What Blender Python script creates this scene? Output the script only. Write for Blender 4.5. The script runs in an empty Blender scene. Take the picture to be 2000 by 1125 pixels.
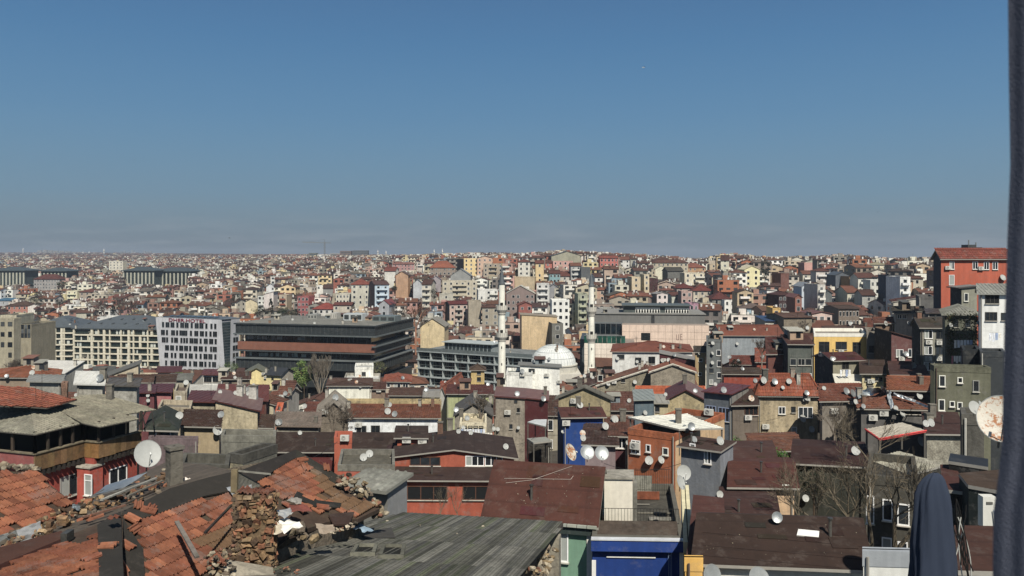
import bpy, math, random
import numpy as np
from mathutils import Vector, Matrix
from mathutils.bvhtree import BVHTree
from mathutils.noise import noise as pnoise

random.seed(11)
R = math.radians
F = 1600.0      # focal length in photo pixels (photo 2000 wide)
CZ = 40.0       # eye height above sea level
SC = bpy.context.scene
COLL = SC.collection

# ------------------------------------------------------------------ camera
cam = bpy.data.cameras.new('camera')
cam.sensor_width = 36.0
cam.lens = 36.0 * F / 2000.0
cam.shift_y = -62.5 / 2000.0
cam.clip_start = 0.05
cam.clip_end = 60000
cam.dof.use_dof = True
cam.dof.focus_distance = 130.0
cam.dof.aperture_fstop = 6.0
camo = bpy.data.objects.new('camera', cam)
camo.location = (0, 0, CZ)
camo.rotation_euler = (R(90), 0, 0)
COLL.objects.link(camo)
SC.camera = camo

# ------------------------------------------------------------------ light
SUN_AZ, SUN_EL = 17.0, 48.0   # azimuth to the right of straight behind the viewer
sdir = Vector((math.sin(R(SUN_AZ)) * math.cos(R(SUN_EL)), -math.cos(R(SUN_AZ)) * math.cos(R(SUN_EL)), math.sin(R(SUN_EL))))
sl = bpy.data.lights.new('sun', 'SUN')
sl.energy = 5.0
sl.angle = R(0.53)
sl.color = (1.0, 0.94, 0.85)
so = bpy.data.objects.new('sun', sl)
so.rotation_euler = sdir.to_track_quat('Z', 'Y').to_euler()
so.location = (0, 0, 200)
COLL.objects.link(so)

w = bpy.data.worlds.new('World')
SC.world = w
w.use_nodes = True
nt = w.node_tree
nt.nodes.clear()
def N(t, ty, **kw):
    n = t.nodes.new(ty)
    for k, v in kw.items():
        setattr(n, k, v)
    return n
out = N(nt, 'ShaderNodeOutputWorld')
bg = N(nt, 'ShaderNodeBackground')
sky = N(nt, 'ShaderNodeTexSky', sky_type='NISHITA')
sky.sun_disc = False
sky.sun_elevation = R(SUN_EL)
sky.sun_rotation = R(180 - SUN_AZ)
sky.altitude = 60
sky.air_density = 1.0
sky.dust_density = 0.6
sky.ozone_density = 2.2
bg.inputs[1].default_value = 0.056
# a grey-blue bank of smog low over the horizon, the same all the way round
geo = N(nt, 'ShaderNodeNewGeometry')
sep = N(nt, 'ShaderNodeSeparateXYZ')
nt.links.new(geo.outputs['Incoming'], sep.inputs[0])
neg = N(nt, 'ShaderNodeMath', operation='MULTIPLY'); neg.inputs[1].default_value = -1
nt.links.new(sep.outputs['Z'], neg.inputs[0])
mp = N(nt, 'ShaderNodeMapping'); mp.inputs['Scale'].default_value = (5, 5, 42)
nt.links.new(geo.outputs['Incoming'], mp.inputs[0])
nz = N(nt, 'ShaderNodeTexNoise'); nz.inputs['Scale'].default_value = 2.2; nz.inputs['Detail'].default_value = 6; nz.inputs['Roughness'].default_value = 0.6
nt.links.new(mp.outputs[0], nz.inputs['Vector'])
ramp = N(nt, 'ShaderNodeValToRGB')
cr = ramp.color_ramp
cr.interpolation = 'B_SPLINE'
def SKY(v): return tuple(x * 13.3 for x in v)
ramp.color_ramp.elements[0].position = 0.0; ramp.color_ramp.elements[0].color = (0.115, 0.154, 0.190, 1)
ramp.color_ramp.elements[1].position = 1.0; ramp.color_ramp.elements[1].color = (0.035, 0.100, 0.225, 1)
for p_, c_ in ((0.05, (0.162, 0.214, 0.256)), (0.13, (0.152, 0.248, 0.325)), (0.30, (0.105, 0.230, 0.378)), (0.55, (0.052, 0.146, 0.305))):
    e = cr.elements.new(p_); e.color = c_ + (1,)
mr = N(nt, 'ShaderNodeMapRange'); mr.inputs['From Min'].default_value = 0.0; mr.inputs['From Max'].default_value = 0.55
nt.links.new(neg.outputs[0], mr.inputs['Value'])
nt.links.new(mr.outputs[0], ramp.inputs[0])
scl = N(nt, 'ShaderNodeMix', data_type='RGBA', blend_type='MULTIPLY'); scl.inputs[0].default_value = 1
nt.links.new(ramp.outputs[0], scl.inputs[6]); scl.inputs[7].default_value = (17.9, 17.9, 17.9, 1)
# soft low clouds inside the bank
cr2 = N(nt, 'ShaderNodeMapRange'); cr2.inputs['From Min'].default_value = 0.46; cr2.inputs['From Max'].default_value = 0.72; cr2.inputs['To Max'].default_value = 0.5
nt.links.new(nz.outputs[0], cr2.inputs['Value'])
band = N(nt, 'ShaderNodeMapRange'); band.inputs['From Min'].default_value = 0.012; band.inputs['From Max'].default_value = 0.06
band.inputs['To Min'].default_value = 1.0; band.inputs['To Max'].default_value = 0.0
band.interpolation_type = 'SMOOTHSTEP'
nt.links.new(neg.outputs[0], band.inputs['Value'])
mul = N(nt, 'ShaderNodeMath', operation='MULTIPLY')
nt.links.new(cr2.outputs[0], mul.inputs[0]); nt.links.new(band.outputs[0], mul.inputs[1])
cm = N(nt, 'ShaderNodeMix', data_type='RGBA')
nt.links.new(mul.outputs[0], cm.inputs[0]); nt.links.new(scl.outputs[2], cm.inputs[6]); cm.inputs[7].default_value = (5.4, 6.0, 6.6, 1)
mx = N(nt, 'ShaderNodeMix', data_type='RGBA')
mf = N(nt, 'ShaderNodeMapRange'); mf.inputs['From Min'].default_value = 0.25; mf.inputs['From Max'].default_value = 0.6
mf.inputs['To Min'].default_value = 1.0; mf.inputs['To Max'].default_value = 0.0
nt.links.new(neg.outputs[0], mf.inputs['Value'])
nt.links.new(mf.outputs[0], mx.inputs[0]); nt.links.new(sky.outputs[0], mx.inputs[6]); nt.links.new(cm.outputs[2], mx.inputs[7])
nt.links.new(mx.outputs[2], bg.inputs[0])
nt.links.new(bg.outputs[0], out.inputs[0])

vs = SC.view_settings
vs.view_transform = 'Standard'
vs.look = 'None'
vs.exposure = 0.22
vs.gamma = 1.0
vs.use_curve_mapping = False
SC.render.engine = 'CYCLES'
SC.cycles.use_denoising = True
SC.cycles.max_bounces = 5
SC.cycles.diffuse_bounces = 2
SC.cycles.glossy_bounces = 2
SC.cycles.transmission_bounces = 2
SC.cycles.caustics_reflective = False
SC.cycles.caustics_refractive = False
try:
    SC.cycles.denoiser = 'OPENIMAGEDENOISE'
    SC.cycles.denoising_prefilter = 'ACCURATE'
except Exception:
    pass

# ------------------------------------------------------------------ colours
def lin(h, k=1.0):
    h = h.lstrip('#')
    o = []
    for i in (0, 2, 4):
        c = int(h[i:i+2], 16) / 255.0
        c = c / 12.92 if c <= 0.04045 else ((c + 0.055) / 1.055) ** 2.4
        o.append(min(c * k, 0.82))
    return tuple(o)
_cc = {}
def C(h, k=1.14):
    if not isinstance(h, str):
        return h
    if (h, k) not in _cc:
        c = lin(h, k)
        c = (c[0], c[1], c[2] * .95)
        y = 0.3 * c[0] + 0.59 * c[1] + 0.11 * c[2]
        _cc[(h, k)] = tuple(y + (x - y) * 0.82 for x in c)
    return _cc[(h, k)]
def RC(h, f=.55):
    c = C(h); y = sum(c) / 3
    return tuple((y + (q - y) * .9) * f * g for q, g in zip(c, (1.0, .97, .86)))
def jit(c, a=0.08):
    f = 1 + random.uniform(-a, a)
    return tuple(max(0.003, min(0.85, x * f * (1 + random.uniform(-a, a) * 0.3))) for x in c)

# ------------------------------------------------------------------ materials
MAT = {}
def mat(key, nm, rough=0.9, n1=(0.35, 0.25), n2=(4.0, 0.15), streak=0.0, bump=0.02, bscale=20.0, metal=0.0, spec=0.3, tint=None, rnd=0.0, pattern=None, spots=0.0, ss=1.1):
    m = bpy.data.materials.new(nm)
    m.use_nodes = True
    t = m.node_tree
    b = t.nodes['Principled BSDF']
    b.inputs['Roughness'].default_value = rough
    b.inputs['Metallic'].default_value = metal
    b.inputs['Specular IOR Level'].default_value = spec
    at = N(t, 'ShaderNodeAttribute', attribute_name='col')
    ge = N(t, 'ShaderNodeNewGeometry')
    cur = at.outputs['Color']
    def mulv(cur, val):
        x = N(t, 'ShaderNodeMix', data_type='RGBA', blend_type='MULTIPLY')
        x.inputs[0].default_value = 1.0
        t.links.new(cur, x.inputs[6]); t.links.new(val, x.inputs[7])
        return x.outputs[2]
    def noisev(scale, amt, stretch=None, detail=4):
        src = ge.outputs['Position']
        if stretch:
            mp = N(t, 'ShaderNodeMapping'); mp.inputs['Scale'].default_value = stretch
            t.links.new(src, mp.inputs[0]); src = mp.outputs[0]
        z = N(t, 'ShaderNodeTexNoise'); z.inputs['Scale'].default_value = scale; z.inputs['Detail'].default_value = detail
        z.inputs['Roughness'].default_value = 0.65
        t.links.new(src, z.inputs['Vector'])
        r = N(t, 'ShaderNodeMapRange'); r.inputs['From Min'].default_value = 0.3; r.inputs['From Max'].default_value = 0.7
        r.inputs['To Min'].default_value = 1 - amt; r.inputs['To Max'].default_value = 1 + amt * 0.45
        t.links.new(z.outputs[0], r.inputs['Value'])
        return r.outputs[0]
    cur = mulv(cur, noisev(*n1))
    cur = mulv(cur, noisev(*n2))
    if streak:
        cur = mulv(cur, noisev(1.0, streak, (2.2, 2.2, 0.22), 6))
    if spots:
        z = N(t, 'ShaderNodeTexNoise'); z.inputs['Scale'].default_value = ss; z.inputs['Detail'].default_value = 8; z.inputs['Roughness'].default_value = 0.75
        lo_ = .49 if key == 'rust' else .54
        t.links.new(ge.outputs['Position'], z.inputs['Vector'])
        r = N(t, 'ShaderNodeMapRange'); r.inputs['From Min'].default_value = lo_; r.inputs['From Max'].default_value = lo_ + .06; r.inputs['To Max'].default_value = spots
        t.links.new(z.outputs[0], r.inputs['Value'])
        x = N(t, 'ShaderNodeMix', data_type='RGBA')
        t.links.new(r.outputs[0], x.inputs[0]); t.links.new(cur, x.inputs[6]); x.inputs[7].default_value = tint or (0.2, 0.19, 0.17, 1)
        cur = x.outputs[2]
    if rnd:
        oi = N(t, 'ShaderNodeObjectInfo')
        r = N(t, 'ShaderNodeMapRange'); r.inputs['To Min'].default_value = 1 - rnd; r.inputs['To Max'].default_value = 1 + rnd * 0.6
        t.links.new(oi.outputs['Random'], r.inputs['Value'])
        cur = mulv(cur, r.outputs[0])
    hts = []
    if pattern:
        uvn = N(t, 'ShaderNodeUVMap'); sp = N(t, 'ShaderNodeSeparateXYZ')
        t.links.new(uvn.outputs[0], sp.inputs[0])
        for axis, period, lo, depth in pattern:
            d = N(t, 'ShaderNodeMath', operation='DIVIDE'); d.inputs[1].default_value = period
            t.links.new(sp.outputs[axis], d.inputs[0])
            fr = N(t, 'ShaderNodeMath', operation='FRACT'); t.links.new(d.outputs[0], fr.inputs[0])
            r = N(t, 'ShaderNodeMapRange', interpolation_type='SMOOTHSTEP'); r.inputs['From Min'].default_value = 0.0; r.inputs['From Max'].default_value = 0.22
            r.inputs['To Min'].default_value = lo; r.inputs['To Max'].default_value = 1.0
            t.links.new(fr.outputs[0], r.inputs['Value'])
            cur = mulv(cur, r.outputs[0])
    t.links.new(cur, b.inputs['Base Color'])
    if bump:
        z = N(t, 'ShaderNodeTexNoise'); z.inputs['Scale'].default_value = bscale; z.inputs['Detail'].default_value = 5
        t.links.new(ge.outputs['Position'], z.inputs['Vector'])
        bp = N(t, 'ShaderNodeBump'); bp.inputs['Distance'].default_value = bump; bp.inputs['Strength'].default_value = 0.6
        t.links.new(z.outputs[0], bp.inputs['Height']); t.links.new(bp.outputs[0], b.inputs['Normal'])
    MAT[key] = m
    return m
mat('pl', 'weathered plaster', 0.92, (0.25, 0.22), (2.5, 0.16), streak=0.22, bump=0.03, bscale=6, spots=0.28)
mat('pc', 'clean painted wall', 0.85, (0.3, 0.14), (3, 0.08), streak=0.17, bump=0.01, spots=.13)
mat('pt', 'paint', 0.55, (0.8, 0.10), (6, 0.10), bump=0.0, spots=.12)
mat('tile', 'clay roof tile', 0.85, (0.5, 0.35), (5, 0.30), bump=0.02, bscale=14, rnd=0.1, spots=0.25)
mat('tilem', 'clay tile courses', 0.88, (0.35, 0.35), (3, 0.30), bump=0.03, bscale=8, pattern=((1, 0.42, 0.45, 0), (0, 0.30, 0.75, 0)), spots=0.22)
mat('tilef', 'far clay roof', 0.9, (0.2, 0.3), (1.5, 0.25), bump=0)
mat('shingle', 'mineral felt roofing', 0.93, (0.4, 0.16), (7, 0.14), bump=0.012, bscale=40, pattern=((1, 1.0, 0.78, 0), (0, 2.7, .86, 0)), spots=.22, tint=(.12, .1, .085, 1), streak=.14)
mat('metal', 'painted sheet metal', 0.5, (0.5, 0.18), (4, 0.12), streak=0.1, bump=0.01, spec=0.45, spots=0.12)
mat('conc', 'old concrete', 0.95, (0.35, 0.35), (3.5, 0.30), streak=0.3, bump=0.05, bscale=9, spots=0.45, tint=(0.09, 0.085, 0.07, 1))
mat('stone', 'rubble stone', 0.95, (1.2, 0.35), (7, 0.45), bump=0.08, bscale=9, rnd=0.4, spots=0.4, tint=(0.1, 0.08, 0.06, 1))
mat('wood', 'grey weathered board', 0.93, (0.6, 0.35), (5, 0.3), bump=0.02, bscale=25, rnd=0.42, spots=0.35, tint=(0.055, 0.06, 0.035, 1))
mat('leaf', 'leaves', 0.7, (0.5, 0.35), (3, 0.35), bump=0)
mat('bark', 'bark', 0.95, (2, 0.3), (9, 0.3), bump=0.02)
mat('cloth', 'woven cloth', 0.95, (0.8, 0.12), (60, 0.12), bump=0.004, bscale=300)
mat('steel', 'galvanised steel', 0.42, (1.2, 0.25), (9, 0.2), bump=0.004, metal=0.55, spec=0.5)
mat('dark', 'painted void shade', 0.95, (0.5, 0.1), (2, 0.1), bump=0)  # dark surface standing in for the unlit depth of openings
mat('ground', 'bare ground and yards', 0.97, (0.05, 0.4), (0.6, 0.4), bump=0.2, bscale=1.5)
m = mat('glass', 'window glass', 0.07, (0.9, 0.45), (3.0, 0.3), bump=0, spec=0.6, rnd=0.6)
m = mat('rust', 'rusty enamel', 0.6, (1.5, 0.1), (9, 0.12), bump=0.004, spots=0.95, tint=(0.30, 0.11, 0.03, 1), ss=3.4)

# ------------------------------------------------------------------ mesh builder
def V(*a): return Vector(a)
UP = V(0, 0, 1)
ORG = {}       # world origin of every parent
OCC = []       # polygons used to find surfaces behind a photo pixel
class M:
    def __init__(s):
        s.v = []; s.f = []; s.c = []; s.m = []; s.uv = []; s.sm = []; s.keys = []; s.occ = False
    def k(s, key):
        if key not in s.keys: s.keys.append(key)
        return s.keys.index(key)
    def face(s, pts, col, key='pl', uv=None, sm=False):
        n = len(s.v)
        s.v.extend(pts); s.f.append(tuple(range(n, n + len(pts))))
        s.c.append(col); s.m.append(s.k(key)); s.sm.append(sm)
        s.uv.append(uv if uv else [(0, 0)] * len(pts))
    def shared(s, verts, faces, col, key='pl', sm=True):
        n = len(s.v); s.v.extend(verts); kk = s.k(key)
        for f in faces:
            s.f.append(tuple(n + i for i in f)); s.c.append(col); s.m.append(kk); s.sm.append(sm); s.uv.append([(0, 0)] * len(f))
    def box(s, o, a, b, c, col, key='pl', skip=''):
        """o corner, a b c edge vectors (right handed: a x b = c direction)"""
        p = [o, o + a, o + a + b, o + b, o + c, o + a + c, o + a + b + c, o + b + c]
        for nm, q in (('b', (0, 3, 2, 1)), ('t', (4, 5, 6, 7)), ('f', (0, 1, 5, 4)), ('r', (1, 2, 6, 5)), ('k', (2, 3, 7, 6)), ('l', (3, 0, 4, 7))):
            if nm not in skip:
                s.face([p[i] for i in q], col, key)
    def cbox(s, x0, x1, y0, y1, z0, z1, col, key='pl', skip=''):
        s.box(V(x0, y0, z0), V(x1 - x0, 0, 0), V(0, y1 - y0, 0), V(0, 0, z1 - z0), col, key, skip)
    def tube(s, p, q, r0, r1, col, key='pt', n=6, cap=True):
        d = (q - p)
        if d.length < 1e-6: return
        d = d.normalized()
        a = d.orthogonal().normalized(); b = d.cross(a)
        vs_ = []
        for i in range(n):
            t = 2 * math.pi * i / n
            e = a * math.cos(t) + b * math.sin(t)
            vs_.append(p + e * r0)
        for i in range(n):
            t = 2 * math.pi * i / n
            e = a * math.cos(t) + b * math.sin(t)
            vs_.append(q + e * r1)
        fs = [(i, (i + 1) % n, n + (i + 1) % n, n + i) for i in range(n)]
        if cap:
            fs.append(tuple(range(n - 1, -1, -1))); fs.append(tuple(range(n, 2 * n)))
        s.shared(vs_, fs, col, key, sm=n > 7)
    def lathe(s, c, prof, col, key='pl', n=16, axis=None, sm=True):
        """prof list of (r, z) from bottom to top about +Z at c"""
        vs_ = []
        for r, z in prof:
            for i in range(n):
                t = 2 * math.pi * i / n
                vs_.append(c + V(r * math.cos(t), r * math.sin(t), z))
        fs = []
        for j in range(len(prof) - 1):
            for i in range(n):
                fs.append((j * n + i, j * n + (i + 1) % n, (j + 1) * n + (i + 1) % n, (j + 1) * n + i))
        s.shared(vs_, fs, col, key, sm)
    def build(s, name, parent=None, origin=None, kind=None, link=True):
        if not s.f: return None
        me = bpy.data.meshes.new(name)
        if parent is not None: o0 = ORG[parent.name]
        else: o0 = origin if origin is not None else V(0, 0, 0)
        arr = np.array([tuple(p) for p in s.v], dtype=np.float64) - np.array(tuple(o0))
        me.from_pydata(arr.tolist(), [], s.f)
        for k in s.keys: me.materials.append(MAT[k])
        me.polygons.foreach_set('material_index', s.m)
        me.polygons.foreach_set('use_smooth', s.sm)
        ln = [len(f) for f in s.f]
        cols = np.repeat(np.array([(c[0], c[1], c[2], 1.0) for c in s.c], dtype=np.float32), ln, axis=0)
        at = me.color_attributes.new('col', 'FLOAT_COLOR', 'CORNER')
        at.data.foreach_set('color', cols.ravel())
        if any(k in ('tilem', 'shingle') for k in s.keys):
            uvl = me.uv_layers.new(name='UVMap')
            flat = np.array([q for u in s.uv for q in u], dtype=np.float32)
            uvl.data.foreach_set('uv', flat.ravel())
        me.update()
        if s.occ:
            for f in s.f: OCC.append([s.v[i] for i in f])
        ob = bpy.data.objects.new(name, me)
        ORG[ob.name] = o0
        if parent is None: ob.location = o0
        if link: COLL.objects.link(ob)
        if parent is not None: ob.parent = parent
        if kind: ob['kind'] = kind
        return ob

def P(px, py, D):
    return V((px - 1000) * D / F, D, CZ - (py - 500) * D / F)
def ray(px, py):
    return V((px - 1000) / F, 1.0, (500 - py) / F)
def on_plane(px, py, p0, n):
    d = ray(px, py); o = V(0, 0, CZ)
    return o + d * ((p0 - o).dot(n) / d.dot(n))
def pix(p):
    return (1000 + p.x * F / p.y, 500 - (p.z - CZ) * F / p.y)

def thing(name, label, cat, loc, group=None):
    o = bpy.data.objects.new(name, None)
    o.empty_display_size = 0.3
    o.location = loc
    ORG[o.name] = V(*loc)
    o['label'] = label; o['category'] = cat
    if group: o['group'] = group
    COLL.objects.link(o)
    return o
def tag(o, label, cat, group=None):
    o['label'] = label; o['category'] = cat
    if group: o['group'] = group
    return o

# ------------------------------------------------------------------ terrain
_Dk = [0, 60, 110, 160, 220, 300, 400, 520, 700, 1000, 1500, 2500, 5000, 9000, 30000]
_Pk = [-400, 200, 600, 1000, 1300, 1700, 2100, 3000]
_Z = np.array([
    # -400 200  600  1000 1300 1700 2100 3000
    [20, 20, 19, 19, 19, 20, 20, 20],
    [18, 18, 17, 16, 17, 18, 19, 20],
    [12, 11, 10, 11, 13, 16, 20, 22],
    [7, 6, 5, 5, 9, 14, 24, 26],
    [1, 0, -1, -1, 3, 9, 27, 30],
    [-5, -7, -9, -5, 2, 12, 28, 32],
    [-5, -6, -2, 6, 12, 20, 30, 34],
    [-1, -1, 6, 20, 24, 28, 33, 36],
    [4, 4, 13, 29, 31, 33, 34, 36],
    [11, 12, 20, 30, 26, 25, 26, 34],
    [19, 20, 26, 27, 20, 20, 20, 30],
    [28, 29, 30, 24, 15, 15, 15, 24],
    [48, 47, 32, 20, 10, 10, 10, 20],
    [58, 56, 25, 20, 15, 10, 10, 10],
    [0, 0, 0, 0, 0, 0, 0, 0]], dtype=float)
def gz(x, y):
    y = max(y, 0.5)
    p = 1000 + F * x / max(y, 25)
    i = 0
    while i < len(_Dk) - 2 and y > _Dk[i + 1]: i += 1
    j = 0
    while j < len(_Pk) - 2 and p > _Pk[j + 1]: j += 1
    a = min(max((y - _Dk[i]) / (_Dk[i + 1] - _Dk[i]), 0), 1)
    b = min(max((p - _Pk[j]) / (_Pk[j + 1] - _Pk[j]), 0), 1)
    Z = _Z
    zb = 0.0
    if 420 < y < 1500: zb = (3.5 * math.exp(-((p - 1110) / 90) ** 2) - 5.5 * math.exp(-((p - 1370) / 50) ** 2) - (2.5 if p > 1450 else 0) + 2 * math.exp(-((p - 920) / 50) ** 2)) * min(1, (y - 420) / 120)
    return zb + float((Z[i, j] * (1 - a) + Z[i + 1, j] * a) * (1 - b) + (Z[i, j + 1] * (1 - a) + Z[i + 1, j + 1] * a) * b)

mg = M()
ys = [-40, 0, 20, 40, 60, 80, 110, 135, 160, 190, 220, 260, 300, 350, 400, 460, 520, 600, 700, 850, 1000, 1250, 1500, 2000, 2500, 3500, 5000, 7000, 9000, 15000, 30000]
gv = []; gf = []
NX = 56
for y in ys:
    half = max(abs(y) * 1.1, 60)
    for i in range(NX + 1):
        x = -half + 2 * half * i / NX
        gv.append(V(x, y, gz(x, y)))
for j in range(len(ys) - 1):
    for i in range(NX):
        a = j * (NX + 1) + i
        gf.append((a, a + 1, a + NX + 2, a + NX + 1))
mg.shared(gv, gf, (0.085, 0.075, 0.06), 'ground', sm=True)
og = mg.build('ground', kind='structure')

# thin air between here and the skyline
hz_m = bpy.data.materials.new('thin haze'); hz_m.use_nodes = True; t = hz_m.node_tree; t.nodes.clear()
vo = N(t, 'ShaderNodeVolumePrincipled'); vo.inputs['Color'].default_value = (0.72, 0.82, 0.92, 1); vo.inputs['Density'].default_value = 0.00017; vo.inputs['Anisotropy'].default_value = 0.2
mo = N(t, 'ShaderNodeOutputMaterial'); t.links.new(vo.outputs[0], mo.inputs['Volume'])
MAT['haze'] = hz_m
hz = M(); hz.cbox(-9000, 9000, -60, 9500, -16, 110, (1, 1, 1), 'haze'); hz.build('haze', kind='stuff')
# ------------------------------------------------------------------ windows
_WM = {}
FRAMES = {'w': '#e4e4e0', 'g': '#8a8a86', 'b': '#5b3a2a', 'd': '#3a3936', 'l': '#7d8aa8', 'c': '#e0ddd2'}
def win_mesh(wd, ht, st):
    wd = max(0.3, round(wd, 1)); ht = max(0.3, round(ht, 1))
    key = (wd, ht, st)
    if key in _WM: return _WM[key]
    fc = C(FRAMES[st[0]])
    fr = M(); t = 0.07
    x0, x1, z0, z1 = -wd / 2, wd / 2, -ht / 2, ht / 2
    fr.cbox(x0 - t, x0, -0.07, 0.0, z0 - t, z1 + t, fc, 'pt'); fr.cbox(x1, x1 + t, -0.07, 0, z0 - t, z1 + t, fc, 'pt')
    fr.cbox(x0, x1, -0.07, 0, z1, z1 + t, fc, 'pt'); fr.cbox(x0, x1, -0.07, 0, z0 - t, z0, fc, 'pt')
    n = 1 if wd < 0.85 else (2 if wd < 1.7 else 3)
    if len(st) > 1 and st[1].isdigit(): n = int(st[1])
    for i in range(1, n):
        x = x0 + wd * i / n
        fr.cbox(x - 0.035, x + 0.035, -0.06, 0, z0, z1, fc, 'pt')
    if ht > 1.2 and 't' in st:
        fr.cbox(x0, x1, -0.055, 0, z1 - ht * 0.3, z1 - ht * 0.3 + 0.06, fc, 'pt')
    a = fr.build('window', link=False)
    pa = M()
    o = 'o' in st
    pa.cbox(x0, x1, -0.02, -0.002, z0, z1, C('#141618') if o else C('#2a3036'), 'dark' if o else 'glass', 'k')
    if 'q' in st or (st[0] == 'w' and random.random() < 0.35):
        q = x0 + wd / n
        pa.face([V(x0, -0.024, z0), V(q, -0.024, z0), V(q, -0.024, z1), V(x0, -0.024, z1)], C('#8f9490'), 'cloth')
    b = pa.build('pane', link=False)
    si = M(); si.cbox(x0 - 0.12, x1 + 0.12, -0.16, 0.0, z0 - t - 0.06, z0 - t, jit(C('#b9b5aa')), 'pl')
    c = si.build('sill', link=False)
    _WM[key] = (a.data, b.data, c.data)
    for q in (a, b, c): bpy.data.objects.remove(q)
    return _WM[key]
def put(name, mesh, parent, loc, ax=None, nin=None, up=UP, pairent_world=True):
    o = bpy.data.objects.new(name, mesh)
    COLL.objects.link(o)
    if parent is not None: o.parent = parent; l = loc - ORG[parent.name]
    else: l = loc
    if ax is None: o.location = l
    else:
        mm = Matrix(((ax.x, nin.x, up.x, l.x), (ax.y, nin.y, up.y, l.y), (ax.z, nin.z, up.z, l.z), (0, 0, 0, 1)))
        o.matrix_local = mm
    return o
def add_window(root, c, ax, nout, wd, ht, st='w'):
    a, b, s_ = win_mesh(wd, ht, st)
    o = put('window', a, root, c + nout * 0.004, ax, -nout)
    p = bpy.data.objects.new('pane', b); COLL.objects.link(p); p.parent = o
    if 'n' not in st:
        p = bpy.data.objects.new('sill', s_); COLL.objects.link(p); p.parent = o
    return o
def flat_window(m, c, ax, nout, wd, ht, fc, gc):
    """window of a far facade: a raised frame round a pane, real geometry in the joined part"""
    h = ax * (wd / 2); u = UP * (ht / 2); t = 0.10; d = nout * 0.07
    h = h * .88; p = [c - h - u, c + h - u, c + h + u, c - h + u]
    q = [c - h * 1.14 - u * 1.1, c + h * 1.14 - u * 1.1, c + h * 1.14 + u * 1.1, c - h * 1.14 + u * 1.1]
    m.face([x + nout * 0.03 for x in q], fc, 'pt')
    m.face([x + nout * 0.06 for x in p], gc, 'glass')

# ------------------------------------------------------------------ convex polygon clipping in a plane (u, v)
def clip_range(poly, axis, val):
    """range of the other coordinate where poly crosses coord[axis] == val"""
    r = []
    n = len(poly)
    for i in range(n):
        a = poly[i]; b = poly[(i + 1) % n]
        if (a[axis] - val) * (b[axis] - val) <= 0 and abs(a[axis] - b[axis]) > 1e-9:
            t = (val - a[axis]) / (b[axis] - a[axis])
            r.append(a[1 - axis] + t * (b[1 - axis] - a[1 - axis]))
    if len(r) < 2: return None
    return min(r), max(r)

def slab(m, pts, col, key, th=0.12, edge=None, uvf=None):
    """roof plane with thickness; pts counter-clockwise seen from above; th downwards"""
    n = (pts[1] - pts[0]).cross(pts[2] - pts[0]).normalized()
    if n.z < 0: pts = pts[::-1]; n = -n
    lo = [p - UP * th for p in pts]
    m.face(pts, col, key, [uvf(p) for p in pts] if uvf else None)
    m.face(lo[::-1], edge or col, 'pt')
    for i in range(len(pts)):
        j = (i + 1) % len(pts)
        m.face([pts[i], lo[i], lo[j], pts[j]], edge or col, 'pt')
    return pts, n

TILEC = ['#a35c3a', '#985236', '#a9623e', '#8f4f34', '#9c5a3a', '#85492f']
def relief(m, pts, e, kind, base, tw=0.26, te=0.40, th=0.05):
    """build tiles or ribs over a roof plane. e unit along the eave, plane from pts"""
    n = (pts[1] - pts[0]).cross(pts[2] - pts[0]).normalized()
    if n.z < 0: n = -n
    f = n.cross(e).normalized()
    if f.z < 0: f = -f; 
    o = pts[0]
    uv = [((p - o).dot(e), (p - o).dot(f)) for p in pts]
    u0 = min(a for a, b in uv); u1 = max(a for a, b in uv); v0 = min(b for a, b in uv); v1 = max(b for a, b in uv)
    if kind == 'tile':
        rows = int((v1 - v0) / te) + 1
        for r in range(rows):
            va = v0 + r * te; vm = va + te * 0.5
            cr_ = clip_range(uv, 1, min(vm, v1 - 0.02))
            if not cr_: continue
            a, b = cr_
            a = u0 + math.ceil((a - u0) / tw - 0.3) * tw
            x = a
            while x + tw * 0.7 < b:
                c = jit(base, 0.16)
                p = o + e * x + f * va + n * 0.015
                A = f * te * 1.06
                lift = n * th
                q0 = p + lift; q1 = p + e * tw * 0.5 + lift * 1.9; q2 = p + e * tw * 0.98 + lift
                B = A - lift * 0.85
                m.face([q0, q1, q1 + B, q0 + B], c, 'tile')
                m.face([q1, q2, q2 + B, q1 + B], c, 'tile')
                m.face([p, p + e * tw * 0.98, q2, q1, q0], tuple(k * 0.8 for k in c), 'tile')
                x += tw
    else:
        sp = tw
        k = int((u1 - u0) / sp)
        for i in range(1, k):
            x = u0 + (u1 - u0) * i / k
            cr_ = clip_range(uv, 0, x)
            if not cr_: continue
            a, b = cr_
            if b - a < 0.1: continue
            wd = sp * (0.45 if kind == 'corr' else 0.1)
            h = 0.05 if kind == 'corr' else 0.045
            p = o + e * (x - wd / 2) + f * a + n * 0.002
            L = f * (b - a)
            q = [p, p + e * wd * 0.3 + n * h, p + e * wd * 0.7 + n * h, p + e * wd]
            for j in range(3):
                m.face([q[j], q[j + 1], q[j + 1] + L, q[j] + L], jit(base, 0.05), 'metal' if kind != 'corr' else 'conc')
            m.face(q[::-1], base, 'metal')

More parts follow.
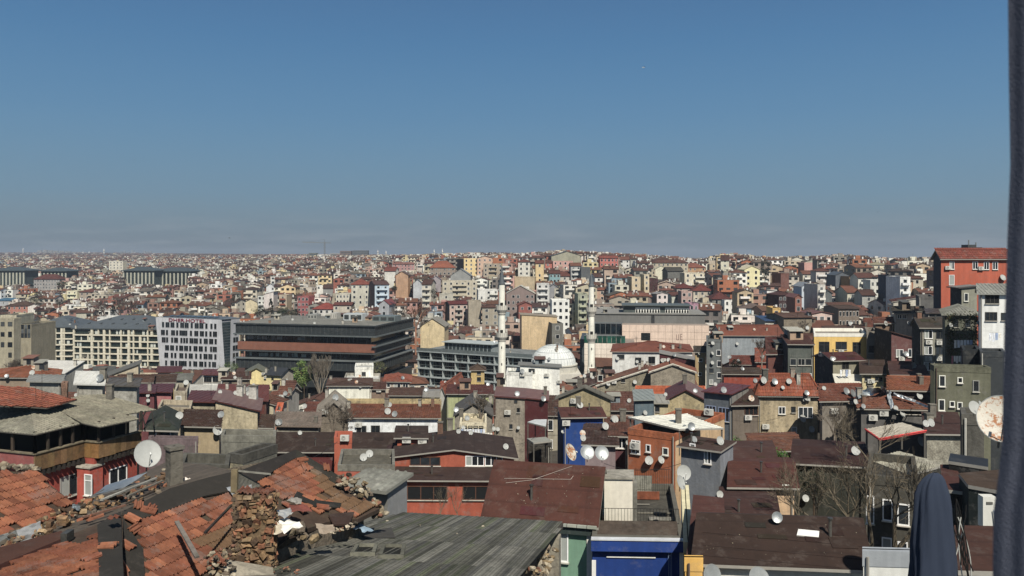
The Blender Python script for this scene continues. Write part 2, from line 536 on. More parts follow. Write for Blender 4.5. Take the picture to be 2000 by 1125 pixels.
RK = {'tile': 'tilem', 'sheet': 'metal', 'corr': 'conc', 'shingle': 'shingle', 'felt': 'shingle', 'conc': 'conc', 'tilef': 'tilef', 'plain': 'pt'}
def solve_t(A, u, px):
    k = (px - 1000) / F
    d = u.x - k * u.y
    return (k * A.y - A.x) / d
PROT = []   # (x0,y0,x1,y1,D) screen areas of hand placed buildings
FOOT = []   # footprints (x, y, radius)
REFS = []   # (px, py, phrase)
class House: pass
def roof_polys(h, kind, zr, o):
    """list of (points, eave direction) of each slope; h.pt(a,b,z)"""
    W, L, z = h.W, h.L, h.zt
    pt = h.pt
    u, v = h.u, h.v
    if kind == 'gs':
        s = (zr - z) / (L / 2); ze = z - o * s
        g = 0.35
        return [([pt(-g, -o, ze), pt(W + g, -o, ze), pt(W + g, L / 2, zr), pt(-g, L / 2, zr)], u),
                ([pt(W + g, L + o, ze), pt(-g, L + o, ze), pt(-g, L / 2, zr), pt(W + g, L / 2, zr)], -u)]
    if kind == 'gf':
        s = (zr - z) / (W / 2); ze = z - o * s
        g = 0.35
        return [([pt(-o, L + g, ze), pt(-o, -g, ze), pt(W / 2, -g, zr), pt(W / 2, L + g, zr)], -v),
                ([pt(W + o, -g, ze), pt(W + o, L + g, ze), pt(W / 2, L + g, zr), pt(W / 2, -g, zr)], v)]
    if kind == 'hip':
        if W >= L:
            s = (zr - z) / (L / 2); ze = z - o * s
            r0, r1 = L / 2, W - L / 2
            if r1 < r0: r0 = r1 = W / 2
            return [([pt(-o, -o, ze), pt(W + o, -o, ze), pt(r1, L / 2, zr), pt(r0, L / 2, zr)], u),
                    ([pt(W + o, -o, ze), pt(W + o, L + o, ze), pt(r1, L / 2, zr)], v),
                    ([pt(W + o, L + o, ze), pt(-o, L + o, ze), pt(r0, L / 2, zr), pt(r1, L / 2, zr)], -u),
                    ([pt(-o, L + o, ze), pt(-o, -o, ze), pt(r0, L / 2, zr)], -v)]
        s = (zr - z) / (W / 2); ze = z - o * s
        r0, r1 = W / 2, L - W / 2
        return [([pt(-o, -o, ze), pt(W + o, -o, ze), pt(W / 2, r0, zr)], u),
                ([pt(W + o, -o, ze), pt(W + o, L + o, ze), pt(W / 2, r1, zr), pt(W / 2, r0, zr)], v),
                ([pt(W + o, L + o, ze), pt(-o, L + o, ze), pt(W / 2, r1, zr)], -u),
                ([pt(-o, L + o, ze), pt(-o, -o, ze), pt(W / 2, r0, zr), pt(W / 2, r1, zr)], -v)]
    if kind == 'shed':
        s = (zr - z) / L; ze = z - o * s
        return [([pt(-0.2, -o, ze), pt(W + 0.2, -o, ze), pt(W + 0.2, L + 0.2, zr + 0.2 * s), pt(-0.2, L + 0.2, zr + 0.2 * s)], u)]
    if kind == 'shedx':
        s = (zr - z) / W
        return [([pt(-o, -0.25, z - o * s), pt(W + o, -0.25, zr + o * s), pt(W + o, L + 0.25, zr + o * s), pt(-o, L + 0.25, z - o * s)], v if s < 0 else -v)]
    return []

def B(name, label, xa, xb, yt, D, yaw=0, L=None, wall='#b0a890', roof=('flat',), win=(), xs=None, side=None, wk='pl', yb=None,
      cat='house', z0=None, ref=None, group=None, auto=None, chim=0, bal=None, far=None, o=None, gable=None, H=None, occ=True, ledge=None, skew=True):
    h = House()
    far = (D > 172) if far is None else far
    A = P(xa, yt, D)
    th = R(yaw)
    u = V(math.cos(th), math.sin(th), 0); v = V(-math.sin(th), math.cos(th), 0); n = -v
    W = solve_t(A, u, xb)
    if xs is not None:
        L = solve_t(A, v, xs) if xs < xa else solve_t(A + u * W, v, xs)
        L = max(1.5, min(60, L))
    if L is None: L = 8
    if xs is None and D < 205 and skew:
        ry = V(A.x + u.x * W * .5, A.y + u.y * W * .5, 0).normalized(); v = (v * .12 + ry * .88).normalized()
    h.A, h.u, h.v, h.n, h.W, h.L = A, u, v, n, W, L
    h.zt = A.z
    h.pt = lambda a, b, z: V(A.x + u.x * a + v.x * b, A.y + u.y * a + v.y * b, z)
    cen = h.pt(W / 2, L / 2, 0)
    if z0 is None:
        z0 = min(gz(*h.pt(a, b, 0).xy) for a in (0, W) for b in (0, L)) - 0.6
        if H: z0 = min(z0, h.zt - H)
        z0 = min(z0, h.zt - 2.5)
    h.z0 = z0
    root = thing(name, label, cat, (cen.x, cen.y, z0), group)
    h.root = root
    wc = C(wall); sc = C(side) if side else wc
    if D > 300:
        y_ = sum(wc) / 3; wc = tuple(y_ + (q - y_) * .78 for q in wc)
    kind = roof[0]; rc = C(roof[1]) if len(roof) > 1 else C('#5a5550'); yr = roof[2] if len(roof) > 2 else None; rm = roof[3] if len(roof) > 3 else 'tile'
    rm0 = roof[3] if len(roof) > 3 else 'tile'
    if kind != 'flat': rc = {'tile': lambda x: RC(x, .62), 'tilef': lambda x: RC(x, .56), 'shingle': lambda x: RC(x, .5), 'sheet': lambda x: RC(x, .72) if C(x)[0] > 1.6 * C(x)[1] else tuple(q * .8 for q in C(x))}.get(rm0, C)(roof[1])
    # ridge height
    zt = h.zt
    span = {'gs': L / 2, 'gf': W / 2, 'hip': min(W, L) / 2, 'shed': L, 'shedx': W}.get(kind, 0)
    zr = zt + span * 0.34
    if yr is not None:
        q = {'gs': h.pt(W / 2, L / 2, 0), 'gf': h.pt(W / 2, 0, 0), 'hip': h.pt(W / 2, L / 2, 0), 'shed': h.pt(W / 2, L, 0), 'shedx': h.pt(W, 0, 0)}.get(kind)
        if q is not None:
            zr = CZ - (yr - 500) * q.y / F
            if kind != 'shedx': zr = max(zr, zt + (.02 if kind == 'shed' else .08) * span)
    h.zr = zr
    m = M(); m.occ = occ and D < 400
    zl = zt; zrr = zt
    if kind == 'shedx': zrr = zr
    p = h.pt
    # front
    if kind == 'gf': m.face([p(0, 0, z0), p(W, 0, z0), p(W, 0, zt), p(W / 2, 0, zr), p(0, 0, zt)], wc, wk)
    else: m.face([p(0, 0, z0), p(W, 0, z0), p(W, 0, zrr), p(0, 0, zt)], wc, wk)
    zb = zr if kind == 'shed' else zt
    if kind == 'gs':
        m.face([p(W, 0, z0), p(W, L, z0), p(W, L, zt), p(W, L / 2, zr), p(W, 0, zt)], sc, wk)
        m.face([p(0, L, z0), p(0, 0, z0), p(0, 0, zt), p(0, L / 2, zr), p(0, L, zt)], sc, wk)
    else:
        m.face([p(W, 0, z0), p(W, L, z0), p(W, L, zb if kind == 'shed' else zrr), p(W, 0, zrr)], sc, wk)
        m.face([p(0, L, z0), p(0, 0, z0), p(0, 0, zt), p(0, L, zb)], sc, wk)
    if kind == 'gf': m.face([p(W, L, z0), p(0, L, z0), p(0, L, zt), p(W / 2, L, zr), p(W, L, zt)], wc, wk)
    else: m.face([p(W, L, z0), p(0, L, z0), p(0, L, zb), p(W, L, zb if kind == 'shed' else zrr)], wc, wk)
    if not far and D < 175:
        # plinth-level floor lines: thin string courses break up the walls
        if auto or ledge:
            zz = zt - 3.1
            while zz > max(z0, zt - 12):
                e_ = 0.05
                m.box(p(-e_, -e_, zz), u * (W + 2 * e_), v * e_, UP * 0.12, tuple(k * 0.9 for k in wc), wk, 'k')
                zz -= 3.0
    wo = m.build('wall', root)
    # roof
    rm_ = M(); rm_.occ = occ and D < 400
    ov = o if o is not None else (0.45 if D < 200 else 0.5)
    rel = M()
    if kind == 'flat':
        t = 0.22
        zd = zt - 0.45
        rm_.face([p(t, t, zd), p(W - t, t, zd), p(W - t, L - t, zd), p(t, L - t, zd)], rc, 'conc')
        cc = tuple(k * 1.05 for k in wc)
        for (a0, b0, a1, b1) in ((-0.03, -0.03, W + 0.03, t), (-0.03, L - t, W + 0.03, L + 0.03), (-0.03, t, t, L - t), (W - t, t, W + 0.03, L - t)):
            rm_.box(p(a0, b0, zd), u * (a1 - a0), v * (b1 - b0), UP * (zt - zd + 0.09), cc if not gable else C(gable), 'conc' if wk == 'pl' else wk)
    else:
        key = RK[rm]
        if rm == 'tile' and (far or D > 172): key = 'tilef'
        h.slopes = []
        for pts, e in roof_polys(h, kind, zr, ov):
            n_ = (pts[1] - pts[0]).cross(pts[2] - pts[0]).normalized()
            f_ = n_.cross(e)
            pts = [q + UP * 0.13 for q in pts]
            o_ = pts[0]
            pts, n_ = slab(rm_, pts, rc, key, 0.13, C('#8e8a82') if rm in ('tile', 'shingle') else rc, lambda q: ((q - o_).dot(e), (q - o_).dot(f_)) if key in ('tilem', 'shingle') else (0, 0))
            h.slopes.append((pts, e, n_))
            facing = n_.dot(V(0, 0, CZ) - pts[0]) > 0
            if facing and D < 172 and rm in ('tile', 'corr', 'sheet'):
                relief(rel, pts, e, rm, rc, {'tile': 0.30, 'corr': 0.36, 'sheet': 0.7}[rm] * (1.0 if D < 110 else 1.35), 0.42 if D < 110 else 0.55)
        # ridge caps
        if kind in ('gs', 'gf', 'hip') and rm in ('tile', 'tilef'):
            if kind == 'gs': rr = [(p(-.3, L / 2, zr), p(W + .3, L / 2, zr))]
            elif kind == 'gf': rr = [(p(W / 2, -.3, zr), p(W / 2, L + .3, zr))]
            else:
                sl_ = roof_polys(h, kind, zr, ov)
                a_ = sl_[0][0]
                rr = [(a_[0], a_[-1]), (a_[1], a_[2])] + ([(a_[2], a_[3])] if len(a_) > 3 else [(sl_[1][0][2], sl_[1][0][3])] if len(sl_[1][0]) > 3 else [])
            for a_, b_ in rr:
                rm_.tube(a_ + UP * 0.2, b_ + UP * 0.2, 0.13, 0.13, tuple(k * 0.92 for k in rc), 'tilef', 5)
    ro = rm_.build('roof', root)
    if D < 140 and D > 30 and rm == 'shingle' and kind != 'flat' and h.slopes:
        pts, e, n_ = h.slopes[0]
        f_ = n_.cross(e); o_ = pts[0]; uvp = [((q - o_).dot(e), (q - o_).dot(f_)) for q in pts]
        for i in range(5):
            a_ = random.uniform(min(q[0] for q in uvp) + .4, max(q[0] for q in uvp) - 1.2); b_ = random.uniform(min(q[1] for q in uvp) + .3, max(q[1] for q in uvp) - 1.0)
            aw, bh_ = random.uniform(.5, 1.4), random.uniform(.3, .9)
            if all(_in(x, y, uvp) for x, y in ((a_, b_), (a_ + aw, b_), (a_ + aw, b_ + bh_), (a_, b_ + bh_))):
                q = M(); o2 = o_ + e * a_ + f_ * b_ + n_ * .01; q.box(o2, e * aw, f_ * bh_, n_ * .02, tuple(x * random.choice([.9, 1.1, 1.35]) for x in rc), 'shingle'); q.build('felt_patch', root)
        a_ = random.uniform(.2, .8); q = M(); c_ = (pts[0].lerp(pts[1], a_)).lerp(pts[2] if len(pts) == 3 else pts[3].lerp(pts[2], a_), random.uniform(.3, .7))
        q.tube(c_ - UP * .1, c_ + UP * .7, .07, .07, C('#6d6a64'), 'steel', 7); q.tube(c_ + UP * .7, c_ + UP * .78, .12, .12, C('#55524d'), 'steel', 7); q.build('vent_pipe', root)
    if D < 175 and not far and kind in ('gs', 'hip', 'shed', 'flat') and random.random() < .6:
        q = M(); a_ = random.choice([.15, W - .15]); q.tube(p(a_, -.1, z0), p(a_, -.1, zt - .1), .05, .05, C(random.choice(['#8d8a82', '#5a4a40', '#b5b2a8'])), 'pt', 5); q.build('drainpipe', root)
    if rel.f:
        r_ = rel.build('roof_tile' if rm == 'tile' else 'roof_rib', root, kind='stuff')
    if chim and ro:
        cm_ = M()
        for i in range(chim):
            a_ = W * random.uniform(0.15, 0.85); b_ = L * random.uniform(0.3, 0.7)
            zz = max(zt, zr - 0.6) if kind != 'flat' else zt - 0.5
            s_ = random.uniform(0.35, 0.6); hh = random.uniform(0.9, 1.7)
            cm_.box(p(a_, b_, zz - 1), u * s_, v * s_, UP * (hh + 1), jit(C('#9a8f80')), 'conc')
            cm_.box(p(a_ - .06, b_ - .06, zz + hh), u * (s_ + .12), v * (s_ + .12), UP * 0.1, jit(C('#7a736a')), 'conc')
        cm_.build('chimney', root)
    # windows
    joined = M()
    def face_of(k):
        if k == 'F': return A, u, n, W
        if k == 'R': return A + u * W, v, u, L
        return A + v * L, -v, -u, L
    def addw(c, ax, no, wd, ht, st):
        if far: flat_window(joined, c, ax, no, wd, ht, C(FRAMES[st[0]]), C(random.choice(['#1e2226', '#2a2f33', '#4a4f52', '#6b6f70'])))
        else: add_window(root, c, ax, no, wd, ht, st)
    for wsp in win:
        k, x0, y0, x1, y1 = wsp[:5]
        st = wsp[5] if len(wsp) > 5 else 'w'
        nx, ny = (wsp[6], wsp[7]) if len(wsp) > 7 else (1, 1)
        po, ax, no, wl = face_of(k)
        q0 = on_plane(x0, (y0 + y1) / 2, po, no); q1 = on_plane(x1, (y0 + y1) / 2, po, no)
        qt = on_plane((x0 + x1) / 2, y0, po, no); qb = on_plane((x0 + x1) / 2, y1, po, no)
        c = (q0 + q1) * 0.5; c.z = (qt.z + qb.z) / 2
        wd = abs((q1 - q0).dot(ax)); ht = qt.z - qb.z
        if nx * ny == 1: addw(c, ax, no, wd, ht, st)
        else:
            fw, fh = wd / nx, ht / ny
            for i in range(nx):
                for j in range(ny):
                    cc = c + ax * (fw * (i + 0.5) - wd / 2) + UP * (ht / 2 - fh * (j + 0.5))
                    addw(cc, ax, no, fw * (wsp[8] if len(wsp) > 8 else 0.6), fh * (wsp[9] if len(wsp) > 9 else 0.62), st)
    if auto:
        nx, nf = auto[0], auto[1]; st = auto[2] if len(auto) > 2 else 'w'
        balm = M()
        bc = C(bal) if bal else None
        for k in (['F'] + (['R'] if (h.n.x > 0.12 or xs and xs > xb) else ['L'] if (h.n.x < -0.12 or xs and xs < xa) else [])):
            po, ax, no, wl = face_of(k)
            cnt = nx if k == 'F' else max(1, int(wl / 4))
            if k != 'F' and side: continue
            blank = random.random() < 0.25 and k == 'F' and not bal and len(auto) > 3
            for j in range(nf):
                zz = zt - 1.55 - j * 2.95
                if zz - 1 < z0: break
                for i in range(cnt):
                    if random.random() < 0.04: continue
                    a_ = wl * (i + 0.5) / cnt
                    if k == 'R' and False: pass
                    wd = min(1.3, wl / cnt * 0.6)
                    wd *= random.uniform(0.8, 1.15)
                    addw(V(po.x + ax.x * a_, po.y + ax.y * a_, zz), ax, no, wd, random.choice([1.2, 1.35, 1.5]), st)
                if bc and k == 'F':
                    a0, a1 = (0.12, 0.88) if wl < 9 else ((0.3, 0.7) if (xa + xb) % 2 < 1 else (0.55, 1.0))
                    zz2 = zt - 2.95 * (j + 1)
                    o_ = V(po.x + ax.x * wl * a0, po.y + ax.y * wl * a0, zz2)
                    balm.box(o_ + no * 1.15, ax * (wl * (a1 - a0)), -no * 1.14, UP * 0.15, jit(bc, .05), 'pc')
                    balm.box(o_ + no * 1.15, ax * (wl * (a1 - a0)), -no * 0.08, UP * 0.95, jit(bc, .05), 'pc')
                    balm.box(o_ + no * 1.07, ax * 0.08, -no * 1.0, UP * 0.95, jit(bc, .05), 'pc')
        if balm.f: balm.build('balcony', root, kind='stuff')
    if joined.f: joined.build('window', root, kind='stuff')
    # bookkeeping
    x0 = min(xa, xb, xs if xs is not None else xa); x1 = max(xa, xb, xs if xs is not None else xb)
    if yb is None: yb = min(CZ and 500 + (CZ - z0) * F / A.y, yt + (500 + (CZ - z0) * F / A.y - yt) * 0.75)
    ytop = min([yt] + ([yr] if yr else [500 + (CZ - zr) * F / cen.y]))
    PROT.append((x0, ytop, x1, yb, D))
    FOOT.append((cen.x, cen.y, 0.5 * max(W, L) if max(W, L) < 2.5 * min(W, L) else 0.35 * max(W, L)))
    if ref: REFS.append(((xa + xb) / 2, yt + 10, ref))
    h.face_of = face_of
    return h

def dhill(px, yt, H, D0=285, D1=1400):
    D = D0
    best = (1e9, D0)
    while D < D1:
        x = (px - 1000) * D / F
        y = 500 + (CZ - gz(x, D) - H) * F / D
        if y <= yt: return D
        if abs(y - yt) < best[0]: best = (abs(y - yt), D)
        D += 4
    return best[1]
def HH(xa, xb, yt, fl, wall, roof, label, ref=None, xs=None, D=None, yaw=None, auto=None, bal=None, L=None, side=None, H=None, cat='apartment block', name='apartment_block', yb=None, wk='pl'):
    H = H or fl * 2.95 + 0.8
    if D is None: D = dhill((xa + xb) / 2, yt, H)
    if yaw is None:
        yaw = random.uniform(-7, 7)
        if xs is not None: yaw = 14 if xs < xa else -14
    if auto is None:
        wm = (xb - xa) * D / F
        auto = (max(1, int(wm / 3.0)), fl)
    elif auto == 0: auto = None
    if len(roof) > 1 and len(roof) < 4: roof = tuple(roof) + (None,) * (3 - len(roof)) + ('tilef',)
    return B(name, label, xa, xb, yt, D, yaw, L or random.uniform(9, 13), wall, roof, xs=xs, side=side, auto=auto, bal=bal, cat=cat, far=True, ref=ref, yb=yb or (yt + min(fl * 2.95 * F / D * 0.8, 60)), H=H, wk=wk)

def _in(x, y, poly):
    c = False; n = len(poly); j = n - 1
    for i in range(n):
        if (poly[i][1] > y) != (poly[j][1] > y) and x < (poly[j][0] - poly[i][0]) * (y - poly[i][1]) / (poly[j][1] - poly[i][1]) + poly[i][0]: c = not c
        j = i
    return c
def PB(name, label, pts, D, yref, wall, roofc, rk='shingle', ref=None, cat='house', drop=.3, ribs=0, posts=0, edge=None, group=None):
    """building given by the outline of its nearly level roof, walls straight down to the ground"""
    z = CZ - (yref - 500) * D / F
    q = [P(x, y, (CZ - z) * F / (y - 500)) for x, y in pts]
    area = sum(q[i].x * q[(i + 1) % len(q)].y - q[(i + 1) % len(q)].x * q[i].y for i in range(len(q)))
    if area < 0: q = q[::-1]
    c = sum(q, V(0, 0, 0)) / len(q)
    z0 = gz(c.x, c.y) - .5
    if posts: z0 = z - posts
    root = thing(name, label, cat, (c.x, c.y, z0), group)
    m = M(); m.occ = True
    slab(m, q, RC(roofc, .5) if rk == 'shingle' else C(roofc), rk, .14, C(edge) if edge else C('#8e8a82'), lambda p_: (p_.x, p_.y))
    if edge:
        for i in range(len(q)):
            a, b = q[i], q[(i + 1) % len(q)]
            if (a.y + b.y) / 2 < c.y: m.tube(a, b, .07, .07, C(edge), 'pt', 5)
    m.build('roof', root)
    if ribs:
        r = M(); e = max([(q[(i + 1) % len(q)] - q[i]) for i in range(len(q))], key=lambda d: d.length).normalized()
        relief(r, q, e, 'corr' if rk == 'conc' else 'sheet', C(roofc), .36 if rk == 'conc' else .5); r.build('roof_rib', root, kind='stuff')
    if wall:
        w_ = M(); w_.occ = True
        inn = [p_ + (c - p_) * .03 for p_ in q]
        for i in range(len(q)):
            a, b = inn[i], inn[(i + 1) % len(q)]
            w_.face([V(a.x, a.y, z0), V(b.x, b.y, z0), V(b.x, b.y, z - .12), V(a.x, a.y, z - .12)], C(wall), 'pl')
        w_.build('wall', root)
    if posts:
        for p_ in q:
            a = p_ + (c - p_) * .05
            t = M(); t.cbox(a.x - .06, a.x + .06, a.y - .06, a.y + .06, z0, z - .12, C('#55524c'), 'pt'); t.build('post', root)
    xs_ = [p_[0] for p_ in pts]; ys_ = [p_[1] for p_ in pts]
    PROT.append((min(xs_), min(ys_), max(xs_), max(ys_) + 25, D)); FOOT.append((c.x, c.y, max((p_ - c).length for p_ in q) * .7))
    if ref: REFS.append((sum(xs_) / len(xs_), max(ys_), ref))
    return root
# ================================================================== LANDMARKS
def frame(xa, yt, D, yaw):
    A = P(xa, yt, D); th = R(yaw)
    u = V(math.cos(th), math.sin(th), 0); v = V(-math.sin(th), math.cos(th), 0)
    return A, u, v, lambda a, b, z: V(A.x + u.x * a + v.x * b, A.y + u.y * a + v.y * b, z)
def protect(x0, y0, x1, y1, D, c=None, r=0):
    PROT.append((x0, y0, x1, y1, D))
    if c is not None: FOOT.append((c.x, c.y, r))
def text_mesh(body, size, key, col, name, parent, loc, ax, nout, ext=0.08):
    cu = bpy.data.curves.new('t', 'FONT'); cu.body = body; cu.size = size; cu.extrude = ext; cu.align_x = 'CENTER'; cu.align_y = 'CENTER'
    to = bpy.data.objects.new('t', cu); COLL.objects.link(to)
    bpy.context.view_layer.update()
    me = bpy.data.meshes.new_from_object(to.evaluated_get(bpy.context.evaluated_depsgraph_get()))
    bpy.data.objects.remove(to)
    me.materials.clear(); me.materials.append(MAT[key])
    at = me.color_attributes.new('col', 'FLOAT_COLOR', 'CORNER')
    at.data.foreach_set('color', list(col + (1.0,)) * len(me.loops))
    o = bpy.data.objects.new(name, me); COLL.objects.link(o); o.parent = parent
    l = loc - ORG[parent.name]
    o.matrix_local = Matrix(((ax.x, 0, nout.x, l.x), (ax.y, 0, nout.y, l.y), (0, 1, nout.z, l.z), (0, 0, 0, 1)))
    return o

# ---- pale grey hotel with the slanted facade
def grey_hotel():
    A, u, v, p = frame(304, 620, 305, -23)
    n = -v
    W = solve_t(A, u, 429); zt = A.z; z0 = -10
    root = thing('hotel', 'pale grey hotel tower with slanted facade edges, red rooftop lettering and scattered narrow windows', 'hotel', tuple(p(W / 2, 8, z0)))
    pp = lambda x, y: on_plane(x, y, A, n)
    fr = [pp(314.5, 742), pp(437, 742), pp(429, 625), pp(304, 620)]
    m = M(); m.occ = True
    col = C('#b9babf')
    m.face(fr, col, 'pc')
    L1 = solve_t(A + u * W, v, 450); L2 = solve_t(A + u * W, v, 467)
    bk = [q + v * 1.0 for q in fr]
    for i in range(4):
        j = (i + 1) % 4
        m.face([fr[j], fr[i], bk[i], bk[j]], col, 'pc')
    m.build('facade', root)
    m = M(); m.occ = True
    pr = lambda b, z: p(W, b, z)
    m.box(p(2.0, 1.02, z0), u * (W - 2.0), v * (L2 - 1.1), UP * (zt - z0 - 0.3), C('#8e9096'), 'pc')
    m.face([p(W + .05, L1 * 0.92, z0), p(W + .05, L2, z0), p(W + .3, L2, zt - .2), p(W + .3, L1, zt - .2)], C('#a0a2a8'), 'pc')  # greyer than the facade: dimmer light put into the colour
    m.build('wall', root)
    g = M()
    g.face([p(W + .04, 1.05, z0), p(W + .04, L1 * .92, z0), p(W + .04, L1, zt - 1), p(W + .04, 1.05, zt - 1)], C('#23343a'), 'glass')
    gb = M()
    zz = zt - 1.5
    while zz > 0:
        gb.box(p(W + .06, 1.05, zz), v * (L1 * .93 - 1.05), u * 0.08, UP * 0.14, C('#6e777a'), 'steel'); zz -= 1.0
    o = g.build('glass_strip', root); 
    o2 = gb.build('glazing_bar', root, kind='stuff')
    # windows read row by row
    rows = [(280, [(230, 0), (300, 1), (378, 1), (455, 0), (530, 1), (600, 1), (680, 0), (758, 1), (832, 1), (911, 0), (990, 0), (1050, 0)]),
            (402, [(228, 1), (292, 0), (387, 1), (451, 0), (518, 1), (580, 1), (668, 0), (752, 1), (840, 1), (908, 0), (975, 0), (1045, 1)]),
            (518, [(240, 1), (294, 0), (373, 0), (434, 1), (518, 0), (563, 0), (605, 0), (677, 1), (746, 1), (820, 0), (901, 1), (986, 1), (1056, 0)]),
            (640, [(293, 1), (372, 1), (446, 0), (515, 1), (592, 1), (657, 0), (740, 1), (822, 1), (901, 0), (984, 0), (1042, 1)]),
            (758, [(281, 1), (368, 0), (423, 0), (517, 1), (590, 0), (665, 1), (750, 0), (820, 0), (897, 1), (973, 1), (1052, 0)]),
            (880, [(278, 0), (374, 1), (437, 0), (506, 1), (570, 1), (655, 0), (736, 1), (829, 1), (895, 0), (962, 0), (1031, 1)]),
            (1005, [(571, 0), (660, 1), (735, 1), (815, 0), (884, 1), (970, 1)])]
    for i, (zy, xs_) in enumerate(rows):
        for zx, wide in xs_:
            px = 290 + zx / 8.04; py = 600 + (zy + 0.035 * (zx - 600) + 6) / 8.04
            c = pp(px, py)
            wd = 0.95 if wide else 0.5
            w_ = M(); 
            o = put('window', hotel_win(wd), root, c + n * 0.01, u, -n)
    m = M()
    for r, bs in ((634, (0.5,)), (650, (0.45,)), (664, (0.3, 0.6)), (680, (0.25, 0.55)), (695, (0.25, 0.6)), (710, (0.25, 0.6)), (724, (0.5,))):
        for b in bs:
            zc = CZ - (r + 2 - 500) * 296 / F
            put('window', hotel_win(0.6), root, p(W + .2, L1 + (L2 - L1) * (b + .1), zc), v, -u)
    # roof: dark sheet slopes with rooflights
    rf = M(); rf.occ = True
    rz = CZ - (612 - 500) * 320 / F
    slab(rf, [p(1, .8, zt + .15), p(W + .4, .8, zt + .15), p(W - 3, 9, rz), p(6, 9, rz)], C('#50575e'), 'metal')
    slab(rf, [p(W + .4, .8, zt + .15), p(W + .4, L2 + .5, zt), p(W - 3, 9, rz)], C('#5b6268'), 'metal')
    slab(rf, [p(6, 9, rz), p(W - 3, 9, rz), p(W + .4, L2 + .5, zt - .2), p(1, L2 + .5, zt - .2)], C('#50575e'), 'metal')
    ro = rf.build('roof', root)
    rl = M()
    for i in range(9):
        a = 4 + i * (W - 7) / 9
        s = (rz - zt) / 8.2
        for t_ in (0.32, ):
            b0 = .8 + 8.2 * t_ * .6
            q = p(a, b0, zt + .15 + (b0 - .8) * s + .25)
            rl.box(q, u * 1.5, v * 2.2 + UP * 2.2 * s, UP * 0.1, C('#1d2a2e'), 'glass')
    rl.build('rooflight', root, kind='stuff')
    # lettering above the top row
    cA = pp(330, 624.6); cB = pp(401, 628)
    mid = (cA + cB) * 0.5
    t = text_mesh('DHER.HOTEL', 1.75, 'pt', C('#7c1730'), 'lettering', root, mid + n * 0.12, u, n)
    wtxt = max(q.co.x for q in t.data.vertices) - min(q.co.x for q in t.data.vertices)
    sx = (cB - cA).length / wtxt
    for q in t.data.vertices: q.co.x *= sx
    protect(304, 612, 467, 730, 293, p(W / 2, 10, 0), 18)
    REFS.append((385, 670, 'the slanted grey hotel'))
_hw = {}
def hotel_win(wd):
    if wd not in _hw:
        m = M(); h = 0.95
        m.cbox(-wd, wd, -0.05, 0.0, -h, h, C('#1f2529'), 'glass', 'k')
        m.cbox(-wd, wd, -0.07, 0.0, -h - .12, -h, C('#9a9ca0'), 'pt')
        if wd > .7: m.cbox(-.04, .04, -.07, -.05, -h, h, C('#55595c'), 'pt')
        o = m.build('window', link=False); _hw[wd] = o.data; bpy.data.objects.remove(o)
    return _hw[wd]
grey_hotel()

# ---- cream gridded hotel wings with dark hipped roofs
def grid_wing(name, label, xa, xb, yt, D, yaw, L, nf, fh, bays, ridge_y, ref, xs=None, first=True):
    A, u, v, p = frame(xa, yt, D, yaw); n = -v
    W = solve_t(A, u, xb); zt = A.z; z0 = zt - nf * fh - 6
    root = thing(name, label, 'hotel', tuple(p(W / 2, L / 2, z0)))
    cream = C('#cbc4ae'); sh = C('#a59d88')
    m = M(); m.occ = True
    m.box(p(0, 0, z0), u * W, v * L, UP * (zt - z0), sh, 'pc')
    for j in range(nf + 1):
        m.box(p(-.2, -0.65, zt - j * fh - .55), u * (W + .4), v * .62, UP * .5, cream, 'pc')
    m.build('wall', root)
    g = M()
    for j in range(nf):
        g.box(p(.2, -.05, zt - (j + 1) * fh), u * (W - .4), v * .04, UP * (fh - .6), C('#1c2b29'), 'glass')
    g.build('glazing', root)
    a = 0.0; i = 0
    pm = []
    random.seed(int(xa))
    while a < W - .5:
        wd = bays[i % len(bays)]
        for j in range(nf):
            if (i + j * 0) % 3 == 0 or random.random() < 0.75:
                pm.append((a, j, 0.9 if i % 2 else 0.45))
        a += wd; i += 1
    pil = M()
    for a, j, t in pm:
        pil.box(p(min(a, W - t), -0.6, zt - (j + 1) * fh - .02), u * t, v * .57, UP * (fh - .55), cream, 'pc')
    pil.build('pillar', root, kind='stuff')
    cu = M()
    for k in range(int(W * nf / 7)):
        a = random.uniform(.5, W - 1.5); j = random.randrange(nf)
        cu.box(p(a, -.09, zt - (j + 1) * fh + .05), u * random.uniform(.4, 1.1), v * .03, UP * (fh - .7), C('#b8bcb4'), 'cloth')
    cu.build('curtain', root, kind='stuff')
    ra = M()
    for j in range(nf):
        ra.box(p(0, -.62, zt - (j + 1) * fh + .5), u * W, v * .03, UP * .05, C('#88908c'), 'steel')
    ra.build('railing', root, kind='stuff')
    # roof
    rf = M(); rf.occ = True
    c = p(W / 2, L / 2, 0)
    rz = CZ - (ridge_y - 500) * c.y / F
    hh = House(); hh.W, hh.L, hh.zt, hh.pt, hh.u, hh.v = W, L, zt, p, u, v
    for pts, e in roof_polys(hh, 'hip', rz, .9):
        slab(rf, [q + UP * .3 for q in pts], C('#4b5257'), 'metal', .3)
    rf.build('roof', root)
    dm = M()
    for k in range(6):
        a = W * (k + .7) / 7; s = (rz - zt) / (L / 2)
        for b in (L * .12, L * .3):
            q = p(a + (b > 3), b, zt + b * s + .35)
            dm.box(q, u * .8, v * 1.0 + UP * s, UP * .25, C('#3c4246'), 'metal')
    dm.build('roof_vent', root, kind='stuff')
    protect(xa, ridge_y, xb, yt + nf * fh * F / D, D, p(W / 2, L / 2, 0), max(W, L) * .45)
    REFS.append(((xa + xb) / 2, yt + 20, ref))
grid_wing('hotel', 'cream gridded hotel wing with dark hipped roof, the narrower left one', 62, 143, 638, 335, 4, 22, 6, 2.38, [2.2, 1.2, 3.4, 2.6], 618, 'the narrower cream hotel wing')
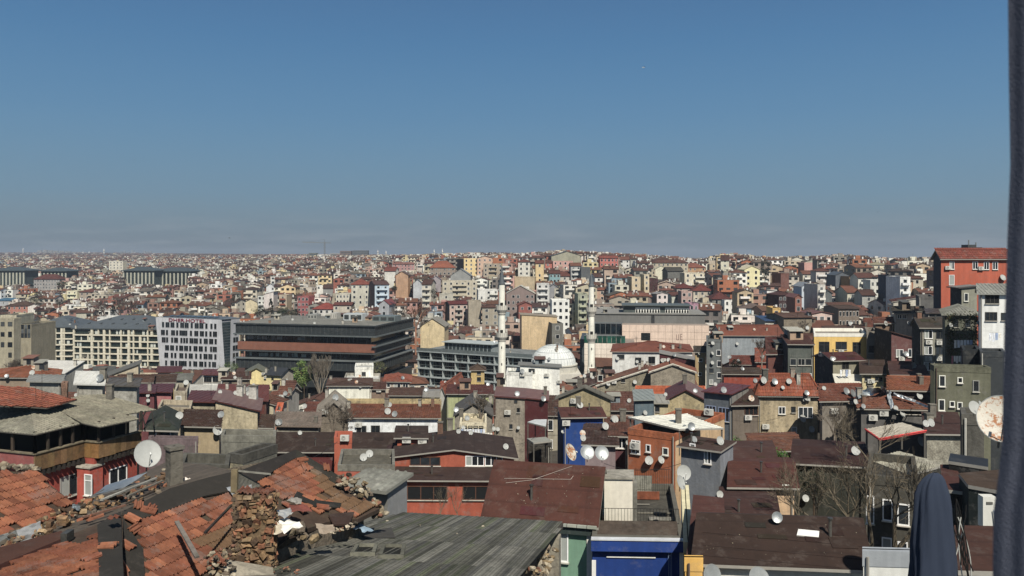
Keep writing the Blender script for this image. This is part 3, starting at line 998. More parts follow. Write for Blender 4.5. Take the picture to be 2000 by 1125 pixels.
grid_wing('hotel', 'long cream gridded hotel wing with green glass beside the slanted grey hotel', 145, 311, 640, 322, -8, 24, 6, 2.42, [2.6, 3.4, 1.4, 3.0, 2.2], 617, 'the long cream hotel wing')

# ---- black glazed office block with the copper band
def office():
    A, u, v, p = frame(469, 632, 234, -13); n = -v
    W = solve_t(A, u, 729); L = solve_t(A + u * W, v, 800); zt = A.z; z0 = -8
    root = thing('office_building', 'long black glass office block with a copper coloured band and pale flat roof', 'office block', tuple(p(W / 2, L / 2, z0)))
    Z = lambda y: CZ - (y - 500) * 225 / F
    m = M(); m.occ = True
    m.box(p(1.0, 1.0, z0), u * (W - 2), v * (L - 2), UP * (zt - z0 - .4), C('#1b2124'), 'glass')
    m.build('core', root)
    # bands (y in photo at the corner, protrusion)
    bl = C('#2b3032'); co = C('#80503c')
    x_step = W * 0.43
    def band(y0, y1, pr, col, a0=0.0, a1=None, right=True, nm='band'):
        b = M(); b.occ = True
        a1_ = W if a1 is None else a1
        za, zb = Z(y1), Z(y0)
        b.box(p(a0 - (pr if a0 == 0 else 0), -pr, za), u * (a1_ - a0 + (pr if a1 is None else 0) + (pr if a0 == 0 else 0)), v * (pr + .9), UP * (zb - za), col, 'metal')
        if right:
            b.box(p(W - .9, .9 - 0, za), u * (.9 + pr), v * (L - 0.9 + pr), UP * (zb - za), col, 'metal')
        b.build(nm, root)
    band(638, 656, .9, bl)
    band(656, 658.5, 1.4, C('#555c5e'), nm='ledge')
    band(673, 689, .5, co, right=False, nm='copper_band')
    band(672, 690, .4, bl, a0=W - .02, a1=None)
    band(676, 678, 1.2, C('#555c5e'), a0=W - .02, nm='ledge')
    band(690, 692, 1.0, C('#44494b'), nm='ledge')
    band(707, 726, .8, bl)
    band(705, 707, 1.3, C('#626869'), nm='ledge')
    band(742, 760, .6, bl)
    lv = M()
    k = 0
    a = .5
    while a < W:
        for y0, y1, pr in ((639, 655, .93), (708, 725, .83)):
            lv.box(p(a, -pr - .06, Z(y1)), u * .12, v * .06, UP * (Z(y0) - Z(y1)), C('#3d4345'), 'metal', 'b')
        for y0, y1 in ((659, 672), (693, 705)):
            if random.random() < .8: lv.box(p(a, .9, Z(y1)), u * .12, v * .1, UP * (Z(y0) - Z(y1)), C('#4c5557'), 'metal')
        a += 1.3
    b_ = 1.5
    while b_ < L:
        for y0, y1, pr in ((639, 655, .93), (708, 725, .83), (673, 689, .4)):
            lv.box(p(W + pr, b_, Z(y1)), u * .07, v * .12, UP * (Z(y0) - Z(y1)), C('#3a4042'), 'metal')
        b_ += 1.5
    lv.build('louvre', root, kind='stuff')
    bl_ = M()
    for i in range(30):
        a = random.uniform(1, W * .5); y = random.choice([659.5, 693.5])
        bl_.box(p(a, .94, Z(y + 9)), u * random.uniform(.7, 1.2), v * .03, UP * random.uniform(.8, 1.2), C('#8b9491'), 'cloth')
    bl_.build('blind', root, kind='stuff')
    r = M(); r.occ = True
    zr = Z(638)
    r.box(p(-1.3, -1.3, zr), u * (W + 2.6), v * (L + 2.6), UP * .35, C('#2c3133'), 'metal')
    r.face([p(-.9, -.9, zr + .36), p(W + .9, -.9, zr + .36), p(W + .9, L + .9, zr + .36), p(-.9, L + .9, zr + .36)], C('#77766f'), 'conc')
    r.build('roof', root)
    for a, b, w_, d_, h_, c in ((W * .62, L * .5, 6, 4, 2.0, '#aab0b2'), (W * .86, L * .45, 7, 5, 1.6, '#5f6a6c'), (W * .3, L * .6, 3, 3, 1.4, '#8a8a85'), (W * .45, L * .7, 2, 3, 1.7, '#a5a29a')):
        q = M(); q.box(p(a, b, zr + .36), u * w_, v * d_, UP * h_, C(c), 'metal')
        for k in range(3): q.box(p(a + .3 + k * w_ / 3, b - .05, zr + .7), u * (w_ / 3 - .6), v * .05, UP * (h_ - .7), C('#303536'), 'metal')
        q.build('plant_box', root)
    protect(469, 624, 800, 740, 215, p(W / 2, L / 2, 0), 26)
    REFS.append((630, 680, 'the black glass office block'))
office()

# ---- glass fronted hotel behind the near minaret
def glass_hotel():
    A, u, v, p = frame(820, 684, 240, -27); n = -v
    W = solve_t(A, u, 1040); L = 16; zt = A.z; z0 = -9; nf = 5; fh = 2.45
    root = thing('hotel', 'grey hotel with five glazed balcony floors behind the tallest minaret', 'hotel', tuple(p(W / 2, L / 2, z0)))
    m = M(); m.occ = True
    m.box(p(0, 0, z0), u * W, v * L, UP * (zt - z0), C('#5f686b'), 'pc')
    m.build('wall', root)
    s = M(); g = M(); f_ = M()
    for j in range(nf + 1):
        s.box(p(-.4, -1.3, zt - j * fh - .3), u * (W + .8), v * 1.28, UP * .28, C('#8f989a'), 'pc')
    s.build('floor_slab', root)
    for j in range(nf):
        g.box(p(.1, -.06, zt - (j + 1) * fh), u * (W - .2), v * .05, UP * (fh - .35), C('#22303a'), 'glass')
        a = 0
        while a < W - .3:
            f_.box(p(a, -1.15, zt - (j + 1) * fh), u * .14, v * 1.08, UP * (fh - .32), C('#a3abac'), 'pc')
            for q in (0.33, 0.66):
                f_.box(p(min(a + 4.2 * q, W - .1), -.12, zt - (j + 1) * fh), u * .08, v * .05, UP * (fh - .35), C('#7b8688'), 'steel')
            f_.box(p(a, -1.25, zt - (j + 1) * fh + .9), u * min(4.2, W - a), v * .04, UP * .05, C('#a9b4b2'), 'steel')
            a += 4.2
    g.build('glazing', root); f_.build('partition', root, kind='stuff')
    c_ = M()
    for k in range(40):
        a = random.uniform(.3, W - 1); j = random.randrange(nf)
        c_.box(p(a, -.1, zt - (j + 1) * fh + .05), u * random.uniform(.3, .8), v * .03, UP * (fh - .5), C('#7d8a88'), 'cloth')
    c_.build('curtain', root, kind='stuff')
    r = M(); r.occ = True
    r.face([p(-.2, -.2, zt + .01), p(W + .2, -.2, zt + .01), p(W + .2, L, zt + .01), p(-.2, L, zt + .01)], C('#777c7c'), 'conc')
    r.box(p(-.4, -1.2, zt), u * (W + .8), v * .1, UP * .9, C('#7e8889'), 'steel')
    r.build('roof', root)
    q = M(); q.occ = True
    q.box(p(6, 4, zt), u * 16, v * 6, UP * 2.3, C('#7b8486'), 'pc')
    for k in range(12): q.box(p(6.3 + k * 1.3, 3.9, zt + .2), u * .9, v * .1, UP * 1.8, C('#30393c'), 'glass')
    q.box(p(5.4, 3.2, zt + 2.3), u * 17.2, v * 7.6, UP * .2, C('#9aa3a4'), 'pc')
    q.build('penthouse', root)
    protect(820, 676, 1040, 752, 222, p(W / 2, L / 2, 0), 20)
    REFS.append((890, 705, 'the glazed balcony hotel'))
glass_hotel()

# ---- minarets
def minaret(px, D, ytip, ycone, b1, b2, ybot, wpx, label, ref):
    base = P(px, ybot, D)
    z0 = min(gz(base.x, D) - 1, base.z)
    k = D / F
    Z = lambda y: CZ - (y - 500) * k
    r = wpx * k / 2
    root = thing('minaret', label, 'minaret', (base.x, D, z0), 'white minarets of the city')
    c = V(base.x, D, 0)
    st = C('#dedbce')
    m = M(); m.occ = True
    m.lathe(c, [(r * 1.35, z0), (r * 1.35, Z(ybot)), (r * 1.08, Z(ybot) + .8), (r * 1.02, Z(b2)), ], st, 'pc', 16, sm=False)
    m.lathe(c, [(r * .96, Z(b2)), (r * .93, Z(b1))], st, 'pc', 16, sm=False)
    m.lathe(c, [(r * .88, Z(b1)), (r * .85, Z(ycone)), (0.01, Z(ycone))], st, 'pc', 16, sm=False)
    m.build('shaft', root)
    for y in (b1, b2):
        bm = M()
        z = Z(y)
        bm.lathe(c, [(r * .95, z - 1.5), (r * 1.15, z - 1.1), (r * 1.15, z - .9), (r * 1.4, z - .5), (r * 1.62, z - .15), (r * 1.62, z), (0.1, z)], C('#b3b0a6'), 'pc', 16, sm=False)
        bo = bm.build('balcony', root)
        rm = M()
        rm.lathe(c, [(r * 1.58, z), (r * 1.58, z + .95), (r * 1.5, z + .95), (r * 1.5, z)], C('#bcb9af'), 'pc', 16, sm=False)
        for i in range(16):
            t = 2 * math.pi * (i + .5) / 16
            rm.tube(V(c.x + r * 1.6 * math.cos(t), c.y + r * 1.6 * math.sin(t), z), V(c.x + r * 1.6 * math.cos(t), c.y + r * 1.6 * math.sin(t), z + 1.1), .06, .06, C('#9d9a90'), 'pc', 4)
        ro = rm.build('railing', bo)
        dm = M(); dm.cbox(c.x - .35, c.x + .35, c.y - r * 1.0, c.y - r * .8, z, z + 1.7, C('#22201d'), 'dark'); dm.build('door', root)
    for i in range(5):
        zz = Z(b2) - 3 - i * 4.2
        if zz > Z(ybot): 
            q = M(); q.cbox(c.x - .12, c.x + .12, c.y - r * 1.09, c.y - r * .9, zz, zz + .6, C('#2a2825'), 'dark'); q.build('slit_window', root)
    s = M()
    s.lathe(c, [(r * .85, Z(ycone)), (r * .95, Z(ycone) + .02), (r * .95, Z(ycone) + .35), (r * .8, Z(ycone) + .5), (.08, Z(ytip + 5))], C('#50565b'), 'metal', 16, sm=False)
    s.build('spire', root)
    f = M()
    f.tube(V(c.x, c.y, Z(ytip + 6)), V(c.x, c.y, Z(ytip)), .06, .03, C('#a39a6a'), 'steel')
    for q in (.25, .5, .75):
        zz = Z(ytip + 6) + q * 6 * k
        f.lathe(V(c.x, c.y, zz), [(.02, -.2), (.18, 0), (.02, .2)], C('#b0a56c'), 'steel', 8)
    f.build('finial', root)
    protect(px - wpx * .8, ytip, px + wpx * .8, ybot, D, c, 3)
    REFS.append((px, (ytip + ybot) / 2, ref))
minaret(980, 206, 514, 556, 604, 657, 748, 14, 'tall white minaret with two balconies in front of the glazed balcony hotel', 'the tallest minaret')
minaret(1155, 207, 528, 560, 607, 660, 722, 12.5, 'white minaret with grey cone rising beside the pink mall wall', 'the minaret by the mall')

# ---- mosque dome
def dome():
    D = 206; k = D / F
    c = P(1081, 712, D); r = 43 * k
    root = thing('mosque_dome', 'large pale ribbed mosque dome behind the white blank house', 'dome', (c.x, c.y, -8))
    m = M(); m.occ = True
    m.cbox(c.x - 6.5, c.x + 6.5, D - 6, D + 6, -8, c.z - 1.6, C('#bab6ab'), 'pc')
    m.lathe(V(c.x, c.y, c.z), [(r * 1.05, -1.6), (r * 1.05, 0), (r * 1.09, 0.05), (r * 1.09, .3), (r, .35)], C('#b5b2a8'), 'pc', 32, sm=False)
    m.build('drum', root)
    d = M(); d.occ = True
    H = (712 - 675) * k
    d.lathe(V(c.x, c.y, c.z + .3), [(r * math.cos(t), H * math.sin(t)) for t in [i * math.pi / 2 / 12 for i in range(13)]], C('#c9cccb'), 'pc', 40)
    d.build('cap', root)
    rb = M()
    for i in range(40):
        a = 2 * math.pi * i / 40
        q = None
        for j in range(9):
            t = j * math.pi / 2 / 9
            pnt = V(c.x + (r * 1.005) * math.cos(t) * math.cos(a), c.y + r * 1.005 * math.cos(t) * math.sin(a), c.z + .3 + H * 1.005 * math.sin(t))
            if q is not None: rb.tube(q, pnt, .06, .06, C('#9fa7a9'), 'metal', 4, False)
            q = pnt
    for j in (2, 4, 6, 7.5):
        t = j * math.pi / 2 / 9
        rr = r * 1.006 * math.cos(t); zz = c.z + .3 + H * 1.006 * math.sin(t)
        for i in range(40):
            a = 2 * math.pi * i / 40; b = 2 * math.pi * (i + 1) / 40
            rb.tube(V(c.x + rr * math.cos(a), c.y + rr * math.sin(a), zz), V(c.x + rr * math.cos(b), c.y + rr * math.sin(b), zz), .05, .05, C('#9fa7a9'), 'metal', 4, False)
    rb.build('rib', root, kind='stuff')
    f = M(); f.tube(V(c.x, c.y, c.z + H), V(c.x, c.y, c.z + H + 2), .08, .04, C('#8d8660'), 'steel'); f.build('finial', root)
    protect(1036, 674, 1126, 712, D, c, 10)
    REFS.append((1081, 690, 'the mosque dome'))
dome()

# ---- mall with pink panels
def mall():
    A, u, v, p = frame(1215, 634, 226, -7); n = -v
    W = solve_t(A, u, 1385); z0 = -4; L = 26; zt = A.z
    root = thing('shopping_mall', 'long mall block of pale pink panels under a flat grey upper storey', 'shopping mall', tuple(p(W / 2, L / 2, z0)))
    pk = C('#d2b9a6')
    m = M(); m.occ = True
    m.box(p(0, 0, z0), u * W, v * L, UP * (zt - z0), C('#8f8176'), 'pc')
    m.build('wall', root)
    # cladding panels, proud of the wall, open joints between
    pmesh = {}
    nx, ny = 12, 4
    pw, ph = W / nx, 7.6 / ny
    q = M(); q.cbox(0.03, pw - .03, -.08, -.0, .03, ph - .03, pk, 'pc', 'k'); pm = q.build('panel', link=False); pd = pm.data; bpy.data.objects.remove(pm)
    for i in range(nx):
        for j in range(ny):
            put('panel', pd, root, p(i * pw, 0, zt - (j + 1) * ph), u, v)
    # lower left wing
    A2, _, _, p2 = frame(1141, 670, 215, -7)
    W2 = solve_t(A2, u, 1240); z2 = A2.z
    b = M(); b.occ = True
    b.box(p2(0, 0, z0), u * W2, v * 18, UP * (z2 - z0), C('#857970'), 'pc'); b.build('wing_wall', root)
    pw2, ph2 = W2 / 9, 1.5
    q = M(); q.cbox(0.03, pw2 - .03, -.08, 0, .03, ph2 - .03, C('#d6cabb'), 'pc', 'k'); pm = q.build('panel', link=False); pd2 = pm.data; bpy.data.objects.remove(pm)
    for i in range(9):
        for j in range(7):
            put('panel', pd2, root, p2(i * pw2, 0, z2 - (j + 1) * ph2), u, v)
    sd = M(); sd.box(p2(-1.1, 0.0, z0), u * 1.08, v * 18, UP * (z2 - z0 + 1.0), C('#3a4247'), 'metal'); sd.build('dark_fin', root)
    # green glass railing of the terrace
    for i in range(9):
        gq = M(); gq.box(p2(i * W2 * .82 / 9, .1, z2 + .02), u * (W2 * .82 / 9 - .12), v * .05, UP * 1.9, C('#1f5a4c'), 'glass'); gq.build('glass_panel', root)
    gr = M(); gr.box(p2(0, .0, z2 + 1.95), u * W2 * .82, v * .15, UP * .12, C('#9aa19f'), 'steel'); gr.build('handrail', root)
    # recessed dark shopfront and grey upper storey
    A3, _, _, p3 = frame(1160, 613, 232, -7)
    W3 = solve_t(A3, u, 1377); z3 = A3.z; zb = CZ - (632.5 - 500) * 232 / F
    g = M(); g.occ = True
    g.box(p3(0, 0, zb), u * W3, v * 20, UP * (z3 - zb), C('#696967'), 'pc')
    g.box(p3(-.3, -.3, z3), u * (W3 + .6), v * 20.6, UP * .2, C('#7c7b77'), 'pc')
    g.build('upper_storey', root)
    dk = M(); dk.box(p3(W3 * .52, -.05, zb + .2), u * 0.9, v * .04, UP * (z3 - zb - .2), C('#2a2c2d'), 'metal'); dk.build('joint', root)
    A4, _, _, p4 = frame(1162, 632, 228.5, -7)
    for i in range(5):
        gq = M(); w4 = solve_t(A4, u, 1214) / 5
        gq.box(p4(i * w4 + .08, 0, CZ - (652 - 500) * 228 / F), u * (w4 - .16), v * .06, UP * 2.8, C('#16222a'), 'glass'); gq.build('window', root)
    fr_ = M(); fr_.occ = True
    fr_.box(p4(-.2, .1, z0), u * (w4 * 5 + .4), v * 6, UP * (A4.z - z0 + .2), C('#5c6163'), 'pc'); fr_.build('shopfront_wall', root)
    wn = M(); c0 = on_plane(1252, 650, A, n); c1 = on_plane(1270, 665, A, n)
    wn.box(V(c0.x, c0.y, c1.z) + n * .1, u * ((c1 - c0).dot(u)), v * .04, UP * (c0.z - c1.z), C('#1d2224'), 'glass'); wn.build('window', root)
    # small wall sign, two thin strokes shapes as seen
    sg = M()
    for x in (1321, 1325, 1329):
        c0 = on_plane(x, 653, A, n); c1 = on_plane(x, 664, A, n)
        sg.box(V(c0.x, c0.y, c1.z) + n * .12, u * .12, v * .05, UP * (c0.z - c1.z), C('#6b4a44'), 'pt')
    for x, y in ((1321, 664), (1329, 653), (1329, 658), (1329, 664)):
        c0 = on_plane(x, y, A, n); sg.box(c0 + n * .12, u * .5, v * .05, UP * .12, C('#6b4a44'), 'pt')
    sg.build('wall_sign', root)
    # rear restaurant with row of white arches
    A5, _, _, p5 = frame(1218, 597, 235, -7)
    W5 = solve_t(A5, u, 1347); z5 = A5.z; zb5 = z3
    r5 = thing('restaurant_pavilion', 'dark rooftop pavilion with two runs of white pointed arches above the mall', 'pavilion', tuple(p5(W5 / 2, 5, zb5)))
    b = M(); b.occ = True
    b.box(p5(0, 0, z3 + .2), u * W5, v * 10, UP * (z5 - z3 - .2), C('#48504f'), 'pc'); b.build('wall', r5)
    for x0, x1, nn in ((1241, 1289, 9), (1299, 1346, 9)):
        q0 = on_plane(x0, 607, A5, n); q1 = on_plane(x1, 607, A5, n)
        ww = (q1 - q0).dot(u)
        bb = M(); bb.box(V(q0.x, q0.y, CZ - (611.5 - 500) * 234 / F) + n * .12, u * ww, v * .1, UP * 1.6, C('#d8d6cf'), 'pc'); bb.build('arch_wall', r5)
        for i in range(nn):
            a = ww * (i + .5) / nn
            o = V(q0.x, q0.y, CZ - (611.3 - 500) * 234 / F) + n * .15 + u * a
            am = M(); s = ww / nn * .33
            am.face([o - u * s, o + u * s, o + u * s + UP * .6, o + UP * 1.3, o - u * s + UP * .6], C('#202422'), 'glass'); am.build('arch', r5)
    rr = M(); rr.box(p5(-.5, -1.0, z5), u * (W5 + 1), v * 11, UP * .25, C('#4f5654'), 'metal'); rr.build('roof', r5)
    protect(1133, 600, 1385, 690, 225, p(W / 2, L / 2, 0), 20)
    protect(1133, 660, 1240, 725, 214)
    FOOT.append((p(0, 5, 0).x, p(0, 5, 0).y, 12)); FOOT.append((p(W, 8, 0).x, p(W, 8, 0).y, 9))
    REFS.append((1300, 650, 'the pink panelled mall'))
mall()

# ---- ministry-like dark blocks on the left hillside
def pilaster_block(xa, xb, yt, yb_, D, nb, label, ref):
    A, u, v, p = frame(xa, yt, D, -3); n = -v
    W = solve_t(A, u, xb); zt = A.z; zb = CZ - (yb_ - 500) * D / F - 6; L = 20
    root = thing('palace_block', label, 'palace block', tuple(p(W / 2, L / 2, zb)), 'dark pilastered palace blocks')
    m = M(); m.box(p(0, 0, zb), u * W, v * L, UP * (zt - zb), C('#3f4a48'), 'pc'); m.build('wall', root)
    pm = M()
    for i in range(nb + 1):
        pm.box(p(W * i / nb - .6, -.8, zb + 2), u * 1.2, v * .78, UP * (zt - zb - 4.5), C('#a7a695'), 'pc')
    pm.build('pilaster', root, kind='stuff')
    g = M(); g.box(p(.5, -.1, zb + 2), u * (W - 1), v * .08, UP * (zt - zb - 4), C('#27302f'), 'glass'); g.build('glazing', root)
    r = M()
    hh = House(); hh.W, hh.L, hh.zt, hh.pt, hh.u, hh.v = W, L, zt, p, u, v
    for pts, e in roof_polys(hh, 'hip', zt + 2.6, 1.8): slab(r, pts, C('#3a4446'), 'metal', .5)
    r.build('roof', root)
    protect(xa, yt - 3, xb, yb_, D, p(W / 2, L / 2, 0), W * .5)
    REFS.append(((xa + xb) / 2, yt, ref))
pilaster_block(-14, 47, 527, 557, 720, 9, 'dark green-grey palace block with pale pilasters at the left edge of the hillside', 'the dark palace block at the left edge')
pilaster_block(80, 129, 528, 545, 760, 7, 'smaller dark palace block with pale pilasters behind the old hip roofed mansion', 'the small dark palace block')
pilaster_block(242, 300, 527, 556, 720, 8, 'dark pilastered palace block, the left half of the twin pair', 'the left twin palace block')
pilaster_block(303, 371, 528, 558, 735, 9, 'dark pilastered palace block with white terrace, the right half of the twin pair', 'the right twin palace block')
# ================================================================== MID DISTANCE HOUSES (D 60 - 200)
T = 'tile'; MB_ = '#5a3230'; DK = '#4a342f'
random.seed(5)
B('apartment_block', 'tan stone block with arched upper windows at the far left edge', -60, 27, 622, 235, -4, 3, '#a09880', ('flat', '#77726a'), auto=(6, 6, 'd'), cat='apartment block', ref='the tan block at the left edge', yb=710)
B('commercial_block', 'navy glazed upper floors over a plain tan wall left of the cream hotel', 27, 61, 634, 262, 0, 14, '#958c74', ('flat', '#2a2f3a'), auto=None, win=[('F', 28, 634, 60, 660, 'd', 5, 3, .9, .9)], cat='commercial block', yb=708)
# --- strip in front of the hotels
B('house', 'white roofed house with a maroon fascia left of centre hotels', 58, 128, 727, 165, -8, 9, '#4c5560', ('shed', '#c9c7c0', 706, 'sheet'), yb=745, xs=163, side='#8b8a84', ref='the white roofed shed below the cream hotel', ledge=1)
B('house', 'low house with weathered orange brown tile hip roof at left', -10, 112, 737, 128, -4, 10, '#8c7a66', ('hip', '#9a5534', 716, T), yb=742, ref='the low brown hip roof at far left')
B('house', 'cream sided shed roof house below the cream hotel wing', 206, 270, 737, 160, -6, 7, '#b9ac92', ('shedx', '#4d4d48', 713, 'sheet'), yb=748)
B('house', 'grey white low house wedged between cream hotel and cream shed', 183, 222, 733, 175, 6, 8, '#a9a79e', ('gs', '#4e4f4c', 716, 'sheet'), yb=745)
B('house', 'brown roofed stone house with yellow patched wall near the hotel foot', 294, 340, 748, 130, 5, 9, '#b09a66', ('gs', '#5c4238', 736, T), xs=None, yb=756, wk='conc')
B('house', 'long brown tile roof between concrete sheds and the grey hotel', 230, 296, 747, 126, -3, 8, '#7c7468', ('gs', '#66483c', 735, T), yb=752)
B('house', 'low grey roofed shack with concrete front under grey hotel', 330, 372, 742, 150, 0, 8, '#8d8a7e', ('gs', '#6a6a64', 733, 'corr'), yb=752)
B('house', 'small shack with maroon curved canopy at the foot of the grey hotel', 308, 352, 727, 178, 3, 8, '#9a9a92', ('gs', '#5a2c2c', 716, 'sheet'), yb=740)
B('house', 'white house with two triple windows and maroon roof below the grey hotel', 397, 433, 732, 165, -5, 8, '#dedcd6', ('gs', '#6b3633', 724, 'sheet'), [('F', 399, 736, 413, 746, 'd3t'), ('F', 416, 736, 431, 746, 'd3t')], yb=757, ref='the white house with two triple windows')
B('house', 'brown shack cluster house with rusty roof right of the white double window house', 435, 487, 741, 150, 4, 8, '#7d6f5e', ('gs', '#5f3c34', 729, T), [('F', 446, 745, 452, 750, 'dn'), ('F', 466, 744, 473, 750, 'dn')], yb=757)
B('house', 'pale yellow house with dark slate roof and bare concrete flank', 520, 549, 731, 172, -16, 9, '#e3cd8e', ('gs', '#33363a', 719, 'sheet'), [('F', 531, 737, 534, 742, 'dn')], xs=573, side='#a39a8a', yb=752, ref='the pale yellow house with concrete flank')
B('house', 'pale yellow gabled wing left of the slate roofed yellow house', 478, 524, 731, 178, -10, 7, '#e0ca88', ('gf', '#6c6a50', 719, 'sheet'), yb=750)
B('house', 'maroon roofed house with white sheet roof slab in the dense cluster', 366, 440, 771, 118, -8, 9, '#5e322b', ('gs', '#b7b5ac', 753, 'sheet'), yb=785)
B('house', 'maroon metal roof house with two pale chimney boxes', 425, 520, 780, 112, -6, 10, '#60332c', ('gs', '#6b3632', 752, 'sheet'), yb=800, ref='the maroon roof with two pale chimney boxes')
B('house', 'stained cream blank party wall with dark corner, tallest in the left cluster', 421, 503, 784, 92, -10, 8, '#b5a888', ('shedx', '#5b2f2e', 803, 'sheet'), yb=850, xs=None, side='#4b4a45', wk='conc', ref='the stained cream party wall')
B('house', 'grey cream wall house left of the stained party wall', 368, 419, 785, 97, -6, 7, '#a69c82', ('shed', '#63302e', 768, 'sheet'), yb=850, wk='conc')
B('house', 'narrow cream gable house with stepped tile roof right of the stained wall', 510, 534, 784, 122, -10, 9, '#b3a98e', ('shedx', '#6e4334', 791, T), xs=560, side='#a39d94', yb=828)
B('house', 'grey house with long flank and brown strip roof in the left cluster', 532, 563, 770, 140, -14, 9, '#a79a88', ('gs', '#7a4738', 757, T), xs=584, side='#8e8b85', yb=800)
B('house', 'tall pale house behind the stepped row with white corner pipe', 552, 570, 760, 158, -15, 9, '#8d887c', ('gs', '#6a4036', 748, T), xs=584, side='#a29e96', yb=800)
B('shed', 'orange red wall lean-to under a brown roof', 508, 531, 836, 86, -6, 6, '#b8492c', ('shed', '#5d4438', 822, T), yb=850)
B('house', 'narrow orange house with a white framed window', 538, 550, 803, 104, -8, 6, '#bf5c34', ('flat', '#6b6258'), [('F', 540, 795 + 9, 546, 813, 'w')], yb=828)
B('house', 'pink walled house with maroon veranda strip on the left slope', 302, 334, 766, 106, -6, 6, '#b06a6c', ('shed', '#5e2c31', 757, 'sheet'), yb=790, ref='the pink walled veranda house')
B('house', 'dim maroon walled annex left of the pink walled house', 270, 301, 768, 104, 4, 6, '#6b3a3e', ('shed', '#5e2c31', 758, 'sheet'), yb=790)
B('house', 'beige house with one white window right of the pink house', 340, 365, 765, 108, -4, 7, '#a39a86', ('flat', '#6c5c50'), [('F', 345, 774, 353, 782, 'w')], yb=792)
B('house', 'long low cream wall below the pink house', 309, 372, 796, 92, -10, 5, '#a79a82', ('flat', '#6a645a'), yb=818, wk='conc')
B('house', 'beige house under a dark brown tile strip roof at left', 352, 428, 833, 76, -6, 7, '#a08e6e', ('shed', '#54392f', 812, T), yb=860)
B('house', 'dark green felt roof house with a white shutter', 290, 340, 834, 68, -7, 7, '#5c625e', ('hip', '#39443f', 803, 'shingle'), [('F', 306, 839, 333, 853, 'w1n')], yb=860, ref='the dark green felt roof')
B('house', 'low mauve grey parapet wall house left of the near dish', 290, 386, 858, 66, -5, 1.2, '#6a5a5c', ('flat', '#77726a'), yb=885, wk='conc')
# concrete sheds behind the burnt house
for xa, xb, yt, D, lab in ((58, 118, 745, 84, 'weathered concrete roof hut, leftmost of three behind the burnt house'), (150, 200, 748, 82, 'weathered concrete roof hut under white sheets, middle of three'), (215, 267, 753, 78, 'weathered concrete roof hut with torn felt edge, rightmost of three')):
    B('roof_hut', lab, xa, xb, yt, D, -7, 4.5, '#9d9a90', ('gs', {58: '#8b8b85', 150: '#c6c6c1', 215: '#55504a'}[xa], yt - {58: 8, 150: 21, 215: 10}[xa], 'sheet'), yb=yt + 30, wk='conc', cat='roof hut', group='weathered concrete roof huts', chim=0)
B('roof_hut', 'small brick sided stack between the concrete roof huts', 120, 131, 750, 80, -7, 1.5, '#7a5c4a', ('flat', '#4a4540'), yb=776, cat='roof hut', wk='stone')
# --- right of the poplar
B('house', 'long white blank walled house with brown hip roof', 641, 724, 754, 150, 0, 9, '#e0dccd', ('hip', '#5b4038', 743, T), yb=781, ref='the long white blank walled house')
B('house', 'white two storey modern house with flat canopy roof', 693, 729, 718, 170, 3, 7, '#dad9d2', ('flat', '#a7a8a4'), [('F', 707, 727, 714, 734, 'd')], xs=None, yb=742, ref='the white flat canopy house')
B('house', 'grey lower storey with white terrace slab beside the canopy house', 672, 742, 740, 164, -5, 8, '#9a958a', ('flat', '#c3c2bc'), [('F', 722, 744, 729, 750, 'dn')], yb=757)
B('house', 'pale house with orange tile hip roof behind the inscribed wall', 752, 800, 745, 166, -4, 9, '#a39889', ('hip', '#a4523a', 732, T), [('F', 756, 750, 762, 756, 'w'), ('F', 770, 750, 782, 757, 'w2'), ('F', 787, 750, 797, 757, 'w2')], yb=768, ref='the orange hip roof by the inscribed wall')
B('house', 'brick brown annex right of the white blank walled house', 726, 752, 761, 150, -3, 7, '#7a6555', ('shed', '#6d4134', 755, T), yb=780)
B('house', 'low beige shed cluster under the orange hip roof', 760, 832, 773, 142, -2, 7, '#a29886', ('shed', '#6b4a3e', 766, T), yb=787)
B('memorial_wall', 'low stone wall with carved lettering like relief above the brown tile roof', 667, 862, 784, 120, -1, 2, '#a89468', ('flat', '#a99e80'), yb=795, wk='conc', cat='stone wall')
B('house', 'long white house with brown tile roof and shuttered windows', 680, 856, 815, 104, -1.5, 7, '#d6dadd', ('gs', '#854b34', 793, T), [('F', 697, 832, 715, 846, 'g2'), ('F', 726, 832, 741, 846, 'd2'), ('F', 776, 833, 791, 843, 'd2'), ('F', 822, 832, 834, 843, 'd2')], yb=848, ref='the long white house with brown tile roof', chim=0)
B('house', 'ruined grey walled house with collapsing roof under bare branches', 540, 622, 831, 96, -4, 8, '#8b867a', ('gs', '#6f6258', 806, 'corr'), yb=848, wk='conc', ref='the ruined grey walled house')
B('house', 'ragged roof of broken tin sheets beside the ruined grey wall', 622, 682, 812, 104, 3, 9, '#73695c', ('gf', '#7d766c', 786, 'corr'), yb=848, wk='stone')
B('house', 'low red tile house beneath the poplar', 598, 660, 805, 118, -6, 8, '#8b6f60', ('gs', '#7d4435', 790, T), yb=815)
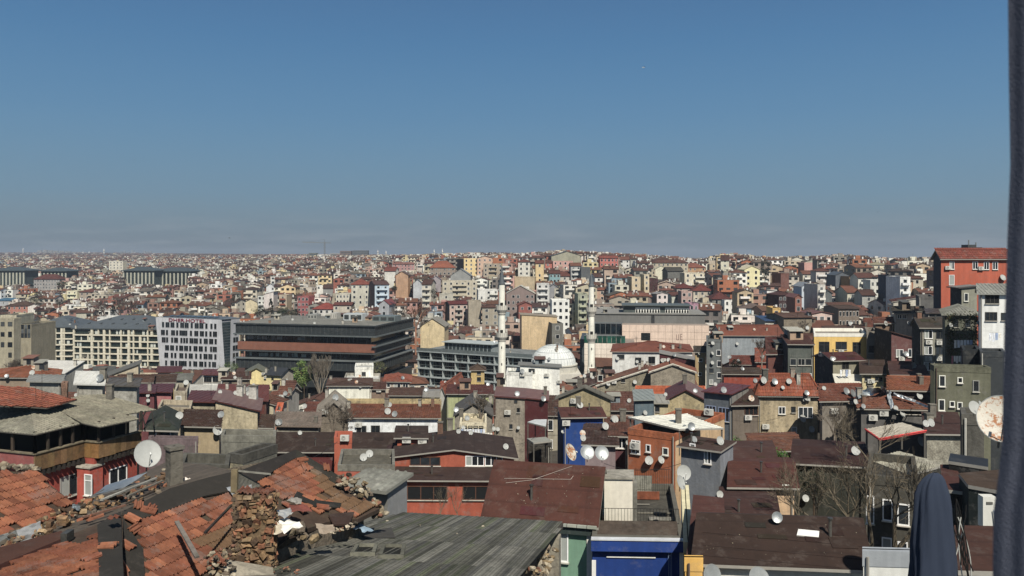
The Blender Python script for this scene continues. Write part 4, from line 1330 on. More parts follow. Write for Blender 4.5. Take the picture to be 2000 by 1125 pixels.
# --- centre
B('house', 'grey gabled house with red tile roof beside the green wall', 856, 872, 776, 140, -8, 10, '#a9aaa6', ('gf', '#9a4f38', 757, T), xs=908, side='#9a948c', yb=795)
B('house', 'red tile roof house in front of the glazed hotel', 862, 914, 766, 152, -10, 8, '#8d8275', ('gs', '#a24c34', 748, T), yb=775)
B('house', 'olive green walled house with maroon strip roof', 873, 962, 770, 134, -2, 8, '#a2a877', ('shed', '#6e3732', 762, T), yb=800, ref='the olive green walled house')
B('tower_house', 'narrow ochre tower house with hipped tile cap before the glazed hotel', 920, 946, 722, 190, 3, 5, '#bba05e', ('hip', '#5f4a3e', 712, T), [('F', 932, 726, 939, 731, 'd'), ('F', 932, 737, 939, 744, 'd')], yb=760, cat='tower house', far=False, ref='the narrow ochre tower house')
B('house', 'small cream house with brown shutters at the end of the long tile roof', 829, 856, 775, 138, -3, 7, '#d3ceb6', ('gs', '#8f8a80', 769, 'sheet'), [('F', 832, 778, 836, 787, 'd1'), ('F', 846, 777, 851, 786, 'd1')], yb=800)
B('house', 'grey gable house with dark verge above the laundry terrace', 888, 961, 812, 106, -2, 8, '#8d877b', ('gf', '#4b4844', 788, 'sheet'), yb=850, wk='conc', o=0.2)
B('house', 'cream terrace house cluttered with laundry and white tanks', 898, 950, 827, 98, -4, 6, '#cdc2a4', ('flat', '#b6a98a'), [('F', 903, 831, 945, 839, 'd', 4, 1)], yb=855, ref='the cream laundry terrace')
B('house', 'tall narrow grey brown party wall with three tiny windows', 968, 1025, 775, 110, -6, 8, '#8f8678', ('shedx', '#643430', 779, 'sheet'), [('F', 1010, 797, 1015, 805, 'd1'), ('F', 996, 829, 1000, 837, 'd1'), ('F', 1006, 783, 1009, 785, 'dn')], yb=888, wk='conc', ref='the tall grey brown party wall', o=0.2)
B('house', 'maroon clad flank building right of the tall grey wall', 1024, 1070, 778, 116, -8, 8, '#4c1f22', ('shedx', '#6a3733', 783, 'sheet'), yb=826, wk='metal', o=0.2)
B('house', 'white blank walled house with slanted grey roof and rooftop dishes', 1016, 1093, 714, 150, -6, 4.5, '#dcdcd6', ('shedx', '#63635e', 719, 'sheet'), [('F', 1033, 721, 1044, 727, 'd2')], side='#a9a59c', yb=776, ref='the white blank house before the dome')
B('house', 'lower white wing of the blank walled house with open corner', 989, 1040, 728, 148, -6, 6, '#dddcd5', ('flat', '#7f8480'), yb=768)
B('house', 'beige gabled house with grey corrugated roof and piped shade-coloured flank', 1091, 1192, 777, 100, -9, 9, '#9f916c', ('gf', '#5d5b54', 757, 'corr'), xs=1068, side='#59574f', yb=812, wk='conc', ref='the beige gable with piped flank')  # side colour holds the shade of the left face
B('house', 'cobalt blue house with shade-coloured flank and brown roof', 1101, 1178, 815, 88, 4, 8, '#163d80', ('gs', '#6b3a35', 797, 'shingle'), xs=1089, side='#10264e', yb=905, wk='pc', ref='the cobalt blue house')  # darker blue side is painted shade on the same blue wall
B('house', 'mauve rendered house with brown tile roof behind the three big dishes', 1143, 1202, 868, 72, -8, 8, '#857577', ('gs', '#553a35', 845, T), yb=915, ref='the mauve house behind the big dishes')
B('house', 'pale pink low house with tile roof between gable and orange wall', 1185, 1240, 800, 118, -3, 8, '#9b857a', ('gs', '#6e443b', 768, T), yb=825)
B('house', 'dark brown tiled roof below the beige gable', 1186, 1232, 842, 90, 3, 7, '#8b7a70', ('gs', '#74473a', 820, T), yb=858)
B('house', 'maroon walled house with blue white framed bay window', 1192, 1226, 852, 74, -8, 6, '#6a3f44', ('shed', '#7a4a3c', 838, T), [('F', 1200, 857, 1222, 874, 'w3t')], yb=915)
ruin = B('house', 'stone ruin with patched gables and white verge board', 1166, 1362, 755, 148, -2, 8, '#8d8570', ('gf', '#7d5142', 724, T), [('F', 1214, 735, 1220, 746, 'd'), ('F', 1168, 733, 1177, 744, 'c')], yb=775, wk='stone', ref='the stone ruin', o=0.2)
ruin2 = B('house', 'small ruin gable with orange tile roof on the stone ruin', 1271, 1357, 728, 143, -2, 6, '#8b8272', ('gf', '#99563f', 713, T), yb=755, wk='stone')
B('house', 'white walled house with large brown tile hip roof below the mall', 1196, 1352, 687, 188, -2, 16, '#c9cac7', ('hip', '#8a4733', 668, T), [('F', 1206, 693, 1219, 701, 'd2'), ('F', 1241, 699, 1252, 709, 'd2'), ('F', 1267, 697, 1279, 710, 'd2')], yb=715, far=False, ref='the large brown hip roof below the mall')
B('house', 'maroon clad sloping wall in front of the brown hip roof', 1288, 1360, 690, 176, -3, 6, '#471c20', ('shedx', '#8b867e', 705, 'sheet'), yb=724, wk='metal', o=0.1)
B('house', 'tan tower house under a dark projecting eave', 1358, 1378, 688, 165, -5, 8, '#a58c5f', ('gs', '#4d453e', 678, T), [('F', 1365, 700, 1371, 706, 'c', 1, 1), ('F', 1364, 728, 1370, 733, 'c')], yb=752)
B('apartment_block', 'narrow grey tower house hung with white dishes', 1380, 1410, 664, 162, -7, 9, '#656a6b', ('flat', '#4a4d4c'), [('F', 1384, 668, 1394, 672, 'd'), ('F', 1400, 684, 1407, 694, 'w'), ('F', 1401, 705, 1408, 716, 'w'), ('F', 1401, 728, 1408, 738, 'w'), ('F', 1386, 720, 1393, 728, 'd'), ('F', 1386, 742, 1392, 750, 'w')], yb=758, cat='apartment block', ref='the grey tower house hung with dishes')
B('house', 'large blank blue grey wall under a brown tile roof', 1410, 1531, 655, 208, -2, 12, '#878f95', ('gs', '#8b4833', 636, T), yb=705, ref='the blank blue grey wall')
B('house', 'brick red house with maroon eave and small trees at its foot', 1428, 1482, 712, 160, -3, 8, '#9c4a34', ('gs', '#7c3a2c', 697, T), yb=730, ref='the brick red house')
B('house', 'lower red wall house with brown sloping roof', 1414, 1484, 731, 146, -3, 8, '#96402d', ('gs', '#55443a', 722, T), yb=758)
B('house', 'red house with steep tile gable beside the green grey block', 1478, 1530, 706, 158, -4, 8, '#a04a34', ('gs', '#9a4a36', 682, T), yb=740)
B('house', 'orange rendered wall under a thin dark eave', 1241, 1378, 758, 126, -1.5, 2, '#bd5a2b', ('flat', '#3f2f2a'), yb=775, ref='the orange rendered wall')
B('house', 'beige gabled house with maroon roof slope', 1304, 1375, 780, 110, -4, 9, '#a3946f', ('gf', '#5a2a2c', 762, 'sheet'), xs=None, yb=820, wk='conc', ref='the beige gable with maroon slope')
B('house', 'cream annex with one square window left of the beige maroon gable', 1276, 1305, 788, 108, -4, 6, '#b0a27e', ('shed', '#9d998d', 783, 'sheet'), [('F', 1280, 793, 1287, 803, 'd1')], yb=810)
B('house', 'blue grey shed glass veranda house left of the cream annex', 1240, 1277, 782, 106, 8, 7, '#56666f', ('shed', '#8d948f', 770, 'sheet'), yb=812)
B('house', 'dark blue grey house with big maroon metal roof and upper windows', 1375, 1429, 765, 98, -34, 9, '#5a6068', ('shed', '#6a3034', 752, 'sheet'), [('F', 1380, 793, 1397, 815, 'l3'), ('F', 1404, 797, 1424, 822, 'l3')], xs=1462, side='#7d7b75', yb=850, ref='the maroon metal roof')  # bluish front painted as shaded, greyer side painted as lit
B('house', 'brown tin roofed wooden bay with lattice window', 1431, 1480, 792, 96, 6, 6, '#6c6156', ('shed', '#503730', 762, 'shingle'), [('F', 1455, 795, 1479, 810, 'b3o')], yb=852, ref='the wooden lattice bay')
B('house', 'large bare concrete house with orange tile roof and mixed windows', 1481, 1597, 760, 100, -3, 10, '#aa9a7b', ('hip', '#a4502f', 735, T), [('F', 1563, 760 + 2, 1588, 772, 'w3o'), ('F', 1521, 795, 1533, 808, 'w2'), ('F', 1546, 795, 1553, 805, 'd1'), ('F', 1560, 796, 1586, 815, 'w3t'), ('F', 1524, 845, 1530, 853, 'w1'), ('F', 1547, 835, 1555, 854, 'w1')], yb=862, wk='conc', xs=1607, ref='the large bare concrete house', chim=1)
B('house', 'house with white canopy roof over its terrace and orange and grey front', 1227, 1319, 838, 70, -35, 8, '#a4592f', ('flat', '#6b655c'), [('F', 1235, 862, 1249, 884, 'w2'), ('F', 1263, 870, 1270, 881, 'w1'), ('F', 1296, 876, 1304, 887, 'c1')], xs=1415, side='#c9a77c', yb=918, ref='the white canopy terrace house')
B('house', 'slate blue house with pale window frames and brown roof', 1330, 1407, 872, 60, -33, 6, '#6d7178', ('shed', '#5a4039', 864, 'shingle'), [('F', 1377, 880, 1388, 904, 'w2'), ('F', 1350, 868, 1356, 876, 'w1')], xs=1432, side='#7c8088', yb=985, ref='the slate blue house')  # front colour carries shade, lighter side colour carries the light
B('house', 'low brown felt roofed house right of the slate blue house', 1420, 1512, 905, 62, 2, 7, '#8d8a84', ('gs', '#603c36', 884, 'shingle'), yb=925)
B('house', 'peach walled house with red brown felt roof among bare trees', 1430, 1551, 950, 56, -3, 8, '#c9a781', ('gs', '#6a382e', 905, 'shingle'), [('F', 1530, 949, 1538, 956, 'c1')], yb=992, ref='the peach walled house')
B('house', 'clay tile roof house behind the ivy hedge', 1466, 1560, 882, 84, 6, 8, '#8c5c48', ('gs', '#83503c', 855, T), yb=895)
PB('roof_canopy', 'white corrugated canopy roof over the orange and grey terrace house', [(1326, 838), (1414, 836), (1366, 819), (1343, 808), (1226, 814)], 68, 838, None, '#c9c8bd', 'metal', ribs=1, cat='canopy', posts=2.2)
PB('roof_canopy', 'red edged pale awning roof over a yard behind the bare trees', [(1717, 857), (1809, 841), (1762, 825), (1690, 838)], 62, 857, None, '#b9b09e', 'metal', ribs=1, cat='canopy', posts=2.2, edge='#c8302c')
# --- right side
B('house', 'green grey apartment house with maroon roof and three framed windows', 1539, 1588, 672, 125, -6, 9, '#545a55', ('shed', '#5a332d', 655, 'shingle'), [('F', 1544, 701, 1554, 713, 'g'), ('F', 1559, 701, 1571, 713, 'g'), ('F', 1574, 701, 1584, 713, 'g'), ('F', 1563, 730, 1571, 738, 'w1'), ('F', 1575, 730, 1584, 738, 'w1')], xs=1527, side='#33363a', yb=742, ref='the green grey house with three windows')  # dark side colour paints the unlit left face
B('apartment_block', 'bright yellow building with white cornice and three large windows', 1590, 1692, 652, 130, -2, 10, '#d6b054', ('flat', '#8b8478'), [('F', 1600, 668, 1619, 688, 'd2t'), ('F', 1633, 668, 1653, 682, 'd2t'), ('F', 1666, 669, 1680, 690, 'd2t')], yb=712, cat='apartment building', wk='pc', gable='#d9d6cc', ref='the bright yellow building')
B('house', 'house with shade-coloured flank, maroon roof, balcony and white awning', 1627, 1684, 704, 113, 10, 8, '#8a8570', ('gs', '#5e2b2c', 689, 'shingle'), [('F', 1645, 709, 1657, 720, 'd2o')], xs=1591, side='#31343a', yb=752, ref='the white awning house')  # flank shade is put into the side colour
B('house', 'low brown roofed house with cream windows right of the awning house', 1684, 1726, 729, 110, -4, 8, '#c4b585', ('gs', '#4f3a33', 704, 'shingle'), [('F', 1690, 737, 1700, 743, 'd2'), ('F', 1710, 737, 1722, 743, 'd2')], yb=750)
B('apartment_block', 'maroon rendered house with shade-coloured flank and a dish between two windows', 1741, 1797, 649, 120, -5, 9, '#6b4644', ('shedx', '#4b3230', 664, 'sheet'), [('F', 1751, 683, 1763, 697, 'w2'), ('F', 1774, 682, 1787, 697, 'w2')], xs=1708, side='#2a2b2f', yb=715, cat='apartment block', ref='the maroon rendered house', o=0.15)  # left face painted dark to stand for its shade
B('apartment_block', 'grey block with air conditioners under each of its tall windows', 1798, 1849, 637, 110, -5, 9, '#8d8c80', ('gs', '#4c4340', 621, 'shingle'), [('F', 1807, 646, 1820, 660, 'w2'), ('F', 1829, 647, 1843, 661, 'd2'), ('F', 1806, 677, 1820, 692, 'w2'), ('F', 1828, 678, 1843, 692, 'd2'), ('F', 1806, 708, 1819, 722, 'w2'), ('F', 1828, 709, 1842, 721, 'd2')], xs=1781, side='#3a3a3a', yb=735, cat='apartment block', ref='the grey block with air conditioners')  # shade of the left face is painted through the side colour
B('house', 'two stepped maroon felt roofs left of the olive building', 1741, 1812, 733, 98, -4, 8, '#5c5a58', ('shed', '#5a332d', 718, 'shingle'), yb=742)
B('house', 'maroon roof with white wall cap under the maroon rendered house', 1740, 1795, 720, 108, -4, 6, '#a8a7a4', ('gs', '#5a332d', 707, 'shingle'), yb=735)
B('house', 'orange clay tile roof over a dark grey wall left of the olive building', 1739, 1822, 762, 84, -8, 9, '#4d4a48', ('gs', '#a35a35', 739, T), yb=795, ref='the orange clay roof by the olive building')
B('apartment_block', 'olive rendered building with small deep windows and yellow right flank', 1825, 1935, 716, 75, -14, 8, '#666653', ('flat', '#6b6a62'), [('F', 1835, 734, 1845, 754, 'c1'), ('F', 1872, 738, 1878, 747, 'c1'), ('F', 1901, 744, 1911, 764, 'g1'), ('F', 1834, 781, 1844, 801, 'c1'), ('F', 1857, 785, 1862, 793, 'c1'), ('F', 1872, 787, 1877, 797, 'c1')], xs=1962, side='#c9b478', yb=815, cat='apartment building', wk='pl', ref='the olive rendered building')
B('house', 'brown tile roof of the left wing beside the foil patched roof', 1606, 1682, 783, 88, 5, 8, '#7e766c', ('gs', '#8a4a36', 754, T), yb=800)
B('house', 'large brown tile roof patched with silver foil along its ridge', 1682, 1818, 797, 82, -6, 10, '#5a5856', ('hip', '#8a4f38', 766, T), [('F', 1752, 801, 1806, 808, 'd', 4, 1, .9, .7)], yb=815, ref='the foil patched roof', chim=0)
B('house', 'maroon mansard with one white dormer window and beige wall', 1612, 1700, 803, 92, -3, 6, '#8f8778', ('shed', '#58332d', 783, 'shingle'), [('F', 1617, 804, 1641, 812, 'w2'), ('F', 1676, 807, 1685, 817, 'w1'), ('F', 1620, 832, 1632, 845, 'dn')], yb=850, ref='the maroon mansard', wk='conc')
B('house', 'maroon felt roof over a flaking white stone wall by the concrete pier', 1810, 1880, 848, 67, -3, 8, '#a9a493', ('shed', '#553330', 808, 'shingle'), yb=885, wk='stone', ref='the flaking white stone wall')
PB('house', 'pale corrugated hip roof over a shade-coloured wall behind the bare trees', [(1697, 898), (1776, 927), (1844, 908), (1757, 881)], 50, 926, '#3a3833', '#a39f8e', 'conc', ref='the pale corrugated roof', drop=.5, ribs=1)  # dark wall colour stands in for shade below the roof
B('apartment_block', 'brick red corner building with four white windows against the sky', 1838, 1975, 503, 130, -2, 14, '#ad5032', ('gs', '#8f3f30', 490, T), [('F', 1855, 512, 1863, 525, 'w2'), ('F', 1900, 512, 1909, 525, 'w2'), ('F', 1922, 512, 1931, 526, 'w2'), ('F', 1939, 512, 1948, 526, 'w2'), ('F', 1854, 538, 1863, 556, 'w1n')], xs=1823, side='#43434c', yb=600, cat='apartment building', wk='pc', ref='the brick red corner building')  # dark side colour is painted shade on the left face
B('house', 'grey gabled house in front of the brick red building', 1878, 1908, 563, 112, -8, 8, '#8b8a7a', ('shedx', '#4f4a46', 560, 'sheet'), [('F', 1884, 573, 1890, 588, 'c1')], xs=1856, side='#3a3c3e', yb=610)  # side colour darkened to paint the left face in shade
B('apartment_block', 'white balconied block with grey sheet roof beside the dark curtain', 1914, 1975, 572, 88, -4, 4, '#d5d6d4', ('gs', '#83847e', 556, 'corr'), [('F', 1925, 577, 1950, 592, 'd3o'), ('F', 1925, 611, 1946, 625, 'd3'), ('F', 1956, 612, 1966, 625, 'd1')], yb=683, cat='apartment block', ref='the white balconied block', wk='pc')
B('house', 'vine hung house with grey hipped roof left of the white balconied block', 1846, 1908, 613, 96, -4, 9, '#5f6153', ('hip', '#75756c', 598, 'corr'), [('F', 1862, 625, 1870, 638, 'd'), ('F', 1886, 625, 1894, 638, 'd')], yb=700, ref='the vine hung house')
B('house', 'long pale house with dark roof and cream shuttered windows', 1747, 1804, 612, 140, -3, 8, '#b9ac98', ('gs', '#48443f', 601, T), [('F', 1753, 615, 1760, 622, 'c2'), ('F', 1764, 615, 1770, 622, 'c2'), ('F', 1782, 616, 1788, 623, 'c2'), ('F', 1791, 616, 1798, 623, 'c2')], yb=636, ref='the long pale shuttered house')
B('house', 'white walled house with maroon sloping roof left of the red building', 1745, 1790, 590, 165, 10, 8, '#b9b3a4', ('shedx', '#5c3230', 583, T), yb=602)
B('apartment_block', 'narrow dark grey slab between hillside and the brick red building', 1795, 1824, 580, 148, 8, 9, '#5c5b5a', ('flat', '#3e3e3e'), yb=640, cat='apartment block')
B('house', 'dark house below the brick red building with flat roof', 1812, 1850, 612, 124, 5, 9, '#4a4a4c', ('gs', '#4a413d', 604, 'sheet'), yb=640)
B('house', 'rusty roofed house with round window behind the maroon rendered house', 1710, 1745, 632, 140, 4, 8, '#77604e', ('gs', '#7a4636', 622, T), yb=650)
B('house', 'brown tile roof right of the bright yellow building', 1692, 1720, 640, 150, 4, 8, '#6f6257', ('gs', '#7d4433', 624, T), [('F', 1697, 648, 1706, 658, 'd')], yb=705)
B('house', 'narrow tan house squeezed right of the yellow building', 1693, 1712, 648, 128, -3, 8, '#7e776c', ('flat', '#5c4a40'), [('F', 1697, 676, 1706, 688, 'd')], yb=703)
B('house', 'dark maroon felt roof house left of the green grey block', 1500, 1537, 690, 128, 6, 8, '#6a4038', ('gs', '#5e302d', 658, 'shingle'), yb=700)
B('house', 'grey shed roof house with reddish wall at the foot of the green block', 1478, 1545, 766, 112, 4, 9, '#7a6a5c', ('gs', '#9a4b35', 742, T), yb=775)

for r_, kx in ((ruin, 0), (ruin2, 1)):
    ap = r_.pt(r_.W / 2, -.3, r_.zr + .25)
    for a_ in (-.3, r_.W + .3):
        q = M(); q.tube(r_.pt(a_, -.3, r_.zt + .15), ap, .12, .12, C('#c9c4b4'), 'pc', 4); q.build('verge_board', r_.root)
# ================================================================== FOREGROUND
random.seed(21)
in_poly = _in
class Plane:
    def __init__(s, O, e, f):
        s.O, s.e, s.f = O, e.normalized(), f.normalized(); s.n = s.e.cross(s.f).normalized()
        if s.n.z < 0: s.n = -s.n
    def at(s, px, py): return on_plane(px, py, s.O, s.n)
    def uv(s, p): d = p - s.O; return d.dot(s.e), d.dot(s.f)
    def poly(s, pts): return [s.at(*q) for q in pts]
    def p(s, a, b, h=0): return s.O + s.e * a + s.f * b + s.n * h

def tile_mesh(i, tw, te):
    c = RC(TILEC[i % 6] if i < 6 else '#7a5a3e', .72)
    m = M(); t = 0.034
    prof = [(0, .0), (.10, .044), (.24, .046), (.34, .002), (.5, .002), (.60, .042), (.74, .044), (.84, .002), (1.0, .004)]
    L = te * 1.10
    for k in range(len(prof) - 1):
        (a, h0), (b, h1) = prof[k], prof[k + 1]
        p0 = V(a * tw, 0, h0 + .042); p1 = V(b * tw, 0, h1 + .042)
        m.face([p0, p1, p1 + V(0, L, -.034), p0 + V(0, L, -.034)], c, 'tile')
        m.face([p0 - V(0, 0, t), p1 - V(0, 0, t), p1, p0], c, 'tile')
    m.face([V(0, 0, .008), V(0, L, -.012), V(0, L, .010), V(0, 0, .030)][::-1], c, 'tile')
    m.face([V(tw, 0, .014), V(tw, L, -.006), V(tw, L, .014), V(tw, 0, .036)], c, 'tile')
    o = m.build('tile', link=False); me = o.data; bpy.data.objects.remove(o)
    return me
TM = {}
def lay_tiles(root, pl, poly_px, tw, te, limit=300, miss=0.03, mossy=0.15, wob=0.006):
    poly = [pl.uv(q) for q in pl.poly(poly_px)]
    if (tw, te) not in TM: TM[(tw, te)] = [tile_mesh(i, tw * 0.985, te) for i in range(8)]
    ms = TM[(tw, te)]
    u0 = min(a for a, b in poly); u1 = max(a for a, b in poly); v0 = min(b for a, b in poly); v1 = max(b for a, b in poly)
    items = []
    r0 = int(v0 // te); r1 = int(v1 // te) + 1
    for r in range(r0, r1):
        for k in range(int(u0 // tw), int(u1 // tw) + 1):
            a, b = k * tw, r * te
            if in_poly(a + tw / 2, b + te / 2, poly) and random.random() > miss:
                wv = 0.02 * math.sin(a * 1.3 + r) + 0.015 * math.sin(a * 3.1)
                items.append((a, b + wv, r))
    items = [(pl.p(a, b), a, b) for a, b, r in items]
    items.sort(key=lambda q: q[0].y)
    cnt = 0
    for q, a, b in items:
        cnt += 1
        if cnt > limit: break
        ang = random.gauss(0, 0.008) if random.random() > .05 else random.gauss(0, .09)
        e = pl.e * math.cos(ang) + pl.f * math.sin(ang); f = -pl.e * math.sin(ang) + pl.f * math.cos(ang)
        moss = pnoise(V(a * .6, b * .7, 3.3)) + random.gauss(0, .1)
        i = 6 + (random.random() < .3) if moss > .42 - mossy else random.randrange(6)
        o = put('tile', ms[min(i, 7)], root, pl.p(a, b, random.uniform(0.0, wob)), e, f, pl.n)
    return len(items)
def chunk_mesh(seed, key='stone', col='#8a7a66'):
    rnd = random.Random(seed)
    m = M()
    t = (1 + 5 ** .5) / 2
    vs_ = [V(-1, t, 0), V(1, t, 0), V(-1, -t, 0), V(1, -t, 0), V(0, -1, t), V(0, 1, t), V(0, -1, -t), V(0, 1, -t), V(t, 0, -1), V(t, 0, 1), V(-t, 0, -1), V(-t, 0, 1)]
    vs_ = [q.normalized() * rnd.uniform(.32, .56) for q in vs_]
    fs = [(0, 11, 5), (0, 5, 1), (0, 1, 7), (0, 7, 10), (0, 10, 11), (1, 5, 9), (5, 11, 4), (11, 10, 2), (10, 7, 6), (7, 1, 8), (3, 9, 4), (3, 4, 2), (3, 2, 6), (3, 6, 8), (3, 8, 9), (4, 9, 5), (2, 4, 11), (6, 2, 10), (8, 6, 7), (9, 8, 1)]
    m.shared(vs_, fs, C(col), key, sm=False)
    o = m.build('stone', link=False); me = o.data; bpy.data.objects.remove(o)
    return me
def block_mesh(seed, col):
    rnd = random.Random(seed); m = M()
    v = [V(x + rnd.uniform(-.09, .09), y + rnd.uniform(-.09, .09), z + rnd.uniform(-.09, .09)) for x in (-.45, .45) for y in (-.4, .4) for z in (-.4, .4)]
    m.shared(v, [(0, 1, 3, 2), (4, 6, 7, 5), (0, 4, 5, 1), (2, 3, 7, 6), (0, 2, 6, 4), (1, 5, 7, 3)], C(col), 'stone', sm=False)
    o = m.build('stone', link=False); me = o.data; bpy.data.objects.remove(o)
    return me
BLK = [block_mesh(i + 40, c) for i, c in enumerate(['#8a6a45', '#76583c', '#92734d', '#6a5138', '#8c5a3c', '#a08560', '#5f4a38', '#7f6747'])]
CHK = [chunk_mesh(i, 'stone', c) for i, c in enumerate(['#7f7160', '#918269', '#675a4b', '#8f7a58', '#7f5540', '#5b5347', '#a79b84', '#8f5c42'])]
def rot_rand(s):
    r = Matrix.Rotation(random.uniform(0, 6.28), 3, 'Z') @ Matrix.Rotation(random.uniform(0, 6.28), 3, 'X')
    return r @ Matrix.Diagonal(V(*s))
def stone_at(name, root, loc, s, me=None, top=None, flat=.6):
    o = bpy.data.objects.new(name, me or random.choice(CHK)); COLL.objects.link(o)
    if root: o.parent = root; loc = loc - ORG[root.name]
    mm = rot_rand((s, s * random.uniform(.6, 1), s * random.uniform(flat * .7, flat))).to_4x4(); mm.translation = loc
    o.matrix_local = mm
    return o
def board(m, a, b, wd, th, col, key='wood', up=UP):
    d = (b - a); dn = d.normalized(); s = dn.cross(up).normalized(); t = s.cross(dn)
    m.box(a - s * wd / 2, s * wd, d, t * th, col, key) if s.cross(dn).dot(t) > 0 else m.box(a - s * wd / 2, s * wd, d, t * th, col, key)
def crumple(px_poly_fn, nx, ny, amp, seed, col, key, m=None):
    """wrinkled sheet over a bilinear patch of four 3D corners"""
    c00, c10, c11, c01 = px_poly_fn
    m = m or M()
    nrm = (c10 - c00).cross(c01 - c00).normalized()
    vs_ = []
    for j in range(ny + 1):
        for i in range(nx + 1):
            s, t = i / nx, j / ny
            p = c00 * (1 - s) * (1 - t) + c10 * s * (1 - t) + c11 * s * t + c01 * (1 - s) * t
            h = pnoise(V(s * nx * .45 + seed, t * ny * .45, seed)) + .5 * pnoise(V(s * nx * .9, t * ny * .9 + seed, 1))
            vs_.append(p + nrm * h * amp + V(0, 0, 0))
    fs = [(j * (nx + 1) + i, j * (nx + 1) + i + 1, (j + 1) * (nx + 1) + i + 1, (j + 1) * (nx + 1) + i) for j in range(ny) for i in range(nx)]
    m.shared(vs_, fs, C(col), key, sm=False)
    return m

# ---- the big broken clay tile roof
Nn = P(240, 1005, 20.0); Ff = P(575, 882, 26.4)
eR = (Ff - Nn); eR.z = 0; eR.normalize()
qR = V(eR.y, -eR.x, 0)
pit = R(24.6)
RA = Plane(Nn, eR, -qR * math.cos(pit) + UP * math.sin(pit))
RL = Plane(Nn, -eR, qR * math.cos(R(14)) + UP * math.sin(R(14)))
hp = RL.at(-20, 1100) - Nn; nB = qR.cross(hp).normalized()
nB = -nB if nB.z < 0 else nB
fB = nB.cross(qR); fB = -fB if fB.z < 0 else fB
RB = Plane(Nn, qR, fB); print('pitch', fB)
house = thing('old_house', 'old house with broken clay tile roof, felt patches and a crumbling rubble chimney, bottom left', 'house', (Nn.x + 1, Nn.y + 2, 17))
# timber deck under the tiles
dk_ = M(); dk_.occ = True
outA = [(240, 1003), (330, 958), (470, 921), (577, 881), (662, 938), (742, 992), (700, 1012), (640, 1018), (560, 1045), (520, 1075), (460, 1100), (400, 1150), (330, 1200), (240, 1200)]
ptsA = [q - RA.n * .02 for q in RA.poly(outA)]
ctr = RA.poly([(400, 1010)])[0]
for i in range(len(ptsA)):
    j = (i + 1) % len(ptsA)
    dk_.face([ptsA[i], ptsA[j], ctr - RA.n * .02] if ((ptsA[j] - ptsA[i]).cross(ctr - ptsA[i])).z > 0 else [ptsA[j], ptsA[i], ctr - RA.n * .02], C('#4a3a2e'), 'wood')
    lo = V(0, 0, -.12)
    dk_.face([ptsA[i], ptsA[i] + lo, ptsA[j] + lo, ptsA[j]], C('#3d3026'), 'wood')
outB = [(240, 1003), (125, 1047), (-20, 1100), (-20, 1220), (240, 1220)]
dk_.face([q - RB.n * .02 for q in RB.poly(outB)], C('#4a3a2e'), 'wood')
dk_.build('roof_deck', house)
TW, TE = 0.225, 0.335
T1 = [(262, 1022), (300, 1008), (400, 975), (452, 962), (465, 975), (462, 1000), (464, 1060), (430, 1092), (395, 1118), (330, 1160), (286, 1160), (276, 1085), (268, 1060)]
T2 = [(505, 942), (556, 908), (578, 895), (632, 925), (652, 945), (655, 962), (735, 985), (700, 1006), (645, 1004), (610, 1000), (560, 978), (528, 962)]
n1 = lay_tiles(house, RA, T1, TW, TE, 170)
n2 = lay_tiles(house, RA, T2, TW, TE, 110, mossy=.12)
T3 = [(-15, 1122), (60, 1088), (125, 1062), (165, 1062), (190, 1048), (193, 1085), (195, 1160), (-15, 1200)]
n3 = lay_tiles(house, RB, T3, TW, TE, 110, mossy=-.3)
print('tiles', n1, n2, n3)
# felt strips
fm = M(); fm.occ = True
def felt(pl, pts, h, col, key='shingle'):
    q = [x + pl.n * h for x in pl.poly(pts)]
    c = sum(q, V(0, 0, 0)) / len(q)
    if (q[1] - q[0]).cross(q[2] - q[1]).dot(pl.n) < 0: q = q[::-1]
    n = len(q)
    for i in range(n):
        j = (i + 1) % n
        fm.face([q[i], q[j], c + pl.n * .02], C(col, .62), key)
        fm.face([q[i], q[i] - pl.n * .05, q[j] - pl.n * .05, q[j]], C(col), key)
felt(RA, [(236, 1006), (330, 958), (400, 938), (470, 921), (452, 962), (400, 972), (300, 1010), (262, 1020)], .07, '#4b463f')
felt(RA, [(470, 922), (577, 882), (578, 897), (556, 909), (505, 942), (478, 950)], .075, '#453f3a')
felt(RA, [(577, 882), (668, 938), (655, 952), (632, 930), (577, 897)], .08, '#4c483d')
felt(RB, [(190, 1030), (236, 1004), (243, 1170), (195, 1170)], .07, '#47433c')
felt(RA, [(230, 1004), (256, 1045), (278, 1078), (283, 1170), (232, 1170)], .072, '#45413a')
felt(RA, [(578, 965), (620, 985), (665, 988), (662, 996), (615, 994), (572, 975)], .10, '#3b3c38')
felt(RA, [(640, 1010), (690, 1005), (680, 1030), (650, 1030)], .10, '#5a4238')
fm.build('felt_patch', house)
# brown ridge flashing along the front hip
fl = M()
qa = [q + RB.n * .10 for q in RB.poly([(-15, 1082), (120, 1045), (128, 1058), (-15, 1118)])]
fl.face(qa if (qa[1] - qa[0]).cross(qa[2] - qa[1]).z > 0 else qa[::-1], C('#7a4c38', .55), 'shingle')
qb = [x - RB.n * .12 for x in qa]
for i in range(4): fl.face([qa[i], qb[i], qb[(i + 1) % 4], qa[(i + 1) % 4]], C('#4c2e28'), 'metal')
fl.box(RB.at(118, 1062) + V(0, 0, .02), V(.14, 0, 0), V(0, .3, 0), V(0, 0, .2), C('#33332f'), 'metal')
fl.build('flashing', house)
